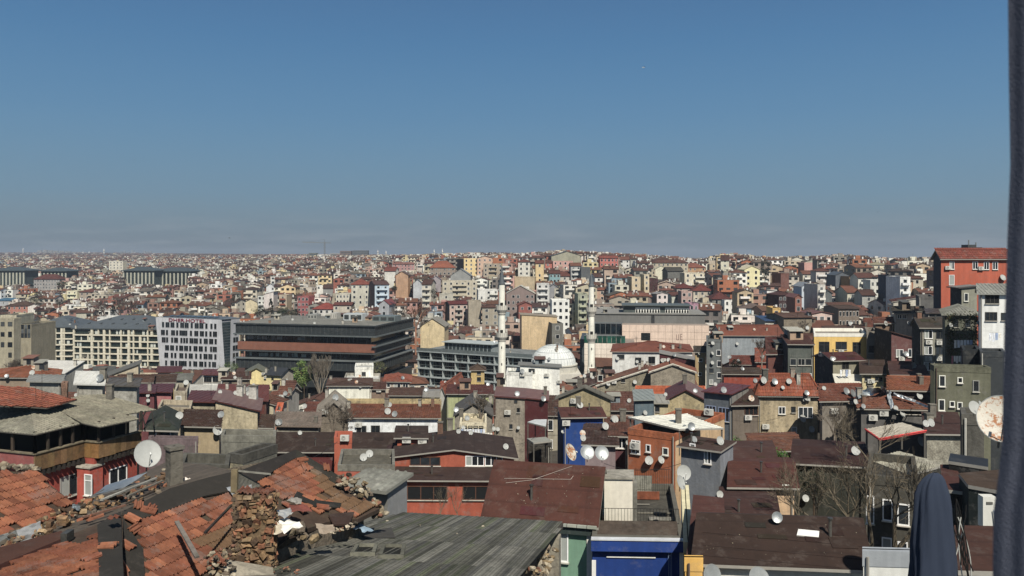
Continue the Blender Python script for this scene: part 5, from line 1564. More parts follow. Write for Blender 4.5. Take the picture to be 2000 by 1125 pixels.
# walls below the eave
wl = M(); wl.occ = True
a0, b0 = RA.uv(RA.at(742, 992)); a1, b1 = RA.uv(RA.at(460, 1130))
e0 = RA.p(a0 - .2, b0 + .45, -.1); e1 = RA.p(-6, b0 + .45, -.1)
wl.face([V(e1.x, e1.y, 17), V(e0.x, e0.y, 17), e0, e1], C('#6e6354'), 'stone')
rg = RA.p(a0 - .2, 0, -.12)
wl.face([V(e0.x, e0.y, 17), V(rg.x, rg.y, 17), rg, e0], C('#6e6354'), 'stone')
lf = RL.p(-(a0 - .2), -4, -.1)
wl.face([V(rg.x, rg.y, 17), V(lf.x, lf.y, 17), lf, rg], C('#6e6354'), 'stone')
wl.build('wall', house)
# valley side of the same roof with rubble
vs0 = M(); vs0.occ = True
vp = [(-20, 1100), (-20, 1050), (60, 1022), (145, 985), (190, 962), (325, 900), (400, 905), (470, 920), (330, 960), (240, 1004), (125, 1048)]
vq = [RL.at(*q) - RL.n * .04 for q in vp]
cc = RL.at(230, 980) - RL.n * .04
for i in range(len(vq)):
    j = (i + 1) % len(vq); f3 = [vq[i], vq[j], cc]
    if (vq[j] - vq[i]).cross(cc - vq[i]).z < 0: f3 = f3[::-1]
    vs0.face(f3, C('#4f463c'), 'stone')
vs0.build('valley_slope', house)
# loose tiles
def loose(px, py, pl, h=.08, n=1, mi=None):
    for k in range(n):
        q = pl.at(px + random.uniform(-6, 6) * (n > 1), py + random.uniform(-4, 4) * (n > 1)) + pl.n * (h + .03 * k)
        r = random.uniform(0, 6.28); tl = random.uniform(-.25, .25)
        e = pl.e * math.cos(r) + pl.f * math.sin(r) + pl.n * tl; e.normalize()
        f = pl.n.cross(e).normalized(); n_ = e.cross(f).normalized()
        put('tile', TM[(TW, TE)][random.randrange(6) if mi is None else mi], house, q, e, f, n_)
for x, y in ((222, 1080), (200, 1094), (250, 1084), (238, 1105), (245, 1122), (258, 1000), (280, 1005), (300, 1012), (262, 1030), (245, 1040), (565, 1000), (590, 1008), (610, 985), (640, 1002), (150, 985), (140, 972), (108, 1000), (120, 1010), (205, 1015), (180, 1018), (600, 905), (598, 912), (230, 1018), (640, 915)):
    loose(x, y, RA if x > 235 else RL if y < 1030 else RB)
# rubble in the valley, every lump its own piece
vpoly = [(-10, 1075), (60, 1035), (140, 995), (200, 965), (320, 925), (335, 950), (290, 975), (240, 990), (120, 1040), (-10, 1090)]
cnt = 0
while cnt < 200:
    x, y = random.uniform(-10, 335), random.uniform(920, 1090)
    if in_poly(x, y, vpoly):
        cnt += 1
        stone_at('rubble_stone', house, RL.at(x, y) + UP * random.uniform(.0, .22), random.uniform(.06, .25), random.choice(CHK + BLK))
# rubble chimney
chx0, chx1 = 458, 524
D_ch = 19.8
cb = P(458, 968, D_ch); ct = P(524, 968, D_ch)
cw = ct.x - cb.x; chd = .6
cz1 = cb.z - .03; cz0 = 31.3
cmn = M(); cmn.occ = True
cmn.cbox(cb.x + .05, ct.x - .05, D_ch + .05, D_ch + chd, cz0, cz1 - .05, C('#7a6346'), 'stone')
chimney = cmn.build('chimney', house)
zz = cz0; row = 0
while zz < cz1:
    h_ = random.uniform(.07, .12)
    x = cb.x + random.uniform(-.02, .05)
    while x < ct.x - .03:
        wd = random.uniform(.09, .22)
        if random.random() > .08:
            o = stone_at('brick', chimney, V(x + wd / 2, D_ch + random.uniform(.02, .08), zz + h_ / 2), wd * 1.05, random.choice(BLK), flat=.8)
        x += wd
    y = D_ch
    for sx in (cb.x, ct.x):
        yy = D_ch + .08
        while yy < D_ch + chd:
            stone_at('brick', chimney, V(sx + random.uniform(-.03, .03), yy, zz + h_ / 2), .17, random.choice(BLK), flat=.75); yy += .15
    zz += h_
for k in range(9):
    e = V(1, random.uniform(-.2, .2), random.uniform(-.1, .1)).normalized(); n_ = V(random.uniform(-.1, .1), 0, 1).normalized(); f = n_.cross(e).normalized(); n_ = e.cross(f)
    put('cap_tile', TM[(TW, TE)][random.choice([1, 3, 5])], chimney, V(cb.x + .05 + (k % 4) * .18, D_ch + random.uniform(0, .2), cz1 + .02 + .03 * (k // 4)), e, f, n_)
# rubble under and around
def heap(poly, D0, n, smin, smax, root=house, lift=.2, nm='rubble_stone', cols=None, pl=None):
    c_ = 0
    x0 = min(p_[0] for p_ in poly); x1 = max(p_[0] for p_ in poly); y0 = min(p_[1] for p_ in poly); y1 = max(p_[1] for p_ in poly)
    while c_ < n:
        x, y = random.uniform(x0, x1), random.uniform(y0, y1)
        if in_poly(x, y, poly):
            c_ += 1
            q = pl.at(x, y) + UP * random.uniform(0, lift) if pl else P(x, y, D0 + random.uniform(-.3, .3))
            stone_at(nm, root, q, random.uniform(smin, smax), cols and random.choice(cols))
heap([(660, 938), (700, 930), (735, 965), (745, 985), (760, 1005), (728, 1012), (700, 985), (668, 978)], 25.5, 85, .10, .38, cols=[CHK[0], CHK[1], CHK[6], CHK[3], CHK[6], CHK[4]])
heap([(655, 925), (690, 925), (700, 940), (664, 945)], 25.8, 25, .08, .25)
heap([(545, 1030), (620, 1030), (640, 1055), (560, 1055)], 21.5, 8, .2, .5, cols=[CHK[0], CHK[3], CHK[1]])
heap([(398, 1085), (455, 1065), (460, 1125), (400, 1130)], 19.0, 70, .06, .24)
heap([(530, 1108), (580, 1102), (590, 1130), (530, 1135)], 19.3, 30, .06, .2)
heap([(640, 1040), (700, 1018), (690, 1030), (600, 1055)], 22.5, 25, .05, .18)
# pieces of sheet, planks and pipes
def piece(nm, pts, D, col, key, amp=.05, seed=1, nx=8, ny=5):
    ds = D if isinstance(D, (list, tuple)) else [D] * 4
    m = crumple([P(q[0], q[1], d) for q, d in zip(pts, ds)], nx, ny, amp, seed, col, key)
    return m.build(nm, house)
piece('metal_sheet', [(186, 966), (243, 952), (289, 922), (206, 948)], [22.5, 23.2, 24.2, 23.4], '#8d98a2', 'steel', .02, 3)
piece('metal_sheet', [(172, 972), (245, 956), (287, 940), (205, 952)], [22.2, 23, 24, 23.4], '#5a5750', 'metal', .05, 5)
piece('metal_sheet', [(140, 992), (155, 998), (157, 986), (142, 984)], 21.5, '#87939a', 'steel', .02, 6)
piece('tarpaulin', [(32, 1035), (42, 1062), (84, 1045), (78, 1018)], [19.5, 19.3, 19.6, 19.9], '#7f8184', 'cloth', .10, 7, 9, 6)
piece('tarpaulin', [(-6, 1048), (-4, 1075), (44, 1060), (34, 1036)], [19.2, 19, 19.3, 19.6], '#5c5f5f', 'cloth', .10, 8, 9, 6)
piece('crumpled_sheet', [(527, 1000), (556, 1012), (572, 1003), (566, 992)], [20.6, 20.4, 20.9, 21.2], '#c9c8c2', 'steel', .08, 11)
piece('crumpled_sheet', [(521, 1018), (556, 1040), (593, 1024), (560, 1010)], [20.4, 20.0, 20.4, 20.9], '#dcdad2', 'metal', .10, 12)
piece('crumpled_sheet', [(519, 1015), (522, 1048), (552, 1042), (545, 1020)], [20.2, 19.8, 20.0, 20.3], '#b5ab98', 'cloth', .12, 13)
piece('crumpled_sheet', [(615, 1022), (625, 1042), (657, 1040), (650, 1026)], [21.5, 21.2, 21.4, 21.7], '#8a7c6c', 'cloth', .12, 14)
piece('crumpled_sheet', [(440, 952), (462, 975), (490, 965), (492, 942)], [22.8, 22, 22.4, 23.2], '#c4c8cd', 'steel', .08, 15)
piece('crumpled_sheet', [(355, 950), (385, 948), (382, 936), (360, 935)], [25.6, 25.6, 25.9, 25.9], '#c9bfb4', 'metal', .12, 16)
piece('broken_slab', [(560, 1000), (610, 998), (600, 985), (565, 985)], [21.3, 21.6, 22.1, 22], '#7d4032', 'tile', .04, 17)
piece('broken_slab', [(560, 978), (588, 985), (590, 975), (570, 970)], [21.8, 22, 22.3, 22.3], '#97928a', 'conc', .05, 18)
bd = M()
board(bd, P(400, 1043, 18.9), P(453, 988, 20.6), .05, .05, C('#2c2522'))
bd.build('dark_pole', house)
for a_, b_, w_, c_ in (((345, 1020, 19.6), (385, 1090, 18.2), .10, '#67605a'), ((162, 1012, 20), (245, 988, 21), .07, '#6a4a3a'), ((0, 1050, 19.5), (65, 1030, 20.5), .12, '#7d7a74'), ((198, 978, 21.5), (305, 935, 24), .08, '#8a8880'), ((250, 970, 22), (318, 940, 24), .05, '#9a9284'), ((240, 988, 21), (300, 960, 22.6), .05, '#5a4c40')):
    q = M(); board(q, P(*a_), P(*b_), w_, .04, C(c_)); q.build('plank', house)
q = M(); q.box(P(450, 962, 22.4), V(.17, 0, 0), V(0, .12, 0), V(.02, 0, .62), C('#8a7a58'), 'wood'); q.build('wooden_post', house)
q = M(); q.face([P(463, 962, 22.5), P(508, 950, 23.4), P(507, 944, 23.4), P(465, 921, 22.5)], C('#6d6a60'), 'conc'); q.box(P(463, 921, 22.5), V(.62, .9, -.33), V(.05, -.03, 0), V(0, 0, .05), C('#8e8b80'), 'conc'); q.build('broken_parapet', house)
q = M(); q.face([P(432, 1130, 18.6), P(536, 1130, 18.8), P(533, 1108, 19.2), P(500, 1102, 19.3), P(440, 1092, 19.2)], C('#9b9280'), 'conc'); q.box(P(432, 1130, 18.6), V(.0, 0, -1.5), V(1.2, 0.15, 0), V(0, .1, 0), C('#6d675c'), 'conc'); q.build('broken_slab', house)
# mortared cement chimney pipe behind the valley
q = M(); q.occ = True
c0 = P(335, 960, 25); 
q.lathe(V(c0.x, 25.2, c0.z - .8), [(.36, 0), (.30, .9), (.27, 1.2), (.27, 2.02), (.33, 2.05), (.33, 2.15), (0.05, 2.15)], C('#6c675d'), 'conc', 4, sm=False)
q.build('cement_stack', house)

# ---- neighbouring tile roof at the left edge
R1 = Plane(P(145, 985, 23.5), eR, -qR * math.cos(R(22)) + UP * math.sin(R(22)))
hs1 = thing('old_house', 'neighbouring old house at the left edge with wavy rust red tile courses', 'house', tuple(V(-15, 24, 17)))
q = M(); q.occ = True
o1 = [(-25, 918), (66, 921), (148, 984), (132, 1003), (60, 1030), (-25, 1070)]
qq = [x - R1.n * .02 for x in R1.poly(o1)]
cc = R1.at(50, 975)
for i in range(len(qq)):
    j = (i + 1) % len(qq); f3 = [qq[i], qq[j], cc - R1.n * .02]
    if (qq[j] - qq[i]).cross(cc - qq[i]).z < 0: f3 = f3[::-1]
    q.face(f3, C('#4a3a2e'), 'wood'); q.face([qq[i], qq[i] - UP * .3, qq[j] - UP * .3, qq[j]], C('#5a5046'), 'conc')
q.build('roof_deck', hs1)
n4 = lay_tiles(hs1, R1, [(-22, 925), (66, 921), (146, 984), (128, 998), (60, 1026), (-22, 1064)], TW, TE, 290)
print('tiles', n4)
q = M(); q.occ = True
a_ = [R1.at(66, 921), R1.at(148, 984)]
q.face([V(a_[1].x, a_[1].y, 17), V(a_[0].x, a_[0].y, 17), a_[0] - UP * .1, a_[1] - UP * .1], C('#7d7366'), 'stone')
q.face([V(a_[1].x - 8, a_[1].y - 8, 17), V(a_[1].x, a_[1].y, 17), a_[1] - UP * .1, R1.at(-22, 1064) - UP * .1], C('#7d7366'), 'stone')
q.build('wall', hs1)
for k in range(26):
    t = k / 25; x = -10 + 85 * t; y = 913 + 8 * t + random.uniform(-5, 3)
    stone_at('verge_stone', hs1, R1.at(x, y) + UP * .05, random.uniform(.12, .32), random.choice([CHK[6], CHK[5], CHK[1]]))
protect(-20, 900, 745, 1125, 20)

# ---- grey board roof, bottom centre, falling away from the eye
bu = V(.985, -.175, 0); bv = V(.1717, .966, -.1872).normalized()
RP = Plane(P(1100, 1022, 30), bu, bv)
shed = thing('boarded_house', 'low ruin roofed with long weathered grey boards, two small rooflights and a crumbling wall', 'house', tuple(P(900, 1100, 26)[:2]) + (18,))
pb = [(525, 1125), (640, 1042), (795, 1000), (1101, 1021), (1088, 1040), (1008, 1130), (1000, 1200), (500, 1200)]
puv = [RP.uv(x) for x in RP.poly(pb)]
u0 = min(a for a, b in puv); u1 = max(a for a, b in puv)
bw = 0.158
i = 0; bcount = 0
BM = []
for L_ in (1.2, 2.4, 3.3, 3.9):
    for c_ in ('#6a6960', '#5f5e58', '#56554b', '#716f66', '#5b5f4a'):
        m = M(); m.cbox(0.004, bw - .006, 0, L_, 0, .022, C(c_), 'wood', 'b')
        m.cbox(bw * .35, bw * .6, 0, L_, .022, .030, C(c_, .8), 'wood', 'b')
        o = m.build('board', link=False); BM.append((L_, o.data)); bpy.data.objects.remove(o)
a = u0
seams = [-13.2, -9.7, -6.3, -3.1, 0.15]
extra = M()
while a < u1:
    for k in range(4):
        rg_ = None
        pts_ = []
        n = len(puv)
        for t in range(n):
            p0, p1 = puv[t], puv[(t + 1) % n]
            if (p0[0] - (a + bw / 2)) * (p1[0] - (a + bw / 2)) < 0:
                s = ((a + bw / 2) - p0[0]) / (p1[0] - p0[0]); pts_.append(p0[1] + s * (p1[1] - p0[1]))
        if len(pts_) >= 2:
            lo = max(min(pts_), seams[k]); hi = min(max(pts_), seams[k + 1] + .1)
            if hi - lo > .25:
                L_ = hi - lo
                bi = min(range(4), key=lambda z: abs([1.2, 2.4, 3.3, 3.9][z] - L_))
                me = BM[bi * 5 + (random.randrange(4) if random.random() < .85 else 4)][1]
                put('board', me, shed, RP.p(a, lo, .01 + .012 * (3 - k) + random.uniform(0, .012)), bu, RP.f * (L_ / [1.2, 2.4, 3.3, 3.9][bi]), RP.n)
                bcount += 1
    a += bw
print('boards', bcount)
q = M(); q.occ = True
pp_ = [x - RP.n * .02 for x in RP.poly(pb)]
q.face(pp_ if (pp_[1] - pp_[0]).cross(pp_[2] - pp_[1]).z > 0 else pp_[::-1], C('#2e2a26'), 'wood')
q.build('roof_deck', shed)
# end wall with broken masonry
q = M(); q.occ = True
r0, r1 = RP.at(1096, 1028), RP.at(1012, 1124)
r0 = r0 - bu * .5 - UP * .15; r1 = r1 - bu * .5 - UP * .15
q.face([V(r1.x, r1.y, 17), V(r0.x, r0.y, 17), r0, r1], C('#55493c'), 'stone')
q.build('wall', shed)
q = M(); q.box(RP.at(1096, 1036) - bu * .55 + V(0, -.3, -6), V(.45, -.05, 0), V(.1, .5, 0), V(0, 0, 5.8), C('#8b8474'), 'conc'); q.build('corner_pier', shed)
fz = M(); fz.box(RP.at(1100, 1023) - RP.n * .16, -RP.f * 9.7, -bu * .06, RP.n * .17, C('#3a342e'), 'wood'); fz.build('verge_board', shed)
for k in range(46):
    y = random.uniform(1062, 1130); 
    stone_at('rubble_stone', shed, P(random.uniform(1066, 1094) - (y - 1060) * .45, y, 26 - (y - 1060) * .02), random.uniform(.12, .36), random.choice([CHK[3], CHK[1], CHK[6], CHK[0]]))
heap([(1020, 1112), (1062, 1105), (1075, 1130), (1020, 1135)], 21.5, 26, .1, .28, shed)
# rooflights
for x0, y0, x1, y1, sk in ((683, 1072, 738, 1091, 6), (738, 1073, 792, 1096, 4)):
    c_ = [RP.at(x0, y1), RP.at(x1 - sk, y1), RP.at(x1, y0), RP.at(x0 + sk * 2, y0)]
    q = M()
    for t in range(4):
        s0, s1 = c_[t], c_[(t + 1) % 4]
        d = (s1 - s0); nn_ = d.cross(RP.n).normalized() * -.10
        q.box(s0, d, nn_, RP.n * .16, C('#6b6a5d'), 'wood') if d.cross(nn_).dot(RP.n) > 0 else q.box(s0 + nn_, d, -nn_, RP.n * .16, C('#6b6a5d'), 'wood')
    fr = q.build('rooflight', shed)
    g_ = M(); g_.face([x + RP.n * .07 for x in c_], C('#15150f'), 'dark'); g_.build('opening', fr)  # flat dark sheet paints the unlit hole inside the frame
q = crumple([P(680, 1026, 24.6), P(712, 1040, 24.0), P(735, 1037, 24.4), P(700, 1022, 25.2)], 8, 5, .10, 21, '#7c93a6', 'cloth'); q.build('tarpaulin', shed)
q = M(); qq = [x + RP.n * .07 for x in RP.poly([(680, 1040), (712, 1056), (772, 1055), (764, 1034), (720, 1042)])]; q.face(qq if (qq[1] - qq[0]).cross(qq[2] - qq[1]).z > 0 else qq[::-1], C('#4c4944'), 'shingle'); q.build('felt_patch', shed)
for x, y in ((676, 1113), (620, 1123), (702, 1046), (820, 1030), (892, 1046), (756, 1020), (860, 1115), (825, 1129), (943, 1031), (664, 1120), (760, 1060)):
    o = stone_at('litter_scrap', shed, RP.at(x, y) + RP.n * .05, random.uniform(.07, .16), CHK[6], flat=.25)
protect(525, 995, 1101, 1125, 24)

# ---- burnt house at left with corrugated roofs (built about its visible corner)
Kc = P(68, 848, 60); uL = V(.948, -.318, 0); vL = V(.317, .948, 0)
kk = 60 / F
zE = Kc.z; zP = CZ - 388 * kk; zQ = CZ - 420 * kk
bh = thing('burnt_house', 'burnt out house with grey corrugated roofs over black open storey and ochre parapet boards', 'house', (Kc.x, Kc.y + 3, 15))
def t_to(Ax, d, px): return solve_t(Ax, d, px)
t1 = t_to(Kc, vL, 165); K1 = Kc + vL * t1
t2 = t_to(K1, uL, 193); K2 = K1 + uL * t2
t3 = t_to(K2, vL, 276); K3 = K2 + vL * t3
FL = t_to(Kc, uL, -60)
K0 = Kc + uL * FL
def wallq(m, a, b, z0, z1, col, key='pl'): m.face([V(a.x, a.y, z0), V(b.x, b.y, z0), V(b.x, b.y, z1), V(a.x, a.y, z1)], C(col), key)
m = M(); m.occ = True
ins = .45
def off(p, a, b): return p + uL * a + vL * b
# lower storeys, red render
L0, L1_, L2_, L3 = off(K0, 0, ins), off(Kc, -ins, ins), off(K1, -ins, ins), off(K2, -ins, ins)
L4 = off(K3, -ins, 0)
for a, b in ((L0, L1_), (L1_, off(K1, -ins, 0)), (off(K1, -ins, 0), off(K2, -ins, 0)), (off(K2, -ins, 0), L4)):
    wallq(m, a, b, 14, zQ, '#9a3f30', 'pl')
wallq(m, L4, off(L4, -9, 0), 14, zQ, '#9a3f30')
m.build('wall', bh)
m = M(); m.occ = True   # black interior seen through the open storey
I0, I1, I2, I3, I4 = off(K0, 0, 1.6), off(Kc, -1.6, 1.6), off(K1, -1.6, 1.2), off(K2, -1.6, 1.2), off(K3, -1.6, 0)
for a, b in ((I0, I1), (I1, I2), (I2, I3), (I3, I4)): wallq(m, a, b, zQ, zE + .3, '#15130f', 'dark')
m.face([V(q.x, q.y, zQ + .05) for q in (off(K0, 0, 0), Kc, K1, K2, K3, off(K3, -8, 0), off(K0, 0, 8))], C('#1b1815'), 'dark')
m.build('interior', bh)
def para(a, b, col, nm, boards, d=.12, z0=zQ, z1=zP):
    n_ = (b - a).normalized(); o_ = V(n_.y, -n_.x, 0)
    Ld = (b - a).length
    m = M(); m.occ = True
    m.box(V(a.x, a.y, z0), n_ * Ld, -o_ * d, UP * (z1 - z0), C(col), 'pl'); m.build(nm, bh)
    if boards:
        cnt_ = int(Ld / .55)
        for i in range(cnt_):
            q = M(); w_ = Ld / cnt_
            q.box(V(a.x, a.y, z0 + random.uniform(-.03, .03)) + n_ * (i * w_ + .01) + o_ * .035, n_ * (w_ - .02), -o_ * .03, UP * (z1 - z0 - .05), jit(C(col), .18), 'wood'); q.build('parapet_board', bh)
    q = M(); q.box(V(a.x, a.y, z1) + o_ * .12 - n_ * .05, n_ * (Ld + .1), -o_ * .36, UP * .08, C('#7a6f58'), 'conc'); q.build('coping', bh)
para(K0, Kc, '#96504c', 'parapet', 0)
para(Kc, K1, '#80613a', 'parapet', 1)
para(K1, K2, '#a06f30', 'parapet', 1)
para(K2, K3, '#7d6038', 'parapet', 1)
jm = M()
for a, b in ((Kc, K1), (K2, K3)):
    n_ = (b - a).normalized(); o_ = V(n_.y, -n_.x, 0); Ld = (b - a).length; s = .2
    while s < Ld:
        q = M(); q.box(V(a.x, a.y, zQ - .45) + n_ * s - o_ * .42, n_ * .12, -o_ * .01 + o_ * .60, UP * .38, C('#2b2521'), 'wood'); q.build('joist', bh); s += .45
for a, b, n_p in ((K0, Kc, 3), (Kc, K1, 4), (K1, K2, 1), (K2, K3, 3)):
    for i in range(n_p + 1):
        if i == 0 and n_p > 1 and a is not Kc: continue
        c_ = a.lerp(b, i / n_p) ; c_ = V(c_.x, c_.y, 0) - uL * .12 + vL * .12
        q = M(); q.cbox(c_.x - .09, c_.x + .09, c_.y - .09, c_.y + .09, zP, zE + .15, C('#3d332a'), 'wood'); q.build('post', bh)
# lower windows and the red bay
qb0 = off(K1, -.1, 0)
m = M(); m.occ = True
wid = t2
qz = CZ - 408 * K1.y / F
qb0 = qb0 + uL * .2; wid -= .4
m.box(V(qb0.x, qb0.y, 15) - vL * .8, uL * (wid + .2), vL * 1.3, UP * (qz - 15), C('#ab4735'), 'pl'); m.build('bay', bh)
m = M(); m.box(V(qb0.x, qb0.y, qz) - vL * .9 - uL * .1, uL * (wid + .4), vL * 1.5, UP * .12, C('#a9a294'), 'conc'); m.build('bay_cap', bh)
def bw(po, ax, no, x0, y0, x1, y1, st):
    q0 = on_plane(x0, (y0 + y1) / 2, po, no); q1 = on_plane(x1, (y0 + y1) / 2, po, no); qt = on_plane((x0 + x1) / 2, y0, po, no); qb = on_plane((x0 + x1) / 2, y1, po, no)
    c = (q0 + q1) * .5; c.z = (qt.z + qb.z) / 2
    add_window(bh, c, ax, no, abs((q1 - q0).dot(ax)), qt.z - qb.z, st)
bw(qb0 - vL * .8, uL, -vL, 167, 928, 179, 966, 'w1t')
bw(L1_, vL, uL, 118, 930, 150, 968, 'g2q')
bw(off(K2, -ins, 0), vL, uL, 214, 914, 246, 940, 'w2')
# corrugated roofs
def roofp(pts, base, e, f, key, nm, col, sp=.28):
    pl = Plane(base, e, f)
    q3 = pl.poly(pts)
    m = M(); m.occ = True
    s_, n_ = slab(m, q3, C(col), 'conc' if key == 'corr' else 'tilem', .08, C('#4a463f'))
    m.build('roof', bh)
    r = M(); relief(r, s_, pl.e, key, C(col), sp, .38)
    r.build(nm, bh, kind='stuff')
eo = Kc + uL * .35 - vL * .35
up_ = lambda d, a: d * math.cos(R(a)) + UP * math.sin(R(a))
roofp([(-20, 841), (69, 849), (58, 792), (-20, 789)], eo, uL, up_(vL, 14), 'corr', 'roof_rib', '#7f7c6d')
roofp([(69, 849), (168, 825), (92, 789), (58, 792)], eo, vL, up_(-uL, 13), 'corr', 'roof_rib', '#898472')
eo2 = K2 + uL * .35 - vL * .35
roofp([(160, 826), (196, 834), (272, 818), (252, 808), (306, 800), (205, 770), (160, 772), (94, 789)], eo2, vL, up_(-uL, 9), 'corr', 'roof_rib', '#807b69')
roofp([(-20, 753), (60, 757), (150, 781), (92, 797), (60, 795), (-20, 792)], Kc - uL * 1 + UP * 1.0, vL, up_(-uL, 12), 'tile', 'roof_tile', '#8a4a32', .3)
for a_, b_ in (((268, 835, 66), (285, 803, 68)), ((284, 835, 66), (276, 803, 67)), ((300, 832, 66), (297, 803, 68))):
    q = M(); q.tube(P(*a_), P(*b_), .06, .06, C('#2b2824'), 'wood'); q.build('bracket', bh)
REFS.append((150, 850, 'the burnt out house')); protect(-20, 755, 306, 975, 60)
FOOT.append((Kc.x - 2, Kc.y + 5, 8))

# ---- concrete terraces
B('terrace_block', 'raw concrete terrace block with rounded coping, nearer one by the long pale strip', 446, 474, 888, 50, -24, 5, '#8f866c', ('flat', '#77726a'), xs=541, side='#6c6a60', yb=955, wk='conc', cat='terrace', gable='#4c4a44')
B('terrace_block', 'upper raw concrete terrace block in front of the stained party wall', 432, 538, 852, 66, -5, 2.5, '#77756a', ('flat', '#5f5d55'), yb=890, wk='conc', cat='terrace')
B('terrace_block', 'low concrete terrace with white foil laid along its edge', 352, 446, 908, 44, -8, 2.5, '#77756c', ('flat', '#6b695f'), yb=955, wk='conc', cat='terrace', gable='#55534b')
# ---- red factory building
RD = '#a34f34'
B('workshop', 'long dark brown felt roof wing of the red workshop with a white gutter', 537, 780, 881, 86, -1, 8, '#5f2826', ('gs', '#46342f', 846, 'shingle'), yb=912, ref='the long brown felt roof')  # dark red wall colour is the workshop red with shade painted in
B('workshop', 'red rendered block sticking up through the long brown roof', 653, 687, 856, 80, -2, 3, RD, ('flat', '#5d544b'), yb=888, wk='pc')
B('workshop', 'short red block with its own brown roof on the workshop ridge', 776, 830, 855, 80, -2, 5, RD, ('gs', '#4d3a34', 840, 'shingle'), yb=890, xs=None)
B('workshop', 'wide red workshop gable with brown roof and long white framed windows', 770, 1004, 893, 76, -2, 8, RD, ('gf', '#4a3733', 879, 'shingle'), [('F', 911, 892, 944, 908, 'w3'), ('F', 949, 892, 980, 908, 'w3'), ('F', 802, 893, 859, 908, 'b3')], yb=925, ref='the red workshop gable', o=.4)
B('workshop', 'lower red workshop storey with brown lean-to roof and dark openings', 770, 990, 938, 72, -1, 4, '#a04b31', ('shed', '#523a36', 921, 'shingle'), [('F', 797, 950, 872, 975, 'b3o'), ('F', 905, 950, 977, 975, 'b3o')], yb=1005)
B('workshop', 'red annex with a weedy grey parapet terrace carrying two dishes', 660, 771, 910, 71, -1, 6, '#a04a33', ('flat', '#5c584c'), yb=1000, gable='#77746a', ref='the red annex terrace')
B('shed', 'little shed of grey corrugated sheet beside the rubble heap', 680, 757, 948, 34, -22, 3, '#6f6f6a', ('shed', '#77776f', 927, 'corr'), xs=795, side='#77787a', yb=1000, wk='metal', ref='the little corrugated shed')
# ---- green house
g = B('house', 'sage green house with wide maroon felt roof and white corner pilasters', 953, 1157, 1006, 43, -14.5, None, '#688f78', ('gs', '#6a3b32', 909, 'shingle'), [('F', 1097, 1042, 1107, 1094, 'w1')], xs=1183, side='#8fb0a0', wk='pc', ref='the sage green house', o=.25)
q = M(); 
for a_ in (0.0, g.W - .28):
    q.box(g.pt(a_, -.08, g.z0), g.u * .28, g.v * .07, UP * (g.zt - g.z0 - .6), C('#d8d6cc'), 'pc')
q.build('pilaster', g.root)
for i in range(12):
    q = M(); q.box(g.pt(-.3 + i * (g.W + .6) / 12, -.42, g.zt - .14), g.u * ((g.W + .6) / 12 - .03), g.v * .14, UP * .13, jit(C('#9a9f94'), .1), 'metal'); q.build('gutter', g.root)
q = M(); q.box(g.pt(-.1, -.26, g.zt - .55), g.u * (g.W + .2), g.v * .24, UP * .34, C('#2e3a38'), 'pc'); q.build('cornice', g.root)
for sl_, e_, n_ in g.slopes[:1]:
    k0 = 0
    for x, y in [(random.uniform(985, 1170), random.uniform(912, 985)) for _ in range(46)]:
        k0 += 1; q_ = on_plane(x, y, sl_[0], n_) ; 
        stone_at('litter_scrap', g.root, q_ + n_ * .02, random.uniform(.04, .09), CHK[6], flat=.3)
    q = M()
    for a_, b_ in (((988, 944), (1040, 938)), ((1040, 938), (1118, 911)), ((985, 935), (1115, 937)), ((1115, 937), (1120, 930))):
        q.tube(on_plane(*a_, sl_[0], n_) + n_ * .04, on_plane(*b_, sl_[0], n_) + n_ * .04, .012, .012, C('#a89a90'), 'pt', 4)
    q.build('roof_cable', g.root)
# ---- blue house with roof terrace
b = B('house', 'cobalt blue fronted house with railed roof terrace and a cream stair box', 1157, 1335, 1050, 40.5, -2.5, 9.5, '#0d357c', ('flat', '#4a473f'), wk='pc', ref='the cobalt blue fronted house', gable='#5a574e')
q = M(); q.box(b.pt(-.05, -.35, b.zt - .55), b.u * (b.W + .1), b.v * .33, UP * .55, C('#123a86'), 'pc'); q.box(b.pt(-.05, -.40, b.zt + .0), b.u * (b.W + .1), b.v * .38, UP * .06, C('#b9bdc4'), 'pc'); q.build('cornice', b.root)
q = M(); q.box(b.pt(-.02, -.12, b.z0), b.u * .2, b.v * .1, UP * (b.zt - b.z0 - 1.1), C('#d9d9d6'), 'pc'); q.box(b.pt(b.W - .2, -.12, b.z0), b.u * .2, b.v * .1, UP * (b.zt - b.z0 - .6), C('#d9d9d6'), 'pc'); q.build('pilaster', b.root)
q = M(); q.box(b.pt(.7, -.07, b.zt - .95), b.u * 2.4, b.v * .05, UP * .05, C('#d0d0cc'), 'pc'); q.box(b.pt(.2, -.07, b.zt - 2.0), b.u * (b.W - .6), b.v * .05, UP * .05, C('#4f6ea8'), 'pc'); q.build('string_course', b.root)
q = M(); q.cbox(0, .01, 0, .01, 0, .01, C('#6a84b5'), 'pt')
for i in range(3): q.tube(b.pt(b.W - .75 + i * .08, -.16, b.zt - .6), b.pt(b.W - .70 + i * .06, -.16, b.zt - 4), .012, .012, C('#7f9ac6'), 'pt', 4)
q.build('cable', b.root)
q = M(); q.face([b.pt(.2, .2, b.zt - .1), b.pt(b.W - .2, .2, b.zt - .1), b.pt(b.W - .2, 1.9, b.zt + .25), b.pt(.2, 1.9, b.zt + .25)], C('#4a3f36'), 'conc'); q.build('awning_slab', b.root)
q = M(); q.occ = True
zd = b.zt - .4
q.box(b.pt(.5, 3.2, zd), b.u * 1.5, b.v * 1.5, UP * 2.45, C('#cfc8b8'), 'pc'); q.box(b.pt(.43, 3.1, zd + 2.45), b.u * 1.65, b.v * 1.7, UP * .1, C('#8f8a7e'), 'conc'); q.build('stair_box', b.root)
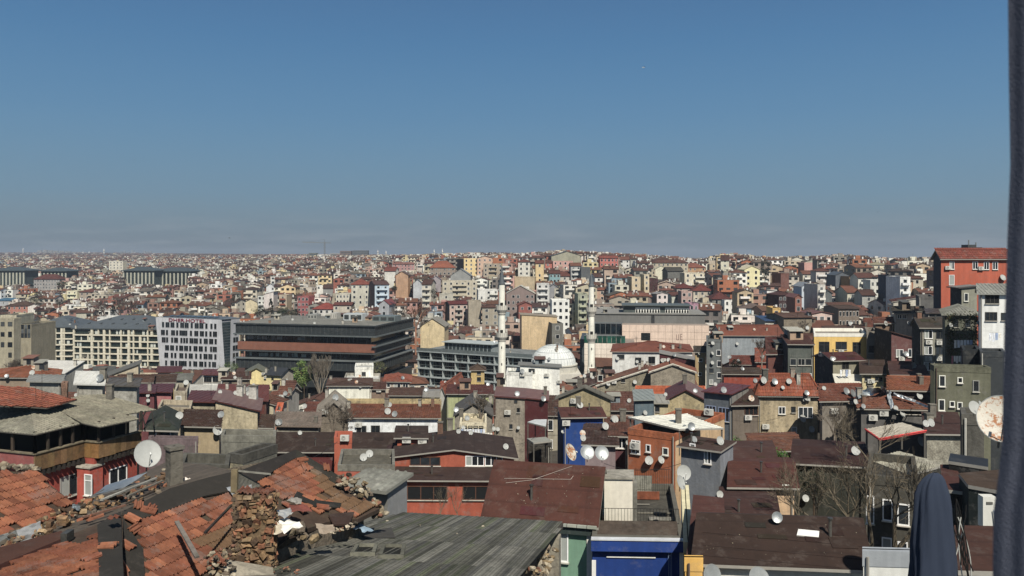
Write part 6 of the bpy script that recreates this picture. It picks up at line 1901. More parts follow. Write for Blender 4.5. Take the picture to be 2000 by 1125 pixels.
q = M(); q.box(b.pt(2.02, 3.3, zd), b.u * .22, b.v * 1.2, UP * 2.1, C('#77756c'), 'conc'); q.build('flue', b.root)
def railing(root, a, c, h, n, r=.012, col='#26241f'):
    q = M()
    for t in (0.05, 1.0): q.tube(a + UP * h * t, c + UP * h * t, r * 1.4, r * 1.4, C(col), 'pt', 4)
    for i in range(n + 1):
        p_ = a.lerp(c, i / n); q.tube(p_, p_ + UP * h, r, r, C(col), 'pt', 4)
    return q.build('railing', root)
railing(b.root, b.pt(.1, 2.0, b.zt + .05), b.pt(b.W - .1, 2.0, b.zt + .05), .8, 26)
railing(b.root, b.pt(2.1, 8.6, zd + .3), b.pt(b.W - .2, 8.6, zd + .3), 1.3, 20)
railing(b.root, b.pt(.05, 8.6, zd + .3), b.pt(2.1, 8.6, zd + .3), 1.1, 14)
q = M(); q.box(b.pt(2.1, 8.9, zd - .4), b.u * 1.1, b.v * .15, UP * 1.5, C('#a7a596'), 'conc'); q.box(b.pt(2.3, 7.9, zd), b.u * 1.3, b.v * .1, UP * .45, C('#8a4a2c'), 'conc'); q.build('low_wall', b.root, kind='stuff')
for a_, b_, l_, w_ in ((2.2, 5.2, 2.0, .06), (2.1, 6.8, .9, .05), (2.9, 4.0, 1.4, .5), (2.4, 2.9, .8, .3)):
    q = M(); q.box(b.pt(a_, b_, zd + .01), b.u * l_, b.v * w_, UP * .05, C(random.choice(['#9a958a', '#6d685d', '#77736a'])), 'wood'); q.build('deck_scrap', b.root)
# ---- yellow parapet and brown roofs to the right
B('house', 'narrow yellow house with pale topped parapet beside the blue front', 1336, 1352, 1062, 39.5, -3, 10, '#c9a54a', ('flat', '#6a3f38'), yb=1125, wk='pc', gable='#cdc39a', ref='the narrow yellow parapet')
B('house', 'yellow fronted house under a maroon lean-to roof', 1338, 1372, 1094, 33.4, -2, .3, '#cf9f38', ('flat', '#6a3a33'), wk='pc')
PB('house', 'red brown felt roof strip behind the yellow parapet', [(1340, 1088), (1364, 1093), (1396, 1011), (1416, 1011), (1414, 972), (1354, 966)], 34.6, 1090, '#7d5238', '#6c3c34', 'shingle')
B('house', 'dim maroon felt roof among the bare trees', 1414, 1515, 1018, 50, -2, 7, '#55463e', ('gs', '#553430', 984, 'shingle'), yb=1020)
br = B('house', 'wide dark brown standing roof with one white skylight, bottom right', 1366, 1688, 1097, 34, -6, 6.4, '#c9c8c0', ('gs', '#49342d', 1012, 'shingle'), wk='pc', ref='the wide dark brown roof', o=.35)
sl_, e_, n_ = br.slopes[0]
q = M(); cs = [on_plane(x, y, sl_[0], n_) + n_ * .05 for x, y in ((1556, 1047), (1599, 1051), (1600, 1039), (1559, 1035))]
q.face(cs if (cs[1] - cs[0]).cross(cs[2] - cs[1]).z > 0 else cs[::-1], C('#e6e3da'), 'pc')
for i in range(4): q.face([cs[i], cs[i] - n_ * .06, cs[(i + 1) % 4] - n_ * .06, cs[(i + 1) % 4]], C('#b5b2a9'), 'pc')
q.build('skylight', br.root)
for x, y in [(random.uniform(1380, 1680), random.uniform(1020, 1095)) for _ in range(26)]:
    stone_at('litter_scrap', br.root, on_plane(x, y, sl_[0], n_) + n_ * .02, random.uniform(.03, .07), CHK[6], flat=.3)
q = M()
for y in (1040, 1065, 1085):
    q.tube(on_plane(1372, y, sl_[0], n_) + n_ * .01, on_plane(1686, y + 28, sl_[0], n_) + n_ * .01, .012, .012, C('#3a2a25'), 'shingle', 4)
q.build('roof_seam', br.root)
# ---- house behind the bare trees, shade put into its wall colour
B('house', 'shade-coloured olive brown house with white window reveals behind the bare trees', 1694, 1792, 930, 48, -24, 6, '#4a473f', ('flat', '#2f2d28'), [('F', 1727, 978, 1740, 1014, 'w1'), ('F', 1756, 986, 1773, 1024, 'w1'), ('F', 1725, 1052, 1739, 1082, 'w1'), ('F', 1755, 1060, 1771, 1088, 'w1'), ('F', 1697, 970, 1702, 1020, 'w1')], yb=1085, ref='the shade-coloured house behind bare trees')
B('house', 'dark green brown house with shade-coloured creeper wall and maroon roof', 1553, 1692, 905, 62, -12, 8, '#33342b', ('gs', '#4d2c28', 884, 'shingle'), yb=1020, wk='conc', ref='the creeper covered dark house')  # wall colour mixes creeper green with painted shade
B('house', 'white parapet terrace half in shade at the bottom right', 1686, 1850, 1080, 28, -4, .35, '#c9cac6', ('flat', '#3a4550'), wk='pc', gable='#8c9299', ref='the white parapet terrace')
B('pier', 'rough concrete pier carrying the big rusty dish', 1879, 1922, 812, 40, -6, 2, '#55534d', ('flat', '#44423c'), wk='conc', cat='concrete pier', ref='the rough concrete pier')
PB('shed', 'black corrugated lean-to roof under the concrete pier', [(1852, 900), (1930, 912), (1930, 896), (1856, 885)], 36, 900, '#1f1f1f', '#232426', 'metal')
PB('house', 'red brown felt roof wedge beside the navy parasol', [(1842, 955), (1889, 961), (1889, 943), (1860, 907), (1836, 907)], 33, 955, '#1e1d1c', '#663730', 'shingle')  # near-black wall colour paints the unlit gap below the roof
PB('house', 'brown felt roof with litter above a white air conditioner', [(1891, 947), (1962, 960), (1962, 916), (1872, 924)], 31, 955, '#1b2322', '#5b4638', 'shingle', ref='the littered brown roof')  # wall coloured near-black in place of the dark gap underneath
B('house', 'low brown metal roof at the foot of the dark curtain', 1886, 1960, 1112, 21, -4, 3, '#b9b5ab', ('shed', '#5e382c', 1066, 'shingle'))
ac = thing('air_conditioner', 'white wall mounted air conditioner beneath the littered brown roof', 'air conditioner', tuple(P(1932, 1030, 27)))
c0 = P(1920, 1031, 27); q = M(); q.box(c0, V(.42, -.03, 0), V(.03, .35, 0), UP * 1.02, C('#c9c8c0'), 'pc'); q.build('casing', ac)
q = M(); q.box(c0 + V(.1, -.03, .78), V(.2, -.01, 0), V(0, .02, 0), UP * .08, C('#55534e'), 'dark'); q.tube(c0 + V(.3, -.08, .6), c0 + V(.38, -.1, .0), .02, .02, C('#7c8ba5'), 'pt'); q.build('vent', ac)
# cables and branches beside it
cbm = thing('cable_bundle', 'tangle of hanging black and white cables beside the navy parasol', 'cables', tuple(P(1875, 1125, 16)))
for k in range(12):
    q = M(); x0 = random.uniform(1858, 1885); x1 = random.uniform(1858, 1900); pr_ = None
    for s in range(9):
        t = s / 8; p_ = P(x0 + (x1 - x0) * t + 9 * math.sin(3 * t + k), 1010 + 130 * t - (k % 4) * 12, 16 + .6 * math.sin(k))
        if pr_ is not None: q.tube(pr_, p_, .012, .012, C('#a9a9a2' if k % 4 == 0 else '#1b1a19'), 'pt', 5, False)
        pr_ = p_
    q.build('cable', cbm)
# ---- closed navy parasol
pz = thing('parasol', 'closed navy parasol hanging in soft folds at the bottom right', 'parasol', tuple(P(1825, 1125, 14)))
c = P(1823, 1130, 14); q = M(); q.occ = True
n_s = 44; prof = [(1130, 42, 0), (1100, 41, 0), (1060, 40, -1), (1020, 37, -1), (990, 34, -1), (965, 30, -2), (948, 25, -2), (935, 19, 0), (927, 12, 2), (923, 4, 3)]
vs_ = []
for y, hw, dx in prof:
    for i in range(n_s):
        t = 2 * math.pi * i / n_s
        fold = 1 + .09 * math.sin(5 * t + y * .012) + .07 * math.sin(11 * t - y * .02) + .12 * pnoise(V(2 * math.cos(t), 2 * math.sin(t), y * .02))
        pc = P(1824 + dx, y, 14)
        vs_.append(pc + V(hw * 14 / F * math.cos(t) * fold, hw * 14 / F * .55 * math.sin(t) * fold, 0))
fs = [(j * n_s + i, j * n_s + (i + 1) % n_s, (j + 1) * n_s + (i + 1) % n_s, (j + 1) * n_s + i) for j in range(len(prof) - 1) for i in range(n_s)]
q.shared(vs_, fs, C('#303b50', .85), 'cloth'); q.build('canopy', pz)
q = M(); q.tube(P(1824, 1300, 14), P(1824, 924, 14), .03, .03, C('#2c3038'), 'steel', 8); q.build('pole', pz)
# wavy dark curtain at the right edge, close to the eye
cu_ = thing('curtain', 'out of focus navy curtain edge hanging down the right side', 'curtain', tuple(P(1985, 1125, 1.25)))
edge = [(1968, -60), (1970, 150), (1973, 320), (1967, 480), (1961, 660), (1957, 860), (1950, 930), (1940, 1000), (1938, 1200)]
vs_ = []; nx = 22
for x, y in edge:
    for i in range(nx + 1):
        t = i / nx
        px_ = x + 170 * t
        vs_.append(P(px_, y, 1.25 + .0015 * math.sin(t * 26 + y * .002) - .1 * t))
fs = [(j * (nx + 1) + i, j * (nx + 1) + i + 1, (j + 1) * (nx + 1) + i + 1, (j + 1) * (nx + 1) + i) for j in range(len(edge) - 1) for i in range(nx)]
q = M(); q.shared(vs_, fs, (.075, .083, .110), 'cloth'); q.build('fabric', cu_)
# ================================================================== HILLSIDE
random.seed(9)
TF = 'tilef'
def G(c=None, yr=None): return ('gs', c or random.choice(['#7a4638', '#6d4036', '#5f3d35', '#85503d']), yr)
def HP(c=None, yr=None): return ('hip', c or random.choice(['#8b4a38', '#7a4034', '#6d3c33', '#96523c']), yr)
FLT = ('flat', '#77726a')
def GF(c, yr): return ('gf', c, yr, 'sheet')
# crest and upper slope, left to right
HH(763, 815, 516, 3, '#b87c78', HP('#9a5f58'), 'long pink block with a reddish roof high on the slope', ref='the long pink block')
HH(751, 772, 529, 5, '#d2cfc2', G('#8a4236', 522), 'tall blank white party wall under a red tile roof', ref='the blank white party wall', auto=0)
HH(773, 797, 537, 6, '#b98a5c', GF('#6a4a38', 530), 'tall tan orange blank slab block', ref='the tan orange slab', auto=0, yb=580, L=8)
HH(807, 824, 553, 5, '#aeb3b8', GF('#777b80', 546), 'pale blue grey blank gabled slab', ref='the pale blue grey slab', auto=0, yb=580)
HH(824, 842, 555, 7, '#c4bdaa', G(), 'narrow cream block stacked with seven balconies', ref='the narrow seven balcony block', bal='#c9c4b4', yb=598)
HH(841, 861, 546, 4, '#9a8f95', GF('#7a7078', 539), 'lavender grey gabled house', ref='the lavender gable', auto=0, yb=567)
HH(864, 932, 549, 4, '#bcb195', FLT, 'long cream terrace block with open balconies', ref='the long cream balcony block', bal='#b5ab92', yb=575)
HH(840, 889, 522, 4, '#8f7d6c', HP('#a8583a', 510), 'broad orange tile hip roof near the crest', ref='the broad orange hip roof', yb=535)
HH(880, 919, 538, 4, '#8d8f8c', GF('#7d8284', 525), 'grey tin gabled shed like block below the yellow block', ref='the grey tin gable', auto=0, yb=545)
HH(906, 944, 505, 5, '#e2bd68', FLT, 'bright yellow five storey block on the crest', ref='the bright yellow crest block', xs=893, side='#4a4743', yb=538, wk='pc')
HH(932, 962, 504, 5, '#d3a987', GF('#8d6a58', 500), 'peach gabled block right of the yellow crest block', ref='the peach gabled crest block', yb=520)
HH(944, 982, 515, 4, '#a8977e', FLT, 'beige block with long open balconies behind the tallest minaret spire', ref='the beige long balcony block', bal='#a5977d', yb=540)
HH(858, 885, 575, 3, '#b0ab98', FLT, 'pale grey cream cube house in the middle of the slope', auto=(1, 2), yb=588)
HH(878, 914, 594, 4, '#bb9c8b', G('#7a3030', 588), 'pinkish block with red roof and curved balconies', ref='the pinkish curved balcony block', xs=871, side='#5c6664', bal='#a9a399', yb=628)  # dark side colour stands for shade on the left face
HH(915, 940, 588, 5, '#a0937a', FLT, 'blank sand coloured slab left of the tallest minaret', ref='the blank sand slab', auto=0, yb=630)
HH(934, 975, 566, 3, '#d4d3cb', FLT, 'white house with deep terraces beside the tallest minaret', ref='the white deep terrace house', bal='#d5d4cd', yb=585)
HH(942, 976, 600, 4, '#9c917a', HP('#6b453b', 594), 'olive cream house with brown hip roof beside the tallest minaret', yb=635)
HH(821, 868, 637, 2, '#c7b388', GF('#8d8676', 622), 'cream house with rounded gable below the seven balcony block', ref='the rounded cream gable', auto=0, D=288, yb=648)
HH(793, 820, 617, 3, '#aaa69b', FLT, 'grey house with a long white veranda band', bal='#cfcdc6', yb=628)
HH(740, 760, 594, 5, '#9a9ea4', GF('#8c3a34', 586), 'white grey gabled block under the pale blue block', ref='the white grey gabled block', yb=621)
HH(732, 760, 556, 7, '#a9c0d2', G('#6a4540', 550), 'pale blue seven storey block', ref='the pale blue block', xs=722, side='#6d4a44', yb=592, bal='#b8cbd8')
HH(1012, 1035, 511, 5, '#d3cfbf', HP('#7a4034', 506), 'cream white block with small dark windows on the crest', ref='the cream white crest block', yb=538)
HH(1046, 1062, 514, 5, '#dcb96e', G('#7a4034', 509), 'narrow yellow slab block near the crest', ref='the narrow yellow slab', auto=(1, 4), yb=545)
HH(1062, 1078, 513, 3, '#c05a42', G(), 'vermilion cube house right of the yellow slab', auto=(1, 2), yb=525)
HH(1077, 1138, 500, 4, '#9a977c', GF('#4a4a48', 491), 'big khaki gabled hall on the highest point of the crest', ref='the khaki gabled hall', auto=0, yb=520)
HH(1080, 1119, 510, 3, '#cf9484', FLT, 'pink terrace house below the khaki hall', yb=516)
HH(1115, 1135, 519, 4, '#a9aaa8', G(), 'grey white house with tiny windows', bal='#c4c4c0', yb=543)
HH(1135, 1153, 522, 4, '#585c5e', FLT, 'dark grey blank slab behind the minaret cone', ref='the dark grey slab', auto=0, yb=538)
HH(1073, 1094, 534, 3, '#6a9aa2', G('#6d3c33', 528), 'teal painted house with three windows', ref='the teal house', auto=(3, 2), yb=550, wk='pc')
HH(1094, 1112, 539, 2, '#b9b0a2', G('#7a4034', 531), 'low white house right of the teal house', yb=548)
HH(1172, 1207, 504, 4, '#c2533f', G('#a04a3a', 500), 'bright red block on the crest with white banded windows', ref='the bright red crest block', auto=(5, 3), yb=520, wk='pc')
HH(1209, 1231, 507, 3, '#d5d4cf', G(), 'white house right of the bright red crest block', yb=522)
HH(1005, 1044, 541, 4, '#bda679', FLT, 'blank ochre slab above the cream pediment building', ref='the blank ochre slab', auto=0, yb=562)
HH(1048, 1073, 554, 6, '#bcbcb8', FLT, 'pale apartment tower with dark balcony bands', ref='the pale banded tower', bal='#d0d0cc', yb=592)
HH(989, 1044, 573, 5, '#867068', GF('#c4bfae', 558), 'school like building with cream pediment and pale window strips', ref='the cream pediment building', auto=(6, 3), yb=610, wk='pc')
HH(1013, 1041, 596, 4, '#a04e3c', GF('#7a3d32', 590), 'red brown house with two white windows', ref='the red brown house', auto=(2, 3), yb=640)
HH(1019, 1088, 615, 5, '#c4aa80', ('shedx', '#9a8a70', 619, 'sheet'), 'large blank sand wall below the red brown house', ref='the large blank sand wall', auto=0, D=290, yb=664, L=10)
HH(1078, 1112, 586, 6, '#d8d8d0', FLT, 'tall white block with glazed top terrace', ref='the tall white block', auto=(3, 6), yb=650, wk='pc')
HH(1078, 1100, 632, 5, '#6d6c66', FLT, 'grey concrete block right of the blank sand wall', D=284, yb=675)
HH(1073, 1089, 560, 4, '#8a8b90', GF('#7c7d80', 555), 'blank grey gabled slab above the tall white block', auto=0, yb=583)
HH(1129, 1148, 574, 6, '#9b9f82', FLT, 'olive green block with deep balconies left of the mall minaret', ref='the olive balcony block', bal='#a7ab90', yb=628)
HH(1162, 1177, 541, 3, '#d9d8d3', G(), 'small white house right of the mall minaret cone', yb=552)
HH(1166, 1186, 566, 3, '#c59a78', HP('#96523c'), 'peach house with orange tiles right of the mall minaret', yb=585)
HH(1172, 1202, 603, 3, '#9a9a96', FLT, 'grey house hung with white laundry behind the mall', bal='#c9c9c6', D=288, yb=612)
HH(1274, 1344, 513, 3, '#b1a486', HP('#6d4438', 507), 'very long low block with brown tile roof on the crest', ref='the very long brown roofed block', yb=523)
HH(1280, 1304, 525, 2, '#d8d2b0', GF('#b9b49a', 519), 'small cream gable below the very long block', auto=0, yb=530)
HH(1386, 1402, 516, 3, '#bda983', FLT, 'peach grey house left of the tall cream crest block', auto=(1, 2), yb=528)
HH(1408, 1424, 505, 5, '#cfcaac', G('#5c3a38', 499), 'tall cream crest block with maroon cap', ref='the tall cream crest block', xs=1440, side='#b9b294', yb=525)
HH(1454, 1484, 526, 5, '#e5d18c', GF('#d8caa0', 519), 'yellow gabled mansion with two tall windows', ref='the yellow gabled mansion', auto=(2, 3), yb=558, wk='pc')
HH(1336, 1378, 522, 3, '#b98a50', HP('#9a5440', 514), 'orange walled house with tile hip roof', yb=532)
HH(1322, 1354, 562, 3, '#9a938a', HP('#7a3430', 554), 'left one of two linked maroon hip roofs', ref='the linked maroon hip roofs', yb=572)
HH(1354, 1390, 567, 3, '#c4b59a', HP('#80352f', 556), 'right one of two linked maroon hip roofs with cream wall', yb=578)
HH(1331, 1352, 569, 4, '#b59084', FLT, 'rose coloured tower house under the linked hip roofs', auto=(2, 3), yb=588)
HH(1283, 1304, 574, 4, '#cfc0bc', GF('#8f8b86', 571), 'pale pink house with grey flank', ref='the pale pink grey flanked house', xs=1272, side='#8b8d8a', auto=(2, 3), yb=597)
HH(1312, 1330, 577, 3, '#bfc2b2', G('#6d3c33', 571), 'pale green grey house with brown roof', yb=596)
HH(1391, 1426, 583, 3, '#7a7a72', HP('#68302e', 570), 'house with a deep maroon hip roof', ref='the deep maroon hip roof', yb=595)
HH(1415, 1436, 586, 3, '#dddbd4', FLT, 'white house with two square windows', auto=(2, 3), yb=606)
HH(1347, 1364, 593, 3, '#a87d90', FLT, 'mauve pink house beside the restaurant pavilion', ref='the mauve pink house', auto=(2, 3), yb=612, D=292)
HH(1258, 1268, 536, 5, '#d0bd92', FLT, 'very narrow cream tower house', auto=(1, 4), yb=570)
HH(1234, 1251, 541, 5, '#cbb488', FLT, 'narrow sand coloured tower house', auto=(1, 4), yb=568)
HH(1267, 1285, 544, 3, '#53262a', FLT, 'maroon clad cube house', ref='the maroon clad cube', auto=0, yb=556)
HH(1304, 1335, 529, 3, '#64645f', G('#55524e'), 'dark grey block below the very long brown roof', auto=0, yb=542)
HH(1337, 1376, 533, 4, '#d3c6a4', FLT, 'cream cluster block with many small windows', ref='the cream many windowed block', bal='#dcd9ce', yb=552)
HH(1498, 1524, 567, 4, '#dbd8d4', ('shedx', '#4a3632', 569), 'white blank walled house with dark eave', ref='the white dark eaved house', auto=0, yb=592)
HH(1525, 1541, 534, 4, '#7a4636', FLT, 'brown red blank slab house', ref='the brown red slab', auto=0, yb=560)
HH(1501, 1518, 538, 3, '#846e54', GF('#6a5a4a', 535), 'tan gabled house beside the dark tree', auto=0, yb=552)
HH(1571, 1589, 513, 4, '#cd8e7e', FLT, 'salmon pink blank slab on the crest', ref='the salmon pink slab', auto=0, yb=529, wk='pc')
HH(1568, 1592, 535, 3, '#c8c0a8', G(), 'cream balconied block below the salmon slab', bal='#d8d6cc', yb=550)
HH(1594, 1620, 529, 4, '#cfc3ba', HP('#6d3c33', 524), 'pale rose block with central balconies', ref='the pale rose block', bal='#dcd9d4', yb=549)
HH(1566, 1589, 559, 5, '#b4c0cc', GF('#8d9298', 552), 'pale blue clapboard block with two top windows', ref='the pale blue clapboard block', auto=(2, 1), yb=588, wk='pc')
HH(1597, 1612, 556, 6, '#c4bfb4', FLT, 'narrow block of white balconies right of the clapboard block', bal='#d8d6d0', yb=588)
HH(1632, 1659, 537, 4, '#565f69', GF('#4c545c', 531), 'slate blue block with arched roof', ref='the slate blue arched block', auto=0, yb=556)
HH(1659, 1676, 540, 4, '#a87c46', FLT, 'ochre orange balconied block', bal='#b08a58', yb=556)
HH(1676, 1710, 542, 4, '#d2d0be', G(), 'wide white cream block on the right slope', ref='the wide white cream block', bal='#dcdad0', yb=562)
HH(1609, 1625, 573, 4, '#5a6264', GF('#4e5456', 567), 'dark blue grey gabled flank', auto=0, yb=590)
HH(1625, 1653, 578, 3, '#dcdad4', ('shed', '#b98a80', 573), 'white house with pink tiled eave and four windows', ref='the white pink eaved house', auto=(2, 2), yb=593, wk='pc')
HH(1655, 1677, 571, 4, '#c6c0a6', G(), 'cream house with white bay windows', bal='#d2cfc0', yb=590)
HH(1684, 1710, 576, 4, '#a8a8a0', G(), 'grey house with curved bay right of the cream bay house', yb=600)
HH(1521, 1552, 576, 4, '#46292a', HP('#5a3230', 570), 'dark maroon house with broken balconies', ref='the dark maroon house', auto=(4, 2), yb=600)
HH(1553, 1566, 580, 5, '#96563f', GF('#8a4c38', 575), 'narrow terracotta tower with arched top', ref='the narrow terracotta tower', auto=(1, 3), yb=607)
HH(1509, 1524, 602, 3, '#d2a954', FLT, 'small yellow house above the blue roof', auto=(1, 1), D=280, yb=616)
HH(1494, 1531, 627, 2, '#a8a493', ('shed', '#2a5590', 617), 'low house with a bright blue sheet roof', ref='the bright blue roof', auto=(5, 1), D=240, yb=642)
HH(1531, 1586, 620, 3, '#857a68', G('#6b4b40', 612), 'old rubble stone building with a bare tree before it', ref='the old rubble building', auto=0, D=235, yb=650, wk='stone')
HH(1586, 1625, 613, 2, '#c9b0a4', GF('#7d4a3e', 609), 'pale rose gabled house right of the rubble building', auto=(3, 1), D=240, yb=626)
HH(1638, 1678, 603, 4, '#77695d', G('#5b463c', 597), 'derelict house with tall pale window strips', ref='the derelict strip windowed house', auto=(6, 2), D=255, yb=625)
HH(1700, 1737, 547, 5, '#cfcec2', FLT, 'white stepped block with blue grey flank', ref='the white stepped block', auto=(4, 4), yb=575)
HH(1738, 1757, 538, 6, '#3f4554', FLT, 'dark navy blank tower', ref='the dark navy tower', auto=0, yb=578)
HH(1758, 1778, 541, 6, '#dddcd8', FLT, 'white tower with dark ribbon windows', ref='the white ribbon window tower', auto=(1, 5), bal='#e2e1dd', yb=580)
HH(1780, 1803, 543, 4, '#bfb59c', HP('#6d4438'), 'cream house with mossy roof right of the ribbon tower', yb=560)
HH(1700, 1733, 517, 3, '#dccfa8', ('hip', '#b4ac90', 513), 'long cream block above dark treetops', yb=527)
# left slopes
HH(515, 534, 575, 5, '#d0c4bd', ('shedx', '#8a5a4c', 570), 'tall blank white rose wall beside the cypress', ref='the blank white rose wall', auto=0, yb=600)
HH(520, 537, 560, 3, '#cfd3d6', GF('#7f8488', 554), 'small white gabled house above the cypress', auto=(2, 2), yb=572)
HH(545, 560, 576, 5, '#b8a484', FLT, 'tan block with rusty balconies', bal='#8a4a34', yb=600)
HH(478, 502, 590, 3, '#dccb98', GF('#8a8478', 584), 'cream yellow gable beside dark trees', ref='the cream yellow gable', auto=0, yb=612)
HH(581, 603, 579, 5, '#9c4442', FLT, 'crimson block with pale window grid', ref='the crimson block', auto=(3, 4), yb=615, wk='pc')
HH(611, 655, 603, 3, '#c9c6bd', HP('#a03e34', 592), 'white house with vivid red hip roof', ref='the vivid red hip roof', yb=620)
HH(651, 686, 596, 4, '#b8ad98', G('#7a3d36', 591), 'beige twin gabled block behind the office roof', yb=625)
HH(656, 708, 574, 4, '#c0baa4', FLT, 'large pale block with a long open gallery', ref='the long gallery block', auto=(8, 3), yb=598)
HH(686, 722, 555, 6, '#b9b6a2', HP('#98493a', 545), 'broad block under a vivid red tile roof', ref='the broad red tiled block', yb=590)
HH(614, 631, 558, 3, '#dcdad2', FLT, 'white cube house with one dark window', ref='the white cube house', auto=(1, 1), yb=575)
HH(631, 655, 563, 3, '#8d8f8c', G('#5d4038', 556), 'grey walled house under a brown roof', auto=0, yb=575)
HH(66, 116, 545, 5, '#9a948f', HP('#6b352f', 536), 'old many windowed mansion with maroon hip roof', ref='the old hip roofed mansion', auto=(9, 4), yb=568)
HH(115, 128, 575, 3, '#d8c888', FLT, 'left pale yellow balconied house', ref='the pale yellow balconied pair', bal='#e0d49c', yb=592)
HH(130, 151, 568, 4, '#d6cda2', FLT, 'right pale yellow balconied house', bal='#e0d9b4', yb=585)
HH(13, 63, 597, 3, '#b3684e', HP('#5f4438', 589), 'salmon orange long house with white arches', yb=612)
HH(-10, 24, 587, 3, '#9fa3a8', ('shed', '#2f77a8', 582), 'house with turquoise blue sheet roof', ref='the turquoise roof', yb=600)
HH(213, 240, 510, 6, '#cfc8b0', FLT, 'cream block standing above the left hillside', ref='the cream tower block', auto=(4, 5), yb=530, D=900)
HH(155, 186, 570, 4, '#a4917c', HP(), 'tan twin balcony block right of the pale yellow pair', bal='#b5a58c', yb=585)
HH(0, 32, 616, 3, '#b3ab92', FLT, 'pale concrete cube behind the tan block', auto=(2, 2), D=262, yb=632)
B('mosque_hall', 'low white wall behind cream hotel roofs', 190, 232, 619, 345, 0, 8, '#c9c8c2', ('flat', '#8d8a84'), yb=622, cat='house')
# ---------------- generated neighbours fill the gaps between
PALW = ['#b7ab93', '#a89c86', '#c6bda6', '#97907f', '#8b867c', '#cfc9ba', '#b09a86', '#a58d7c', '#9b7465', '#d2cdc0', '#7b756c', '#b8a184', '#c2b8a8', '#8f7f72', '#aaa598', '#c8bfae', '#a3623f', '#b98f84', '#8497a2', '#d0bc8a', '#6f6a64', '#9a5a48', '#dedbd2', '#d9d6cc']
WN = {'#b7ab93': 'beige', '#a89c86': 'beige', '#c6bda6': 'cream', '#97907f': 'khaki', '#8b867c': 'grey', '#cfc9ba': 'off white', '#b09a86': 'tan', '#a58d7c': 'tan', '#9b7465': 'brown', '#d2cdc0': 'off white', '#7b756c': 'dark grey', '#b8a184': 'sand', '#c2b8a8': 'pale grey', '#8f7f72': 'taupe', '#aaa598': 'stone grey', '#c8bfae': 'cream', '#a3623f': 'rust orange', '#b98f84': 'rose', '#8497a2': 'pale blue', '#d0bc8a': 'pale yellow', '#6f6a64': 'charcoal', '#9a5a48': 'brick red', '#dedbd2': 'white', '#d9d6cc': 'white'}
ROOFS = [('#7c4a3b', 'red tile'), ('#6a443a', 'brown tile'), ('#5a3f37', 'dark brown tile'), ('#8a543f', 'orange tile'), ('#553a36', 'maroon'), ('#6f6660', 'grey tin'), ('#71493d', 'brown red')]
cand = []
SEEN = set()
SPH = {}
def cells(D, px0, px1, step):
    x0 = (px0 - 1000) * D / F; x1 = (px1 - 1000) * D / F
    x = x0
    while x < x1:
        yield x
        x += step * random.uniform(.85, 1.2)
def blocked(x0, y0, x1, yb_, D, X, Y, rad):
    for (a, b, c, d, dp) in PROT:
        if dp > D - 3 and x1 > a + 2 and x0 < c - 2 and y0 < d - 3 and dp > D: return True
    for fx, fy, r in FOOT:
        if (fx - X) ** 2 + (fy - Y) ** 2 < (r + rad) ** 2: return True
    return False
for q_ in ((566, 699, 622, 768, 206), (612, 704, 640, 768, 203), (712, 702, 760, 742, 208), (420, 706, 470, 734, 226), (1475, 662, 1505, 700, 155), (920, 770, 960, 812, 104), (628, 790, 690, 842, 93), (512, 580, 545, 622, 331), (490, 598, 580, 622, 336), (56, 566, 92, 608, 431), (190, 574, 275, 614, 426), (208, 597, 230, 616, 401), (450, 573, 478, 598, 471), (1482, 505, 1508, 540, 396), (800, 586, 840, 638, 291), (760, 597, 800, 640, 293)):
    PROT.append(q_)
SKX = [0, 500, 600, 800, 900, 1000, 1100, 1200, 1300, 1370, 1410, 1500, 1650, 1750, 1850]; SKY_ = [492, 500, 499, 503, 499, 501, 494, 500, 506, 513, 500, 508, 504, 511, 508]
gen = []
rows = []
D = 88
while D < 1250:
    rows.append(D)
    D += 8 if D < 250 else 10 if D < 420 else (12 if D < 640 else 15)
GRID = {}
def near_gen(X, Y, r):
    k = (int(X // 25), int(Y // 25))
    for i in (-1, 0, 1):
        for j in (-1, 0, 1):
            for (gx, gy, gr) in GRID.get((k[0] + i, k[1] + j), ()):
                if (gx - X) ** 2 + (gy - Y) ** 2 < (r + gr) ** 2 * .82: return True
    return False
for D in rows:
    st = random.uniform(8, 11)
    for X in cells(D, -60, 2030, 3.8):
        Y = D + random.uniform(-4, 4)
        px = 1000 + F * X / Y
        if px > 1850 and Y < 320: continue
        Wd = random.uniform(6, 11); Ln = random.uniform(7, 11)
        near = Y < 300
        g0 = gz(X, Y)
        fl = random.choice([2, 2, 3, 3]) if near else random.choice([3, 3, 4, 4, 5, 5])
        if px < 700 and Y < 330: fl = random.choice([1, 2, 2])
        H = fl * 2.95 + .6 + random.uniform(-.5, 1)
        for tries in range(3):
            zt_ = g0 + H
            yt_ = 500 + (CZ - zt_) * F / Y
            lim = float(np.interp(px, SKX, SKY_)) - random.uniform(0, 3) + 5
            if Y > 400 and yt_ < lim - 6 and H > 6: H -= 3; fl -= 1; continue
            x0 = px - Wd * .5 * F / Y; x1 = px + Wd * .5 * F / Y
            ytt = yt_ - 2.0 * F / Y
            if blocked(x0, ytt, x1, 0, Y, X, Y, .42 * max(Wd, Ln)):
                H -= 3; fl -= 1
                if H < 4.4: break
                continue
            break
        if H < 4.4 or fl < 1: continue
        if blocked(x0, ytt, x1, 0, Y, X, Y, .42 * max(Wd, Ln)): continue
        rr = .40 * (Wd + Ln) / 2 * .96
        if near_gen(X, Y, rr): continue
        GRID.setdefault((int(X // 25), int(Y // 25)), []).append((X, Y, rr))
        gen.append((X, Y, Wd, Ln, H, fl, px, yt_))
print('generated sites', len(gen))
def size_key(g): return -(g[2] * F / g[1]) * (min(g[4], 8) * F / g[1])
gen.sort(key=size_key)
NOBJ = 190
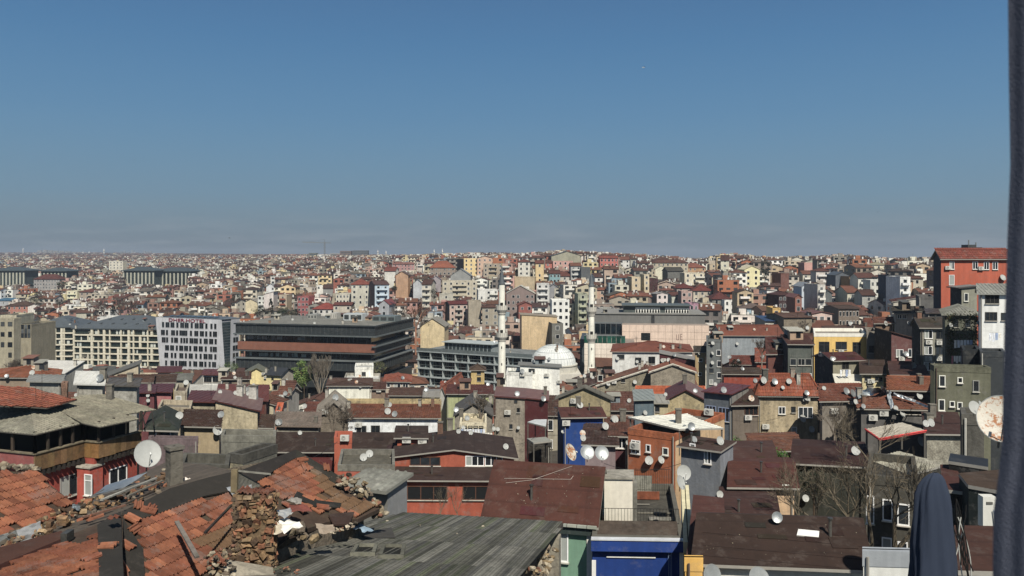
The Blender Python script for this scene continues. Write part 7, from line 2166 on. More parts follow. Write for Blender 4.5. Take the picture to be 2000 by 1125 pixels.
DIR = [('left of', lambda dx, dy: dx < -14 and abs(dy) < 22), ('right of', lambda dx, dy: dx > 14 and abs(dy) < 22), ('above', lambda dx, dy: dy < 0), ('below', lambda dx, dy: True)]
ROOFW = {'gs': 'gabled', 'gf': 'front gabled', 'hip': 'hipped', 'flat': 'flat', 'shed': 'lean-to'}
NUM = ['', 'one', 'two', 'three', 'four', 'five', 'six']
def describe(px, py, wc, fl, kind, rn, bal, wide):
    near_ = sorted(REFS, key=lambda r: (r[0] - px) ** 2 + (1.6 * (r[1] - py)) ** 2)[:9]
    sz = 'wide ' if wide > 10.5 else 'narrow ' if wide < 8 else ''
    base = f"{sz}{WN[wc]} {NUM[fl]} storey {'block' if fl > 2 else 'house'}"
    rp = 'with flat roof' if kind == 'flat' else f"with {rn} {ROOFW[kind]} roof"
    for r in near_:
        dx, dy = px - r[0], py - r[1]
        for wd_, fn in DIR:
            if fn(dx, dy): break
        far_ = 'just ' if abs(dx) + abs(dy) < 30 else ''
        t = f"{base} {rp} {far_}{wd_} {r[2]}"
        ws = t.split()
        if len(ws) > 16:
            t = f"{WN[wc]} {NUM[fl]} storey house {rp} {wd_} {r[2]}"
            if len(t.split()) > 16: t = f"{WN[wc]} {NUM[fl]} storey house {far_}{wd_} {r[2]}"
        if t not in SEEN:
            SEEN.add(t); return t
    for r in near_:
        for s2 in near_:
            if s2 is r or s2[0] < r[0]: continue
            t = f"{WN[wc]} {NUM[fl]} storey house between {r[2]} and {s2[2]}"
            if t not in SEEN and len(t.split()) <= 16:
                SEEN.add(t); return t
    return t
for (X, Y, Wd, Ln, H, fl, px, yt_) in gen[:NOBJ]:
    wc = random.choice(PALW); kind = random.choices(['gs', 'hip', 'gf', 'flat', 'shed'], [30, 16, 14, 32, 8])[0]
    rc, rn = random.choice(ROOFS)
    yaw = random.gauss(-3, 9)
    th = R(yaw)
    zt_ = gz(X, Y) + H
    u = V(math.cos(th), math.sin(th), 0); v = V(-math.sin(th), math.cos(th), 0)
    A = V(X, Y, 0) - u * Wd / 2 - v * Ln / 2
    Bp = A + u * Wd
    pa = 1000 + F * A.x / A.y; pb_ = 1000 + F * Bp.x / Bp.y
    yA = 500 + (CZ - zt_) * F / A.y
    bal = random.choice([None, wc, '#d8d6ce']) if (fl > 2 and Y > 170) else None
    rt = ('flat', '#77726a') if kind == 'flat' else (kind, rc, None, 'tile' if Y < 172 else 'tilef')
    nP = len(PROT); nF = len(FOOT)
    h = B('house' if fl < 3 else 'apartment_block', describe(px, yt_, wc, fl, kind, rn, bal, Wd), pa, pb_, yA, A.y, yaw, Ln, wc, rt,
      auto=(max(1, int(Wd / 2.7)), fl if Y > 170 else min(fl, 2)), cat='house' if fl < 3 else 'apartment block', bal=bal, group='houses filling the hillside', occ=Y < 300,
      far=Y > 150, chim=1 if Y < 220 and kind != 'flat' else 0, skew=False)
# ---------------- the rest of the city as one mass
city = M()
def cheap_house(X, Y, Wd, Ln, H, z0, wc, kind, rc, yaw, fl, detail):
    th = R(yaw); u = V(math.cos(th), math.sin(th), 0); v = V(-math.sin(th), math.cos(th), 0)
    h = House(); h.W, h.L = Wd, Ln; h.u, h.v = u, v; A = V(X, Y, 0) - u * Wd / 2 - v * Ln / 2
    zt = z0 + H; h.zt = zt
    h.pt = lambda a, b, z: V(A.x + u.x * a + v.x * b, A.y + u.y * a + v.y * b, z)
    p = h.pt; zb = z0 - 3
    c = jit(C(wc), .1); c2 = jit(c, .08)
    span = {'gs': Ln / 2, 'gf': Wd / 2, 'hip': min(Wd, Ln) / 2, 'flat': 0}[kind]
    zr = zt + span * .33
    if kind == 'gf': city.face([p(0, 0, zb), p(Wd, 0, zb), p(Wd, 0, zt), p(Wd / 2, 0, zr), p(0, 0, zt)], c, 'pl')
    else: city.face([p(0, 0, zb), p(Wd, 0, zb), p(Wd, 0, zt), p(0, 0, zt)], c, 'pl')
    if kind == 'gs':
        city.face([p(Wd, 0, zb), p(Wd, Ln, zb), p(Wd, Ln, zt), p(Wd, Ln / 2, zr), p(Wd, 0, zt)], c2, 'pl'); city.face([p(0, Ln, zb), p(0, 0, zb), p(0, 0, zt), p(0, Ln / 2, zr), p(0, Ln, zt)], c2, 'pl')
    else:
        city.face([p(Wd, 0, zb), p(Wd, Ln, zb), p(Wd, Ln, zt), p(Wd, 0, zt)], c2, 'pl'); city.face([p(0, Ln, zb), p(0, 0, zb), p(0, 0, zt), p(0, Ln, zt)], c2, 'pl')
    rcj = jit(RC(rc, .58), .25)
    if kind == 'flat':
        city.face([p(-.1, -.1, zt), p(Wd + .1, -.1, zt), p(Wd + .1, Ln, zt), p(-.1, Ln, zt)], jit(C(random.choice(['#87827a', '#9a958a', '#6b5a50', '#75706a'])), .2), 'conc')
        if detail:
            city.box(p(Wd * .3, Ln * .3, zt), u * 2.5, v * 2.5, UP * 2, c, 'pl')
    else:
        for pts, e in roof_polys(h, kind, zr, .5): city.face(pts, rcj, 'tilef')
    if detail:
        for i in range(3):
            city.box(p(random.uniform(.1, .9) * Wd, random.uniform(.05, .5) * Ln, zt + (0 if kind == 'flat' else span * .12)), u * .7, v * .6, UP * random.uniform(.7, 1.5), C(random.choice(['#d0cfca', '#8a8478', '#b9b6ae', '#5a4a40'])), 'pc', 'b')
        n = max(1, int(Wd / 2.9))
        fc = C('#d8d6ce'); 
        for j in range(fl):
            zz = zt - 1.5 - j * 2.95
            for i in range(n):
                a = Wd * (i + .5) / n; ww = Wd / n * .27
                gc = C(random.choice(['#24282b', '#2f3336', '#454a4c', '#1c1e20']))
                if random.random() < .08: continue
                city.face([p(a - ww, -.06, zz - .7), p(a + ww, -.06, zz - .7), p(a + ww, -.06, zz + .7), p(a - ww, -.06, zz + .7)], gc, 'glass')
            if detail > 1 and random.random() < .5:
                city.box(p(Wd * .15, -1.1, zz - 1.2), u * Wd * .6, v * 1.05, UP * .9, jit(fc, .1) if i % 2 else c, 'pc', 'b')
        if abs(yaw) > 3:
            for j in range(fl):
                zz = zt - 1.5 - j * 2.95
                for i in range(2):
                    b = Ln * (i + .5) / 2
                    if px > 1000: city.face([p(-.06, b + .7, zz - .6), p(-.06, b - .7, zz - .6), p(-.06, b - .7, zz + .6), p(-.06, b + .7, zz + .6)], C('#2a2e30'), 'glass')
                    else: city.face([p(Wd + .06, b - .7, zz - .6), p(Wd + .06, b + .7, zz - .6), p(Wd + .06, b + .7, zz + .6), p(Wd + .06, b - .7, zz + .6)], C('#2a2e30'), 'glass')
for (X, Y, Wd, Ln, H, fl, px, yt_) in gen[NOBJ:]:
    cheap_house(X, Y, Wd, Ln, H, gz(X, Y), random.choice(PALW), random.choices(['gs', 'hip', 'gf', 'flat'], [26, 16, 16, 42])[0], random.choice(ROOFS)[0], random.gauss(-3, 10), fl, 2)
D = 1250
while D < 6500:
    step = 14 + (D - 1250) * .011
    for X in cells(D, -60, 2030, 10 + (D - 1250) * .0035):
        Y = D + random.uniform(-step / 2, step / 2)
        px = 1000 + F * X / Y
        if px > 1150 and Y > 1700 and random.random() < .8: continue
        H = random.uniform(7, 15)
        cheap_house(X, Y, random.uniform(7, 13) * (1 + D / 9000), random.uniform(8, 12), H, gz(X, Y), random.choice(PALW), random.choices(['gs', 'hip', 'gf', 'flat'], [28, 18, 12, 42])[0], random.choice(ROOFS)[0], random.gauss(0, 12), 3, 1 if D < 2000 else 0)
    D += step
oc = city.build('city_houses', kind='stuff')
oc['label'] = 'mass of small houses spreading to the skyline'
print('city faces', len(city.f))
# ================================================================== SKYLINE
random.seed(33)
def sky_minaret(px, ytop, ybot, D, label, wpx=3.0):
    k = D / F; b = P(px, ybot, D); z0 = gz(b.x, D) - 2
    root = thing('minaret', label, 'minaret', (b.x, D, z0), 'white minarets of the city')
    r = wpx * k / 2; zt = CZ - (ytop - 500) * k
    m = M(); m.lathe(V(b.x, D, 0), [(r, z0), (r, zt - (ybot - ytop) * k * .25), (0.01, zt)], C('#d5d3cc'), 'pc', 8, sm=False); m.build('shaft', root)
    m = M()
    for f in (.35, .6):
        z = zt - (ybot - ytop) * k * f
        m.lathe(V(b.x, D, z), [(r * 1.0, -r), (r * 1.7, 0), (r * 1.7, r)], C('#c5c3bb'), 'pc', 8, sm=False)
    m.build('balcony', root, kind='stuff')
for px, y0, y1, D, lab in ((738, 488, 502, 2300, 'thin far minaret on the skyline above the long pink block, left of a pair'), (754, 489, 503, 2300, 'thin far minaret on the skyline above the long pink block, right of a pair'),
                           (848, 486, 506, 1500, 'left minaret of the pair standing above the broad orange hip roof'), (864, 485, 507, 1500, 'right minaret of the pair standing above the broad orange hip roof'),
                           (203, 485, 500, 3200, 'white banded far tower minaret above the left hillside skyline'), (162, 491, 500, 3600, 'left stub minaret of a far pair at the left skyline'), (174, 491, 500, 3600, 'right stub minaret of a far pair at the left skyline'),
                           (45, 484, 497, 4000, 'faint far minaret right of the far mosque dome'), (674, 498, 540, 1000, 'left minaret of the small white mosque on the left slope'), (693, 503, 540, 1000, 'right minaret of the small white mosque on the left slope')):
    sky_minaret(px, y0, y1, D, lab, 2.2 if D > 1400 else 2.6)
def small_mosque(px, yb_, w_px, D, label):
    k = D / F; b = P(px, yb_, D); r = w_px * k / 2
    root = thing('mosque', label, 'mosque', (b.x, D, gz(b.x, D) - 2))
    m = M(); z0 = gz(b.x, D) - 2; zr = b.z
    m.cbox(b.x - r * 1.25, b.x + r * 1.25, D - r, D + r, z0, zr, C('#c4c2bb'), 'pc'); m.build('hall', root)
    m = M(); m.lathe(V(b.x, D, zr), [(r * .8, 0), (r * .8, r * .25)] + [(r * .78 * math.cos(t), r * .25 + r * .7 * math.sin(t)) for t in [i * math.pi / 16 for i in range(9)]], C('#c3c6c6'), 'metal', 16); m.build('dome', root)
    for sx in (-1, 1):
        m = M(); m.lathe(V(b.x + sx * r * 1.0, D - r * .6, zr), [(r * .3 * math.cos(t), r * .3 * math.sin(t)) for t in [i * math.pi / 12 for i in range(7)]], C('#c3c6c6'), 'metal', 10); m.build('half_dome', root)
    m = M(); m.tube(V(b.x, D, zr + r * .9), V(b.x, D, zr + r * 1.6), .15, .05, C('#8d8a7a'), 'steel'); m.build('finial', root)
small_mosque(23, 506, 15, 2600, 'far white domed mosque above the palace block at the left skyline')
small_mosque(680, 540, 26, 1000, 'small white domed mosque between its two minarets on the left slope')
REFS.append((680, 535, 'the small white mosque'))
def slab_tower(px0, px1, yt_, D, col, label, name='tower_block', cat='tower block', group=None):
    a, b = P(px0, yt_, D), P(px1, yt_, D); z0 = gz((a.x + b.x) / 2, D) - 3
    root = thing(name, label, cat, ((a.x + b.x) / 2, D, z0), group)
    m = M(); m.cbox(a.x, b.x, D, D + 14, z0, a.z, jit(C(col), .05), 'pc'); m.build('wall', root)
    w_ = M(); z = a.z - 3
    while z > a.z - 40 and z > z0 + 4:
        w_.cbox(a.x + 1.2, b.x - 1.2, D - .12, D, z, z + 1.3, C('#4b5054'), 'glass', 'k'); z -= 3.4
    w_.build('window_band', root, kind='stuff')
ORD = ['leftmost', 'second', 'third', 'fourth', 'fifth', 'sixth', 'seventh', 'rightmost']
for i, (x0, x1, y) in enumerate([(234, 238, 491), (241, 244, 490), (248, 252, 492), (256, 261, 489), (263, 266, 492), (279, 283, 490), (286, 289, 491), (291, 295, 490)]):
    slab_tower(x0, x1, y, 5600, '#9aa0a4', f'hazy grey tower, {ORD[i]} from the left in the far skyline cluster', group='hazy tower cluster on the left skyline')
for i, (x0, x1, y) in enumerate([(73, 80, 489), (84, 91, 488), (94, 102, 489), (104, 112, 490), (116, 124, 490), (128, 137, 491), (141, 148, 492), (151, 160, 492)]):
    slab_tower(x0, x1, y, 4600, '#a09a90', f'pale far apartment slab, {ORD[i]} from the left in the long skyline row', group='pale slab row on the left skyline')
for x0, x1, y, c, lab in ((577, 600, 498, '#77706a', 'low dull building site block left of the crane'), (603, 618, 494, '#5c5f58', 'dark green netted building site block left of the crane'), (620, 640, 497, '#c4c4bf', 'pale roofed site building at the crane foot'), (645, 664, 495, '#8a8780', 'unfinished concrete block right of the crane'), (664, 685, 490, '#6b5a55', 'red brown scaffolded block near the crane'), (688, 718, 489, '#55565a', 'dark unfinished frame block right of the crane'), (806, 838, 500, '#4c7fa3', 'long low blue hall on the skyline left of the twin minarets')):
    slab_tower(x0, x1, y, 1450, c, lab, 'site_building', 'site building')
cr = thing('tower_crane', 'yellow grey tower crane standing over the unfinished blocks on the skyline', 'tower crane', tuple(P(634, 510, 1450)))
m = M(); a, b = P(634, 512, 1450), P(634, 473, 1450)
for sx in (-1, 1): m.tube(a + V(sx, 0, 0), b + V(sx, 0, 0), .35, .35, C('#7a7466'), 'steel', 4)
z = a.z
while z < b.z - 2: m.tube(V(a.x - 1, a.y, z), V(a.x + 1, a.y, z + 2), .2, .2, C('#7a7466'), 'steel', 4); z += 2
m.build('mast', cr)
m = M()
for dz in (0, 1.6): m.tube(P(590, 473, 1450) + V(0, 0, dz * .3), P(646, 475, 1450) + V(0, 0, dz), .3, .3, C('#8a846f'), 'steel', 4)
m.tube(b + V(0, 0, 5), P(600, 473, 1450), .12, .12, C('#55524c'), 'steel', 4); m.tube(b, b + V(0, 0, 5), .4, .2, C('#7a7466'), 'steel', 4)
m.build('jib', cr)
mm_ = thing('radio_mast', 'thin radio mast with a round head on the right crest', 'radio mast', tuple(P(1782, 545, 420)))
m = M(); m.tube(P(1782, 545, 420), P(1782, 512, 420), .25, .2, C('#8b9094'), 'steel'); m.tube(P(1782, 512, 420), P(1783, 494, 420), .08, .05, C('#8b9094'), 'steel', 4); m.build('pole', mm_)
m = M(); m.lathe(P(1782, 506, 420), [(.3, -.8), (.9, -.5), (.9, .5), (.3, .8)], C('#3b4046'), 'pt', 10); m.build('head', mm_)

# ================================================================== SMALL THINGS
bv_v = []; bv_f = []
for pts in OCC:
    n = len(bv_v); bv_v.extend(pts); bv_f.append(tuple(range(n, n + len(pts))))
BVH = BVHTree.FromPolygons(bv_v, bv_f)
def hit(px, py):
    r = BVH.ray_cast(V(0, 0, CZ), ray(px, py).normalized())
    if r[0] is None: return None, None
    n_ = r[1]
    if n_.dot(ray(px, py)) > 0: n_ = -n_
    return r[0], n_
def near_ref(px, py, base, mx=16):
    near_ = sorted(REFS, key=lambda r: (r[0] - px) ** 2 + (1.6 * (r[1] - py)) ** 2)[:8]
    adj = ['', 'lower ', 'upper ', 'small ', 'tilted ']
    for a_ in adj:
        for r in near_:
            dx, dy = px - r[0], py - r[1]
            d = 'beside' if abs(dx) + abs(dy) < 26 else 'left of' if dx < -abs(dy) else 'right of' if dx > abs(dy) else 'above' if dy < 0 else 'below'
            t = f"{a_}{base} {d} {r[2]}"
            if t not in SEEN and len(t.split()) <= mx:
                SEEN.add(t); return t
    for r in near_:
        for s2 in near_:
            if s2 is r or s2[0] < r[0]: continue
            t = f"{base} between {r[2]} and {s2[2]}"
            if t not in SEEN and len(t.split()) <= mx: SEEN.add(t); return t
    return t
def make_dish(key, col):
    root = thing('satellite_dish', 'dish', 'satellite dish', (0, 0, 0), 'satellite dishes on the roofs')
    tl = Matrix.Rotation(R(-24), 4, 'X')
    c = V(0, -.16, .72)
    m = M(); vs_ = []; n = 28; rings = 5
    prof = [(.0, .085)] + [(i / rings * .5, .085 * (1 - (i / rings) ** 2)) for i in range(1, rings + 1)]
    def tr(x, y, z): return c + (tl @ V(x, y, z))
    for r_, d_ in prof[1:]:
        for i in range(n):
            t = 2 * math.pi * i / n
            vs_.append(tr(r_ * math.cos(t), d_, r_ * 1.06 * math.sin(t)))
    ctr_ = len(vs_); vs_.append(tr(0, .085, 0))
    fs = [(ctr_, (i + 1) % n, i) for i in range(n)]
    for j in range(rings - 1):
        for i in range(n): fs.append((j * n + i, j * n + (i + 1) % n, (j + 1) * n + (i + 1) % n, (j + 1) * n + i))
    m.shared(vs_, fs, C(col), key)
    # rolled rim
    for i in range(n):
        t, t2 = 2 * math.pi * i / n, 2 * math.pi * (i + 1) / n
        m.tube(tr(.5 * math.cos(t), 0, .53 * math.sin(t)), tr(.5 * math.cos(t2), 0, .53 * math.sin(t2)), .011, .011, C('#8f9290'), 'pt', 4, False)
    m.build('reflector', root)
    m = M(); f_ = tr(0, -.40, -.12); m.tube(tr(0, .03, -.52), f_, .014, .012, C('#7d7f7c'), 'steel', 5); m.build('feed_arm', root)
    m = M(); m.tube(f_ + V(0, -.03, -.02), f_ + V(0, .07, .05), .035, .03, C('#c9c9c4'), 'pt', 8); m.build('receiver', root)
    m = M(); m.tube(V(0, 0, 0), V(0, 0, .74), .025, .025, C('#5c5c58'), 'steel', 6); m.tube(V(0, 0, .66), tr(0, .09, 0), .03, .03, C('#5c5c58'), 'steel', 6); m.build('mast', root)
    return root
DP = {'w': make_dish('pt', '#999b98'), 'g': make_dish('metal', '#7f8486'), 'r': make_dish('rust', '#b9b3a6'), 'm': make_dish('steel', '#8f9496')}
used = {k: False for k in DP}
def copy_tree(o, parent=None):
    c = o.copy(); COLL.objects.link(c); c.parent = parent
    if parent is not None: c.matrix_parent_inverse = o.matrix_parent_inverse
    for ch in o.children: copy_tree(ch, c)
    return c
CH = {k: list(DP[k].children) for k in DP}
def dish(px, py, size, kind='w', D=None, az=None, label=None, below=False):
    p, n_ = hit(px, py + (size * .4 if D is None else 0))
    if D is None:
        if p is None: return
        D = p.y - .35
        D = max(5, D)
    dia = size * D / F
    if dia > 1.7: dia = 1.7
    if dia < .45: dia = .45
    c = P(px, py, D)
    if not used[kind]:
        o = DP[kind]; used[kind] = True
    else:
        o = DP[kind].copy(); COLL.objects.link(o)
        for ch in CH[kind]:
            k_ = ch.copy(); COLL.objects.link(k_); k_.parent = o
    a = R(az if az is not None else random.gauss(14, 12))
    o.location = c - V(-math.sin(a) * -.16 * dia * -1, -.16 * dia, .72 * dia) if False else c - Matrix.Rotation(a, 3, 'Z') @ V(0, -.16 * dia, .72 * dia)
    o.rotation_euler = (random.gauss(0, .06), random.gauss(0, .05), a); o.scale = (dia, dia, dia)
    base = {'w': 'pale satellite dish', 'g': 'grey satellite dish', 'r': 'rust stained satellite dish', 'm': 'dull metal satellite dish'}[kind]
    o['label'] = label or near_ref(px, py, base)
    # bracket foot so that nothing hovers
    return o
dish(288, 886, 50, 'w', 24.5, 38, 'large pale satellite dish before the burnt house, tallest at the left')
dish(1951, 816, 86, 'r', 27, -25, 'huge rust streaked satellite dish on the concrete pier, cut by the curtain')
dish(1905, 796, 25, 'w', 38, 10, 'round white dish just left of the huge rusty dish')
dish(1920, 794, 22, 'w', 37, 50, 'pale dish seen edge on behind the huge rusty dish')
dish(1390, 1122, 40, 'g', 31, 25, 'grey dish at the bottom edge below the wide dark brown roof, left one')
dish(1485, 1134, 46, 'g', 31, 20, 'grey dish at the bottom edge below the wide dark brown roof, right one')
dish(1336, 922, 28, 'w', 43, 8, 'upper white dish beside the railing of the blue terrace house')
dish(1331, 942, 26, 'w', 41.5, 52, 'lower turned white dish beside the railing of the blue terrace house')
dish(1148, 884, 27, 'm', 68, 10, 'left dull round dish of the big pair above the maroon felt roof')
dish(1177, 885, 27, 'm', 68, 10, 'right dull round dish of the big pair above the maroon felt roof')
dish(1115, 883, 32, 'r', 69, 55, 'rusty turned dish left of the big dull pair')
for q in [(351, 811, 14), (148, 771, 7), (289, 782, 7), (289, 772, 6), (426, 840, 18), (459, 737, 6), (460, 767, 8), (595, 793, 9), (761, 790, 9), (771, 808, 11, 'g'), (709, 893, 14), (722, 886, 14), (586, 845, 5), (704, 755, 4),
          (1020, 725, 9, 'g'), (988, 872, 11), (1134, 791, 12), (1138, 846, 12, 'r'), (1139, 855, 12), (1182, 832, 14), (1188, 749, 9), (965, 837, 8), (972, 838, 8), (895, 842, 7), (870, 746, 5), (888, 749, 5), (1294, 704, 8), (1306, 703, 8),
          (1392, 670, 7), (1392, 690, 7), (1391, 708, 7), (1397, 750, 6), (1366, 690, 6), (1491, 742, 13), (1475, 743, 9, 'g'), (1576, 776, 13), (1568, 817, 14), (1585, 838, 12), (1340, 838, 16, 'm'), (1351, 832, 15, 'm'), (1357, 858, 9, 'g'), (1408, 860, 16),
          (1268, 899, 16), (1292, 898, 14), (1229, 782, 8), (1260, 806, 9), (1405, 965, 12), (1574, 973, 13), (1518, 1010, 16, 'm'), (1785, 713, 12), (1945, 717, 15), (1797, 773, 13), (1673, 785, 11), (1661, 785, 11, 'r'), (1686, 793, 9, 'g'), (1763, 808, 13), (1750, 797, 10),
          (1819, 825, 15), (1809, 827, 13), (1800, 862, 18), (1672, 880, 17), (1770, 691, 10, 'm'), (1856, 635, 9), (1775, 632, 9), (1730, 631, 9), (1660, 632, 8), (1577, 640, 8), (1960, 542, 12), (1244, 706, 6), (1206, 700, 7), (1240, 746, 8),
          (1063, 700, 6, 'g'), (1073, 701, 6, 'g'), (1043, 701, 5), (1912, 632, 10), (1440, 671, 6), (1630, 700, 6), (1880, 705, 8), (1706, 745, 7), (1610, 758, 7), (1530, 757, 7), (920, 845, 6), (905, 835, 6), (560, 742, 6), (495, 752, 5), (430, 765, 6), (1012, 835, 6), (1300, 770, 7), (1100, 842, 7), (1226, 865, 7)]:
    dish(q[0], q[1], q[2], q[3] if len(q) > 3 else 'w')
k_ = 0
for t_ in range(600):
    if k_ >= 55: break
    x, y = random.uniform(10, 1840), random.uniform(585, 830)
    p, n_ = hit(x, y)
    if p is None or n_.z < .3 or p.y < 75 or p.y > 400: continue
    d_ = dish(x, y - 2, random.uniform(.6, .8) * F / p.y, random.choice('wwrgmm')); k_ += 1
# --- air conditioners
def ac_mesh():
    m = M(); m.cbox(-.42, .42, -.34, -.03, -.28, .28, C('#b9b8b1'), 'pt'); a = m.build('casing', link=False)
    m = M(); n = 14
    for r0 in (.08, .14, .2):
        for i in range(n):
            t, t2 = 2 * math.pi * i / n, 2 * math.pi * (i + 1) / n
            m.tube(V(-.1 + r0 * math.cos(t), -.35, r0 * math.sin(t)), V(-.1 + r0 * math.cos(t2), -.35, r0 * math.sin(t2)), .012, .012, C('#4c4c4a'), 'pt', 3, False)
    b = m.build('grille', link=False)
    m = M(); m.cbox(-.35, -.3, -.34, 0, -.34, -.28, C('#6d6b66'), 'steel'); m.cbox(.3, .35, -.34, 0, -.34, -.28, C('#6d6b66'), 'steel'); c = m.build('bracket', link=False)
    return [('casing', a.data), ('grille', b.data), ('bracket', c.data)]
ACM = ac_mesh()
def aircon(px, py, label=None):
    p, n_ = hit(px, py)
    if p is None or abs(n_.z) > .2: return False
    ax = V(-n_.y, n_.x, 0).normalized()
    root = thing('air_conditioner', label or near_ref(px, py, 'boxy air conditioner'), 'air conditioner', tuple(p), 'air conditioners on the walls')
    root.rotation_euler = (0, 0, math.atan2(ax.y, ax.x))
    for nm, me in ACM:
        o = bpy.data.objects.new(nm, me); COLL.objects.link(o); o.parent = root
    return True
for x, y in ((1813, 668), (1834, 669), (1812, 700), (1834, 700), (1850, 523), (1915, 524), (1242, 870), (1574, 778), (1760, 692 + 8), (1606, 692), (1642, 686), (1352, 700)): aircon(x, y)
k_ = 0
for t_ in range(500):
    if k_ > 26: break
    x, y = random.uniform(300, 1830), random.uniform(650, 860)
    p, n_ = hit(x, y)
    if p is not None and abs(n_.z) < .1 and 70 < p.y < 190:
        if aircon(x, y): k_ += 1
# --- chimney stacks and roof clutter placed on the roofs
def stack(px, py, wpx, hpx, label, col='#a9a496', name='chimney_stack'):
    p, n_ = hit(px, py)
    if p is None: return
    k = p.y / F; w_ = wpx * k; h_ = hpx * k
    root = thing(name, label, 'chimney', (p.x, p.y, p.z - .3), 'chimney stacks on the roofs')
    m = M(); m.cbox(p.x - w_ / 2, p.x + w_ / 2, p.y - w_ * .4, p.y + w_ * .4, p.z - .4, p.z + h_, C(col), 'conc'); m.build('shaft', root)
    m = M(); m.cbox(p.x - w_ * .6, p.x + w_ * .6, p.y - w_ * .5, p.y + w_ * .5, p.z + h_, p.z + h_ + .1, C('#6f6a60'), 'conc'); m.build('cap', root)
stack(469, 773, 11, 19, 'left pale chimney box on the maroon roof cluster', '#bdbab2'); stack(495, 779, 15, 25, 'right pale chimney box on the maroon roof cluster', '#c2bfb8')
stack(1494, 740, 10, 18, 'slim grey chimney by the large white dish over the ivy', '#55554f'); stack(1559, 748, 7, 18, 'pale chimney on the large bare concrete house', '#a9a79c'); stack(1100, 600 + 168, 5, 12, 'thin chimney on the beige gable')
k_ = 0
for t_ in range(900):
    if k_ > 60: break
    x, y = random.uniform(10, 1840), random.uniform(600, 850)
    p, n_ = hit(x, y)
    if p is None or n_.z < .5 or p.y < 70 or p.y > 380: continue
    stack(x, y, random.uniform(.35, .6) * F / p.y, random.uniform(.6, 1.2) * F / p.y, near_ref(x, y, random.choice(['grey chimney', 'pale chimney', 'stubby chimney', 'brick coloured chimney'])), random.choice(['#8d877a', '#a39d90', '#7a5a48', '#6c675e', '#b5b0a5'])); k_ += 1
k_ = 0
for t_ in range(900):
    if k_ >= 32: break
    x, y = random.uniform(10, 1840), random.uniform(600, 850)
    p, n_ = hit(x, y)
    if p is None or n_.z < .6 or p.y < 115 or p.y > 330 or (540 < x < 870 and y > 735): continue
    w_, d_, h_ = random.uniform(.9, 2.2), random.uniform(1.0, 1.8), random.uniform(.8, 1.5)
    root = thing('roof_shed', near_ref(x, y, random.choice(['makeshift roof shed', 'patched roof hut', 'rooftop lean-to box'])), 'roof shed', (p.x, p.y, p.z - .5), 'makeshift sheds on the roofs')
    wc_ = C(random.choice(['#b5ac98', '#8d8778', '#c9c6bc', '#7a6a58', '#a58a70', '#6f7a80']))
    m = M(); m.cbox(p.x - w_ / 2, p.x + w_ / 2, p.y, p.y + d_, p.z - .8, p.z + h_, wc_, 'pl'); m.build('wall', root)
    m = M(); slab(m, [V(p.x - w_ * .6, p.y - .3, p.z + h_), V(p.x + w_ * .6, p.y - .3, p.z + h_), V(p.x + w_ * .6, p.y + d_ + .2, p.z + h_ + .35), V(p.x - w_ * .6, p.y + d_ + .2, p.z + h_ + .35)], RC(random.choice(['#8a5a48', '#9a9a96', '#6a4a40', '#b5b5b0', '#5a5a58']), .75), 'metal', .06); m.build('roof', root)
    a_ = random.uniform(-.3, .1) * w_; m = M(); m.cbox(p.x + a_, p.x + a_ + .7, p.y - .03, p.y, p.z + h_ * .2, p.z + h_ * .85, C('#25272a'), 'glass', 'k'); m.build('window', root)
    k_ += 1
# --- tv antennas
def antenna(px, ybase, ytop, label, arms=4, D=None):
    p, n_ = hit(px, ybase)
    if p is None: return
    k = p.y / F; h_ = (ybase - ytop) * k
    root = thing('antenna', label, 'antenna', tuple(p), 'roof antennas')
    r = max(.018, .35 * k)
    m = M(); m.tube(p, p + UP * h_, r, r * .8, C('#3a3733'), 'steel', 5); m.build('pole', root)
    if arms:
        m = M()
        for i in range(arms):
            z = h_ * (1 - .05 - i * .09); m.tube(p + V(-.45 + i * .05, 0, z), p + V(.45 - i * .05, 0, z), r * .6, r * .6, C('#55524d'), 'steel', 4)
        m.build('element', root, kind='stuff')
antenna(82, 783, 722, 'taller thin antenna pole on the orange tiles of the burnt house', 0); antenna(70, 783, 750, 'shorter thin antenna pole on the orange tiles of the burnt house', 0)
k_ = 0
for t_ in range(500):
    if k_ > 34: break
    x, y = random.uniform(320, 1830), random.uniform(610, 850)
    p, n_ = hit(x, y)
    if p is None or n_.z < .4 or p.y < 80 or p.y > 330: continue
    antenna(x, y, y - random.uniform(1.5, 3.2) * F / p.y, near_ref(x, y, 'spindly roof antenna')); k_ += 1
# --- sheds, awnings, tanks
PB('lean_to', 'white sheet lean-to roof under the maroon clad flank', [(1030, 824), (1066, 833), (1068, 819), (1045, 819)], 92, 833, None, '#b9bcbd', 'metal', posts=2.0, cat='lean-to')
PB('lean_to', 'grey sheet lean-to with a cluttered store beneath it', [(1029, 856), (1042, 865), (1078, 861), (1066, 853)], 84, 864, None, '#8a887c', 'metal', posts=2.2, cat='lean-to')
q0 = B('shed', 'dark box painted as the unlit store below the grey lean-to', 1032, 1074, 872, 88, 0, 3, '#2c2823', ('flat', '#3a352f'), yb=892)  # dark box colours in the unlit interior under the lean-to
B('water_tank', 'large black roof tank box beside the vine hung house', 1881, 1913, 684, 78, -4, 4, '#1f2326', ('flat', '#26292c'), xs=None, yb=725, cat='water tank', wk='pc')
B('water_tank', 'charcoal cladding box right of the large black roof tank', 1915, 1962, 688, 76, -4, 3, '#2f3336', ('flat', '#2c2f31'), yb=727, cat='water tank', wk='metal')
aw = thing('awning', 'white ribbed awning hung below the balcony of the maroon roofed house', 'awning', tuple(P(1655, 748, 111)))
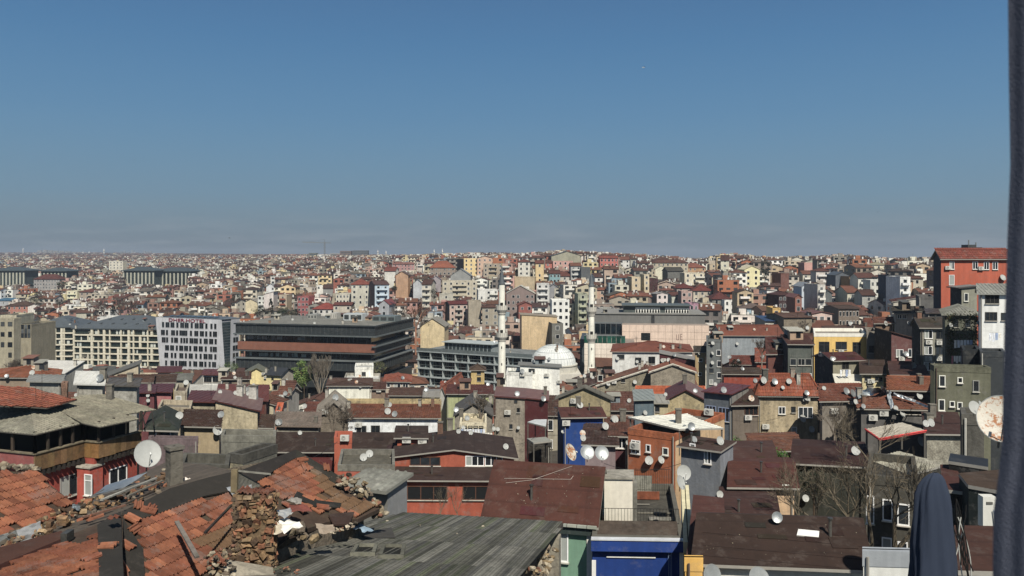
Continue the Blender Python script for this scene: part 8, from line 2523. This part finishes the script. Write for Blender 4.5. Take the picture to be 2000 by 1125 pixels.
m = crumple([P(1631, 748, 110), P(1684, 748, 110), P(1686, 731, 112.5), P(1626, 730, 112.5)], 14, 3, .05, 5, '#b8b5a8', 'cloth'); m.build('fabric', aw)
# silver foil along the patched roof
ff = thing('roof_foil', 'crumpled silver foil sheet lying along the patched roof ridge', 'foil', tuple(P(1700, 770, 82)))
for a_, b_, c_, d_ in (((1670, 762), (1720, 756), (1722, 766), (1676, 778)), ((1720, 752), (1742, 766), (1738, 772), (1722, 762)), ((1738, 766), (1746, 790), (1740, 800), (1732, 772)), ((1746, 766), (1790, 782), (1788, 786), (1744, 772)), ((1790, 783), (1820, 796), (1818, 799), (1788, 788))):
    pts_ = []
    for x, y in (a_, b_, c_, d_):
        p, n_ = hit(x, y + 3); pts_.append((P(x, y, p.y - .6) if p is not None and p.y < 100 else P(x, y, 84)))
    dm = sum(q_.y for q_ in pts_) / 4
    pts_ = [P(*xy, max(dm - 2, min(dm + 2, q_.y))) for xy, q_ in zip((a_, b_, c_, d_), pts_)]
    m = crumple(pts_, 10, 4, .22, a_[0], '#b4bcc0', 'steel'); m.build('foil_sheet', ff)
# laundry
def laundry(px0, px1, py, D, n, label):
    a, b = P(px0, py, D), P(px1, py, D)
    root = thing('laundry_line', label, 'laundry', tuple((a + b) / 2), 'laundry hung out to dry')
    m = M(); m.tube(a, b, .01, .01, C('#6a6762'), 'pt', 4); m.build('line', root)
    for i in range(n):
        t = (i + .1) / n; w_ = (b - a).length / n * .8; h_ = random.uniform(.5, 1.0)
        o_ = a.lerp(b, t); d = (b - a).normalized()
        m = crumple([o_ - UP * h_, o_ + d * w_ - UP * h_, o_ + d * w_, o_], 3, 4, .06, i * 1.7, random.choice(['#cfd3d8', '#c9cdd6', '#d6d2c8', '#8fa0c0', '#b9707a', '#d8d8d6']), 'cloth'); m.build('garment', root)
for a_ in ((1863, 1900, 664, 92, 6, 'row of pale laundry on the vine hung house balcony'), (1931, 1956, 650, 84.5, 4, 'white and blue laundry on the white balconied block'), (1858, 1885, 695, 92, 6, 'mixed laundry below the vines of the hung house'), (900, 948, 838, 96, 9, 'laundry strung across the cream terrace'), (935, 962, 845, 95, 5, 'red and white washing beside the cream terrace'), (1640, 1662, 722, 111, 4, 'washing in the balcony over the white awning'), (1240, 1262, 878, 69, 0, '')):
    if a_[4]: laundry(*a_)
# birds
def bird(px, py, D, s, label, yaw, col='#cfd2d6'):
    c = P(px, py, D)
    root = thing('bird', label, 'bird', tuple(c), 'birds in the sky')
    d = V(math.cos(R(yaw)), math.sin(R(yaw)), 0); e = V(-d.y, d.x, 0)
    m = M(); pr = [(-.5, .01), (-.35, .05), (-.1, .085), (.15, .08), (.35, .045), (.5, .008)]
    for (a, r0), (b, r1) in zip(pr, pr[1:]): m.tube(c + d * a * s, c + d * b * s, r0 * s, r1 * s, C(col), 'pc', 8, False)
    m.build('body', root)
    for sd in (-1, 1):
        m = M(); w1 = c + e * sd * .45 * s + UP * .22 * s; w2 = c + e * sd * 1.0 * s + UP * .12 * s - d * .15 * s
        m.face([c + d * .16 * s, w1 + d * .15 * s, w1 - d * .12 * s, c - d * .12 * s], C(col), 'pc'); m.face([w1 + d * .15 * s, w2, w1 - d * .12 * s], C('#8f9499'), 'pc')
        m.build('wing', root)
    m = M(); m.face([c - d * .42 * s, c - d * .66 * s + e * .1 * s, c - d * .66 * s - e * .1 * s], C(col), 'pc'); m.build('tail', root)
bird(1257, 132, 70, .30, 'tiny white gull gliding high in the clear sky', 20, '#dfe3e8')
bird(448, 465, 150, .45, 'tiny dark bird low over the left skyline', 160, '#3a3f44')
bird(1714, 414, 170, .4, 'tiny dark bird above the right hillside', 30, '#3a3f44')
bird(262, 313, 160, .4, 'tiny dark bird in the left sky', 70, '#4a4f54')

# ================================================================== TREES
def leafy(px, yb_, ytop, wpx, D, label, col='#33401f', n=2200, leaf=None, trunkf=.25, cone=False, cat='tree', name='tree', H=None):
    k = D / F; b = P(px, yb_, D); h_ = (yb_ - ytop) * k; r = wpx * k / 2
    g0 = min(gz(b.x, D), b.z)
    root = thing(name, label, cat, (b.x, D, g0))
    m = M(); m.tube(V(b.x, D, g0 - .3), V(b.x, D, b.z + h_ * .55), max(.12, h_ * .03), .05, C('#4a3d30'), 'bark', 7)
    for i in range(7):
        t = random.uniform(0, 6.28); z = b.z + h_ * random.uniform(.2, .5)
        m.tube(V(b.x, D, z), V(b.x + math.cos(t) * r * .7, D + math.sin(t) * r * .7, z + h_ * .25), .07, .02, C('#4a3d30'), 'bark', 5)
    m.build('trunk', root)
    lf = leaf or max(.22, 1.8 * k)
    c = M(); base = C(col, 1.0)
    clumps = []
    for i in range(46 if not cone else 60):
        while True:
            x, y, z = random.uniform(-1, 1), random.uniform(-1, 1), random.uniform(-1, 1)
            if x * x + y * y + z * z < 1 and (x * x + y * y + z * z > .25 or random.random() < .3): break
        if cone:
            zz = random.random(); rr = (1 - zz) ** .8 * (.6 + .4 * random.random()); t = random.uniform(0, 6.28)
            clumps.append((b.x + math.cos(t) * rr * r * .75, D + math.sin(t) * rr * r * .75, b.z + h_ * (.04 + .93 * zz), r * .35 * (1 - zz * .75), random.uniform(.75, 1.2)))
        else:
            clumps.append((b.x + x * r * .78, D + y * r * .78, b.z + h_ * (trunkf + (1 - trunkf) * (.5 + z * .42)), r * random.uniform(.18, .36), random.uniform(.7, 1.3)))
    for i in range(n):
        cx, cy, cz, cr_, sh = random.choice(clumps)
        d = V(random.gauss(0, 1), random.gauss(0, 1), random.gauss(0, 1)).normalized() * cr_ * random.uniform(.5, 1.1)
        p_ = V(cx, cy, cz) + V(d.x, d.y, d.z * .8)
        nn = (d.normalized() + V(random.uniform(-.7, .7), random.uniform(-.7, .7), random.uniform(-.2, .9))).normalized()
        a = nn.orthogonal().normalized(); a = (Matrix.Rotation(random.uniform(0, 6.28), 3, nn) @ a); bb = nn.cross(a)
        s = lf * random.uniform(.5, 1)
        cc = tuple(q_ * sh * random.uniform(.8, 1.2) for q_ in base)
        c.face([p_ - a * s * .5, p_ + bb * s * .3, p_ + a * s * .5, p_ - bb * s * .3], cc, 'leaf')
    c.build('crown', root)
def grow(m, p, d, L, r, depth, rnd, col, up=.15, spread=.55, fine=.012, tips=None):
    segs = 3
    q = p
    for i in range(segs):
        d = (d + V(rnd.gauss(0, .10), rnd.gauss(0, .10), rnd.gauss(0, .06) + up * .12)).normalized()
        e = q + d * L / segs
        r1 = r * (1 - .22 / segs * 1.4)
        m.tube(q, e, r, r1, col, 'bark', 6 if depth > 3 else 4 if depth > 1 else 3, False)
        q = e; r = r1
        if depth > 0 and (i > 0 or depth < 4) and rnd.random() < .62:
            sd = (d + V(rnd.gauss(0, spread), rnd.gauss(0, spread), rnd.gauss(0, spread * .5))).normalized()
            grow(m, q, sd, L * rnd.uniform(.55, .8), max(fine, r * .55), depth - 1, rnd, col, up, spread, fine)
    if depth > 0:
        for k in range(2):
            sd = (d + V(rnd.gauss(0, spread * .7), rnd.gauss(0, spread * .7), rnd.gauss(0, spread * .3) + up * .3)).normalized()
            grow(m, q, sd, L * rnd.uniform(.6, .85), max(fine, r * .7), depth - 1, rnd, col, up, spread, fine)
def bare(px, yb_, ytop, D, label, seed, depth=4, col='#6d6254', lean=(0, 0), spread=.55, up=.2, fine=None, ntr=1, rt=None, ground=True):
    k = D / F; b = P(px, yb_, D); h_ = (yb_ - ytop) * k
    rnd = random.Random(seed)
    g0 = min(gz(b.x, D), b.z) if ground else b.z
    root = thing('bare_tree', label, 'tree', (b.x, D, g0))
    m = M(); rt_ = rt or h_ * .028
    m.tube(V(b.x, D, g0 - .2), V(b.x, D, b.z), rt_ * 1.3, rt_, C(col), 'bark', 8); m.build('trunk', root)
    m = M()
    for i in range(ntr):
        d = V(lean[0] + rnd.gauss(0, .1 + .25 * (ntr > 1)), lean[1] + rnd.gauss(0, .1), 1).normalized()
        grow(m, V(b.x, D, b.z - .05), d, h_ * .36, rt_, depth, rnd, C(col), up, spread, fine or max(.010, .28 * k))
    m.build('branches', root, kind='stuff')
leafy(594, 768, 697, 58, 203, 'bushy green tree between the pale yellow house and the poplar', '#71893c', 5200, leaf=.42, trunkf=.1)
bare(625, 772, 700, 200, 'bare upright poplar beside the bushy green tree', 3, 4, '#7d7365', spread=.16, up=1.2, ntr=7, rt=.14)
leafy(736, 745, 702, 46, 207, 'thin olive tree before the black office corner', '#77784a', 1100)
leafy(446, 738, 706, 46, 225, 'low green tree between the slanted hotel and black office', '#5d7036', 1500)
leafy(395, 740, 722, 60, 215, 'low green bushes at the foot of the slanted hotel', '#66743a', 900, name='bush', cat='bush')
leafy(350, 745, 724, 22, 172, 'small fresh green shrub by the maroon canopy shack', '#5a7a28', 500, name='bush', cat='bush')
leafy(529, 625, 579, 22, 330, 'tall dark cypress above the black office roof', '#1b2616', 1500, cone=True)
leafy(508, 624, 596, 34, 335, 'dark round tree left of the tall cypress', '#232d1b', 1100)
leafy(556, 624, 600, 34, 335, 'dark round tree right of the tall cypress', '#2a3a1c', 1100)
leafy(576, 624, 602, 22, 335, 'dark tree against the crimson block', '#1f2b18', 800)
leafy(73, 612, 566, 34, 430, 'large dark tree left on the hillside', '#1f2a1c', 1500)
leafy(122, 563, 548, 26, 560, 'mid green tree below the small palace block', '#3a4222', 700)
leafy(116, 600, 583, 22, 470, 'small dark tree under the pale yellow balconied pair', '#262f1e', 500)
leafy(220, 618, 596, 13, 400, 'small pointed cypress above the cream hotel roof', '#141c12', 700, cone=True)
leafy(380, 560, 543, 8, 700, 'slim cypress right of the twin palace blocks', '#1a2316', 400, cone=True)
leafy(463, 600, 572, 26, 470, 'round tree above the slanted grey hotel', '#2b3820', 800)
leafy(430, 585, 568, 10, 480, 'small dark tree above the slanted grey hotel roof', '#1d271a', 400)
leafy(1494, 556, 504, 24, 395, 'tall dark tree beside the yellow gabled mansion', '#222b1a', 1800)
leafy(1712, 540, 522, 30, 420, 'left dark treetop below the long cream crest block', '#1e271a', 900)
leafy(1735, 540, 524, 24, 420, 'right dark treetop below the long cream crest block', '#1e271a', 700)
leafy(1760, 530, 516, 30, 450, 'green treetops on the crest near the radio mast', '#2d3820', 700)
leafy(770, 572, 558, 14, 400, 'dark shrub between blue block and orange slab', '#1c2518', 500)
leafy(848, 592, 560, 20, 380, 'dark tree right of the seven balcony block', '#222b1c', 700)
leafy(1438, 724, 700, 26, 157, 'dark green little tree in front of the blank blue grey wall', '#222c16', 900)
leafy(1590, 990, 915, 70, 58, 'dark creeper mass climbing the shade-coloured dark house', '#25301a', 2600, leaf=.16, name='creeper', cat='creeper')
for i, (x, y0, y1, D_, s) in enumerate([(205, 618, 578, 420, 0), (235, 618, 572, 425, 0), (262, 618, 580, 430, 0), (250, 600, 574, 480, 0), (812, 642, 585, 285, 1), (825, 642, 596, 290, 0), (775, 640, 596, 292, 0), (790, 645, 606, 289, 0), (650, 845, 786, 92, 0), (672, 848, 800, 91, 0), (940, 818, 768, 103, 0), (1488, 704, 660, 152, 0), (1572, 650, 622, 231, 0), (1360, 560, 548, 420, 0), (1630, 850, 790, 74, 0), (20, 742, 700, 150, 0)]):
    lab = ['leftmost bare brown tree above the cream hotel', 'middle bare brown tree above the cream hotel', 'right bare brown tree above the cream hotel', 'small bare tree behind the hotel tree group', 'reddish bare tree under the pale blue grey slab', 'bare tree right of the reddish bare tree', 'thicket tree below the pale blue block', 'low bare tree above the glazed hotel', 'bare tree tangled over the ruined tin roof', 'smaller bare tree touching the long white house', 'bare tree before the olive green walled house', 'bare tree before the blank blue grey wall', 'bare tree before the old rubble building', 'far bare tree on the right crest', 'bare tree beside the maroon mansard', 'bare tree at the left edge behind the low hip roof'][i]
    bare(x, y0, y1, D_, lab, 40 + i, 4 if D_ < 200 else 3, ['#6b6054', '#8a5f48'][s] if D_ < 300 else '#5d5048', ntr=3, spread=.6)
# foreground bare trees
for i, (x, y0, y1, D_, ln, rt, dp, lab) in enumerate([
        (1747, 1078, 880, 43, (-.02, 0), .13, 4, 'large forked bare tree before the shade-coloured house, thickest trunk'),
        (1704, 1072, 890, 45, (-.25, 0), .10, 4, 'bare tree leaning left before the creeper covered house'),
        (1600, 1028, 905, 47, (-.35, 0), .09, 4, 'bare spreading tree over the maroon roof beside the peach house'),
        (1660, 1035, 880, 49, (-.1, 0), .07, 4, 'slender bare tree between two leaning bare trees'),
        (1562, 1015, 900, 50, (-.3, 0), .06, 4, 'small bare tree above the wide dark brown roof'),
        (1785, 1075, 900, 41, (.25, 0), .06, 4, 'bare tree touching the navy parasol'),
        (1700, 905, 815, 60, (0, 0), .06, 4, 'bare treetop in front of the red edged awning'),
        (1640, 900, 800, 66, (-.1, 0), .06, 4, 'bare treetop before the maroon mansard wall'),
        (893, 1003, 930, 64, (0, 0), .025, 2, 'thin bare saplings before the lower red workshop'),
        (860, 1003, 940, 63, (.1, 0), .02, 2, 'thin bare shrub left of the workshop saplings')]):
    bare(x, y0, y1, D_, lab, 90 + i, dp, '#6a5f4d', lean=ln, spread=.5, up=.35, fine=.009, ntr=2 if rt > .05 else 4, rt=rt)
# ivy hedge over the low wall
hd = thing('hedge', 'bright green ivy hedge running down beside the clay tile roof', 'hedge', tuple(P(1490, 905, 80)))
m = M()
for i in range(3200):
    t = random.random(); x = 1432 + 125 * t; y = 868 + 34 * t + random.gauss(0, 6)
    p_ = P(x, y, 80 - 6 * t + random.gauss(0, .6))
    nn = V(random.gauss(0, 1), random.gauss(0, 1) - .5, random.gauss(0, 1) + .8).normalized(); a = nn.orthogonal().normalized(); bb = nn.cross(a); s = random.uniform(.12, .28)
    m.face([p_ - a * s * .5, p_ + bb * s * .35, p_ + a * s * .5, p_ - bb * s * .35], tuple(q_ * random.uniform(.6, 1.3) for q_ in C('#4a6a22', 1)), 'leaf')
m.build('leaves', hd, kind='stuff')
vn = thing('creeper', 'hanging brown green vines over the balconies of the grey hipped house', 'creeper', tuple(P(1878, 690, 93)))
m = M()
for i in range(2600):
    x = random.choice([random.gauss(1858, 5), random.gauss(1904, 6), random.uniform(1850, 1912), random.uniform(1850, 1912)]); y = random.choice([random.uniform(615, 695), random.gauss(622, 5), random.gauss(655, 6), random.gauss(683, 7)])
    p_ = P(x, y, 94 + random.gauss(0, .4))
    nn = V(random.gauss(0, 1), random.gauss(0, 1) - .5, random.gauss(0, 1)).normalized(); a = nn.orthogonal().normalized(); bb = nn.cross(a); s = random.uniform(.1, .26)
    m.face([p_ - a * s * .5, p_ + bb * s * .35, p_ + a * s * .5, p_ - bb * s * .35], tuple(q_ * random.uniform(.6, 1.3) for q_ in C('#4b4a2a', 1)), 'leaf')
m.build('leaves', vn, kind='stuff')
# small tanks on the brick red corner building
for x0, x1, y0, lab in ((1884, 1900, 478, 'dark rooftop tank on the brick red corner building, left of the vent'), (1900, 1912, 483, 'dark boxy vent on the brick red corner building roof')):
    a, b_ = P(x0, y0, 134), P(x1, y0, 134)
    r_ = thing('roof_tank', lab, 'roof tank', (a.x, 134, a.z - 1.5)); m = M(); m.cbox(a.x, b_.x, 133, 135, a.z - 2, a.z, C('#3c3f40'), 'metal'); m.build('body', r_)
    m = M(); m.tube(V((a.x + b_.x) / 2, 134, a.z), V((a.x + b_.x) / 2, 134, a.z + .8), .1, .1, C('#8b8d8c'), 'steel'); m.build('pipe', r_)

k_ = 0
for t_ in range(400):
    if k_ >= 26: break
    D_ = random.uniform(290, 620); x = random.uniform(60, 1800)
    X_ = (x - 1000) * D_ / F
    if any((X_ - a) ** 2 + (D_ - b) ** 2 < (c * .9) ** 2 for a, b, c in FOOT): continue
    yb_ = 500 + (CZ - gz(X_, D_)) * F / D_
    h_ = random.uniform(7, 12) * F / D_
    leafy(x, yb_, yb_ - h_, h_ * random.uniform(.5, .9), D_, near_ref(x, yb_ - h_ * .7, random.choice(['dark green tree', 'dull green tree', 'brownish green tree'])), random.choice(['#232c19', '#2d3620', '#3d3c26']), n=420); k_ += 1

# overhead wires between the roofs
for i, (a_, b_, sag) in enumerate((((1010, 868, 84), (1092, 800, 88), .8), ((540, 905, 60), (660, 862, 78), .6), ((1430, 820, 92), (1560, 800, 96), .7), ((1180, 905, 60), (1330, 905, 55), .5), ((1560, 960, 48), (1700, 930, 50), .5), ((600, 822, 95), (700, 812, 100), .6))):
    p0, p1 = P(*a_), P(*b_)
    r_ = thing('overhead_wire', near_ref((a_[0] + b_[0]) / 2, (a_[1] + b_[1]) / 2, 'thin sagging wire'), 'wire', tuple((p0 + p1) / 2), 'overhead wires')
    m = M(); pr_ = p0
    for k in range(1, 13):
        t = k / 12; q_ = p0.lerp(p1, t) - UP * sag * 4 * t * (1 - t); m.tube(pr_, q_, .018, .018, C('#2a2826'), 'pt', 4, False); pr_ = q_
    m.build('cable', r_)
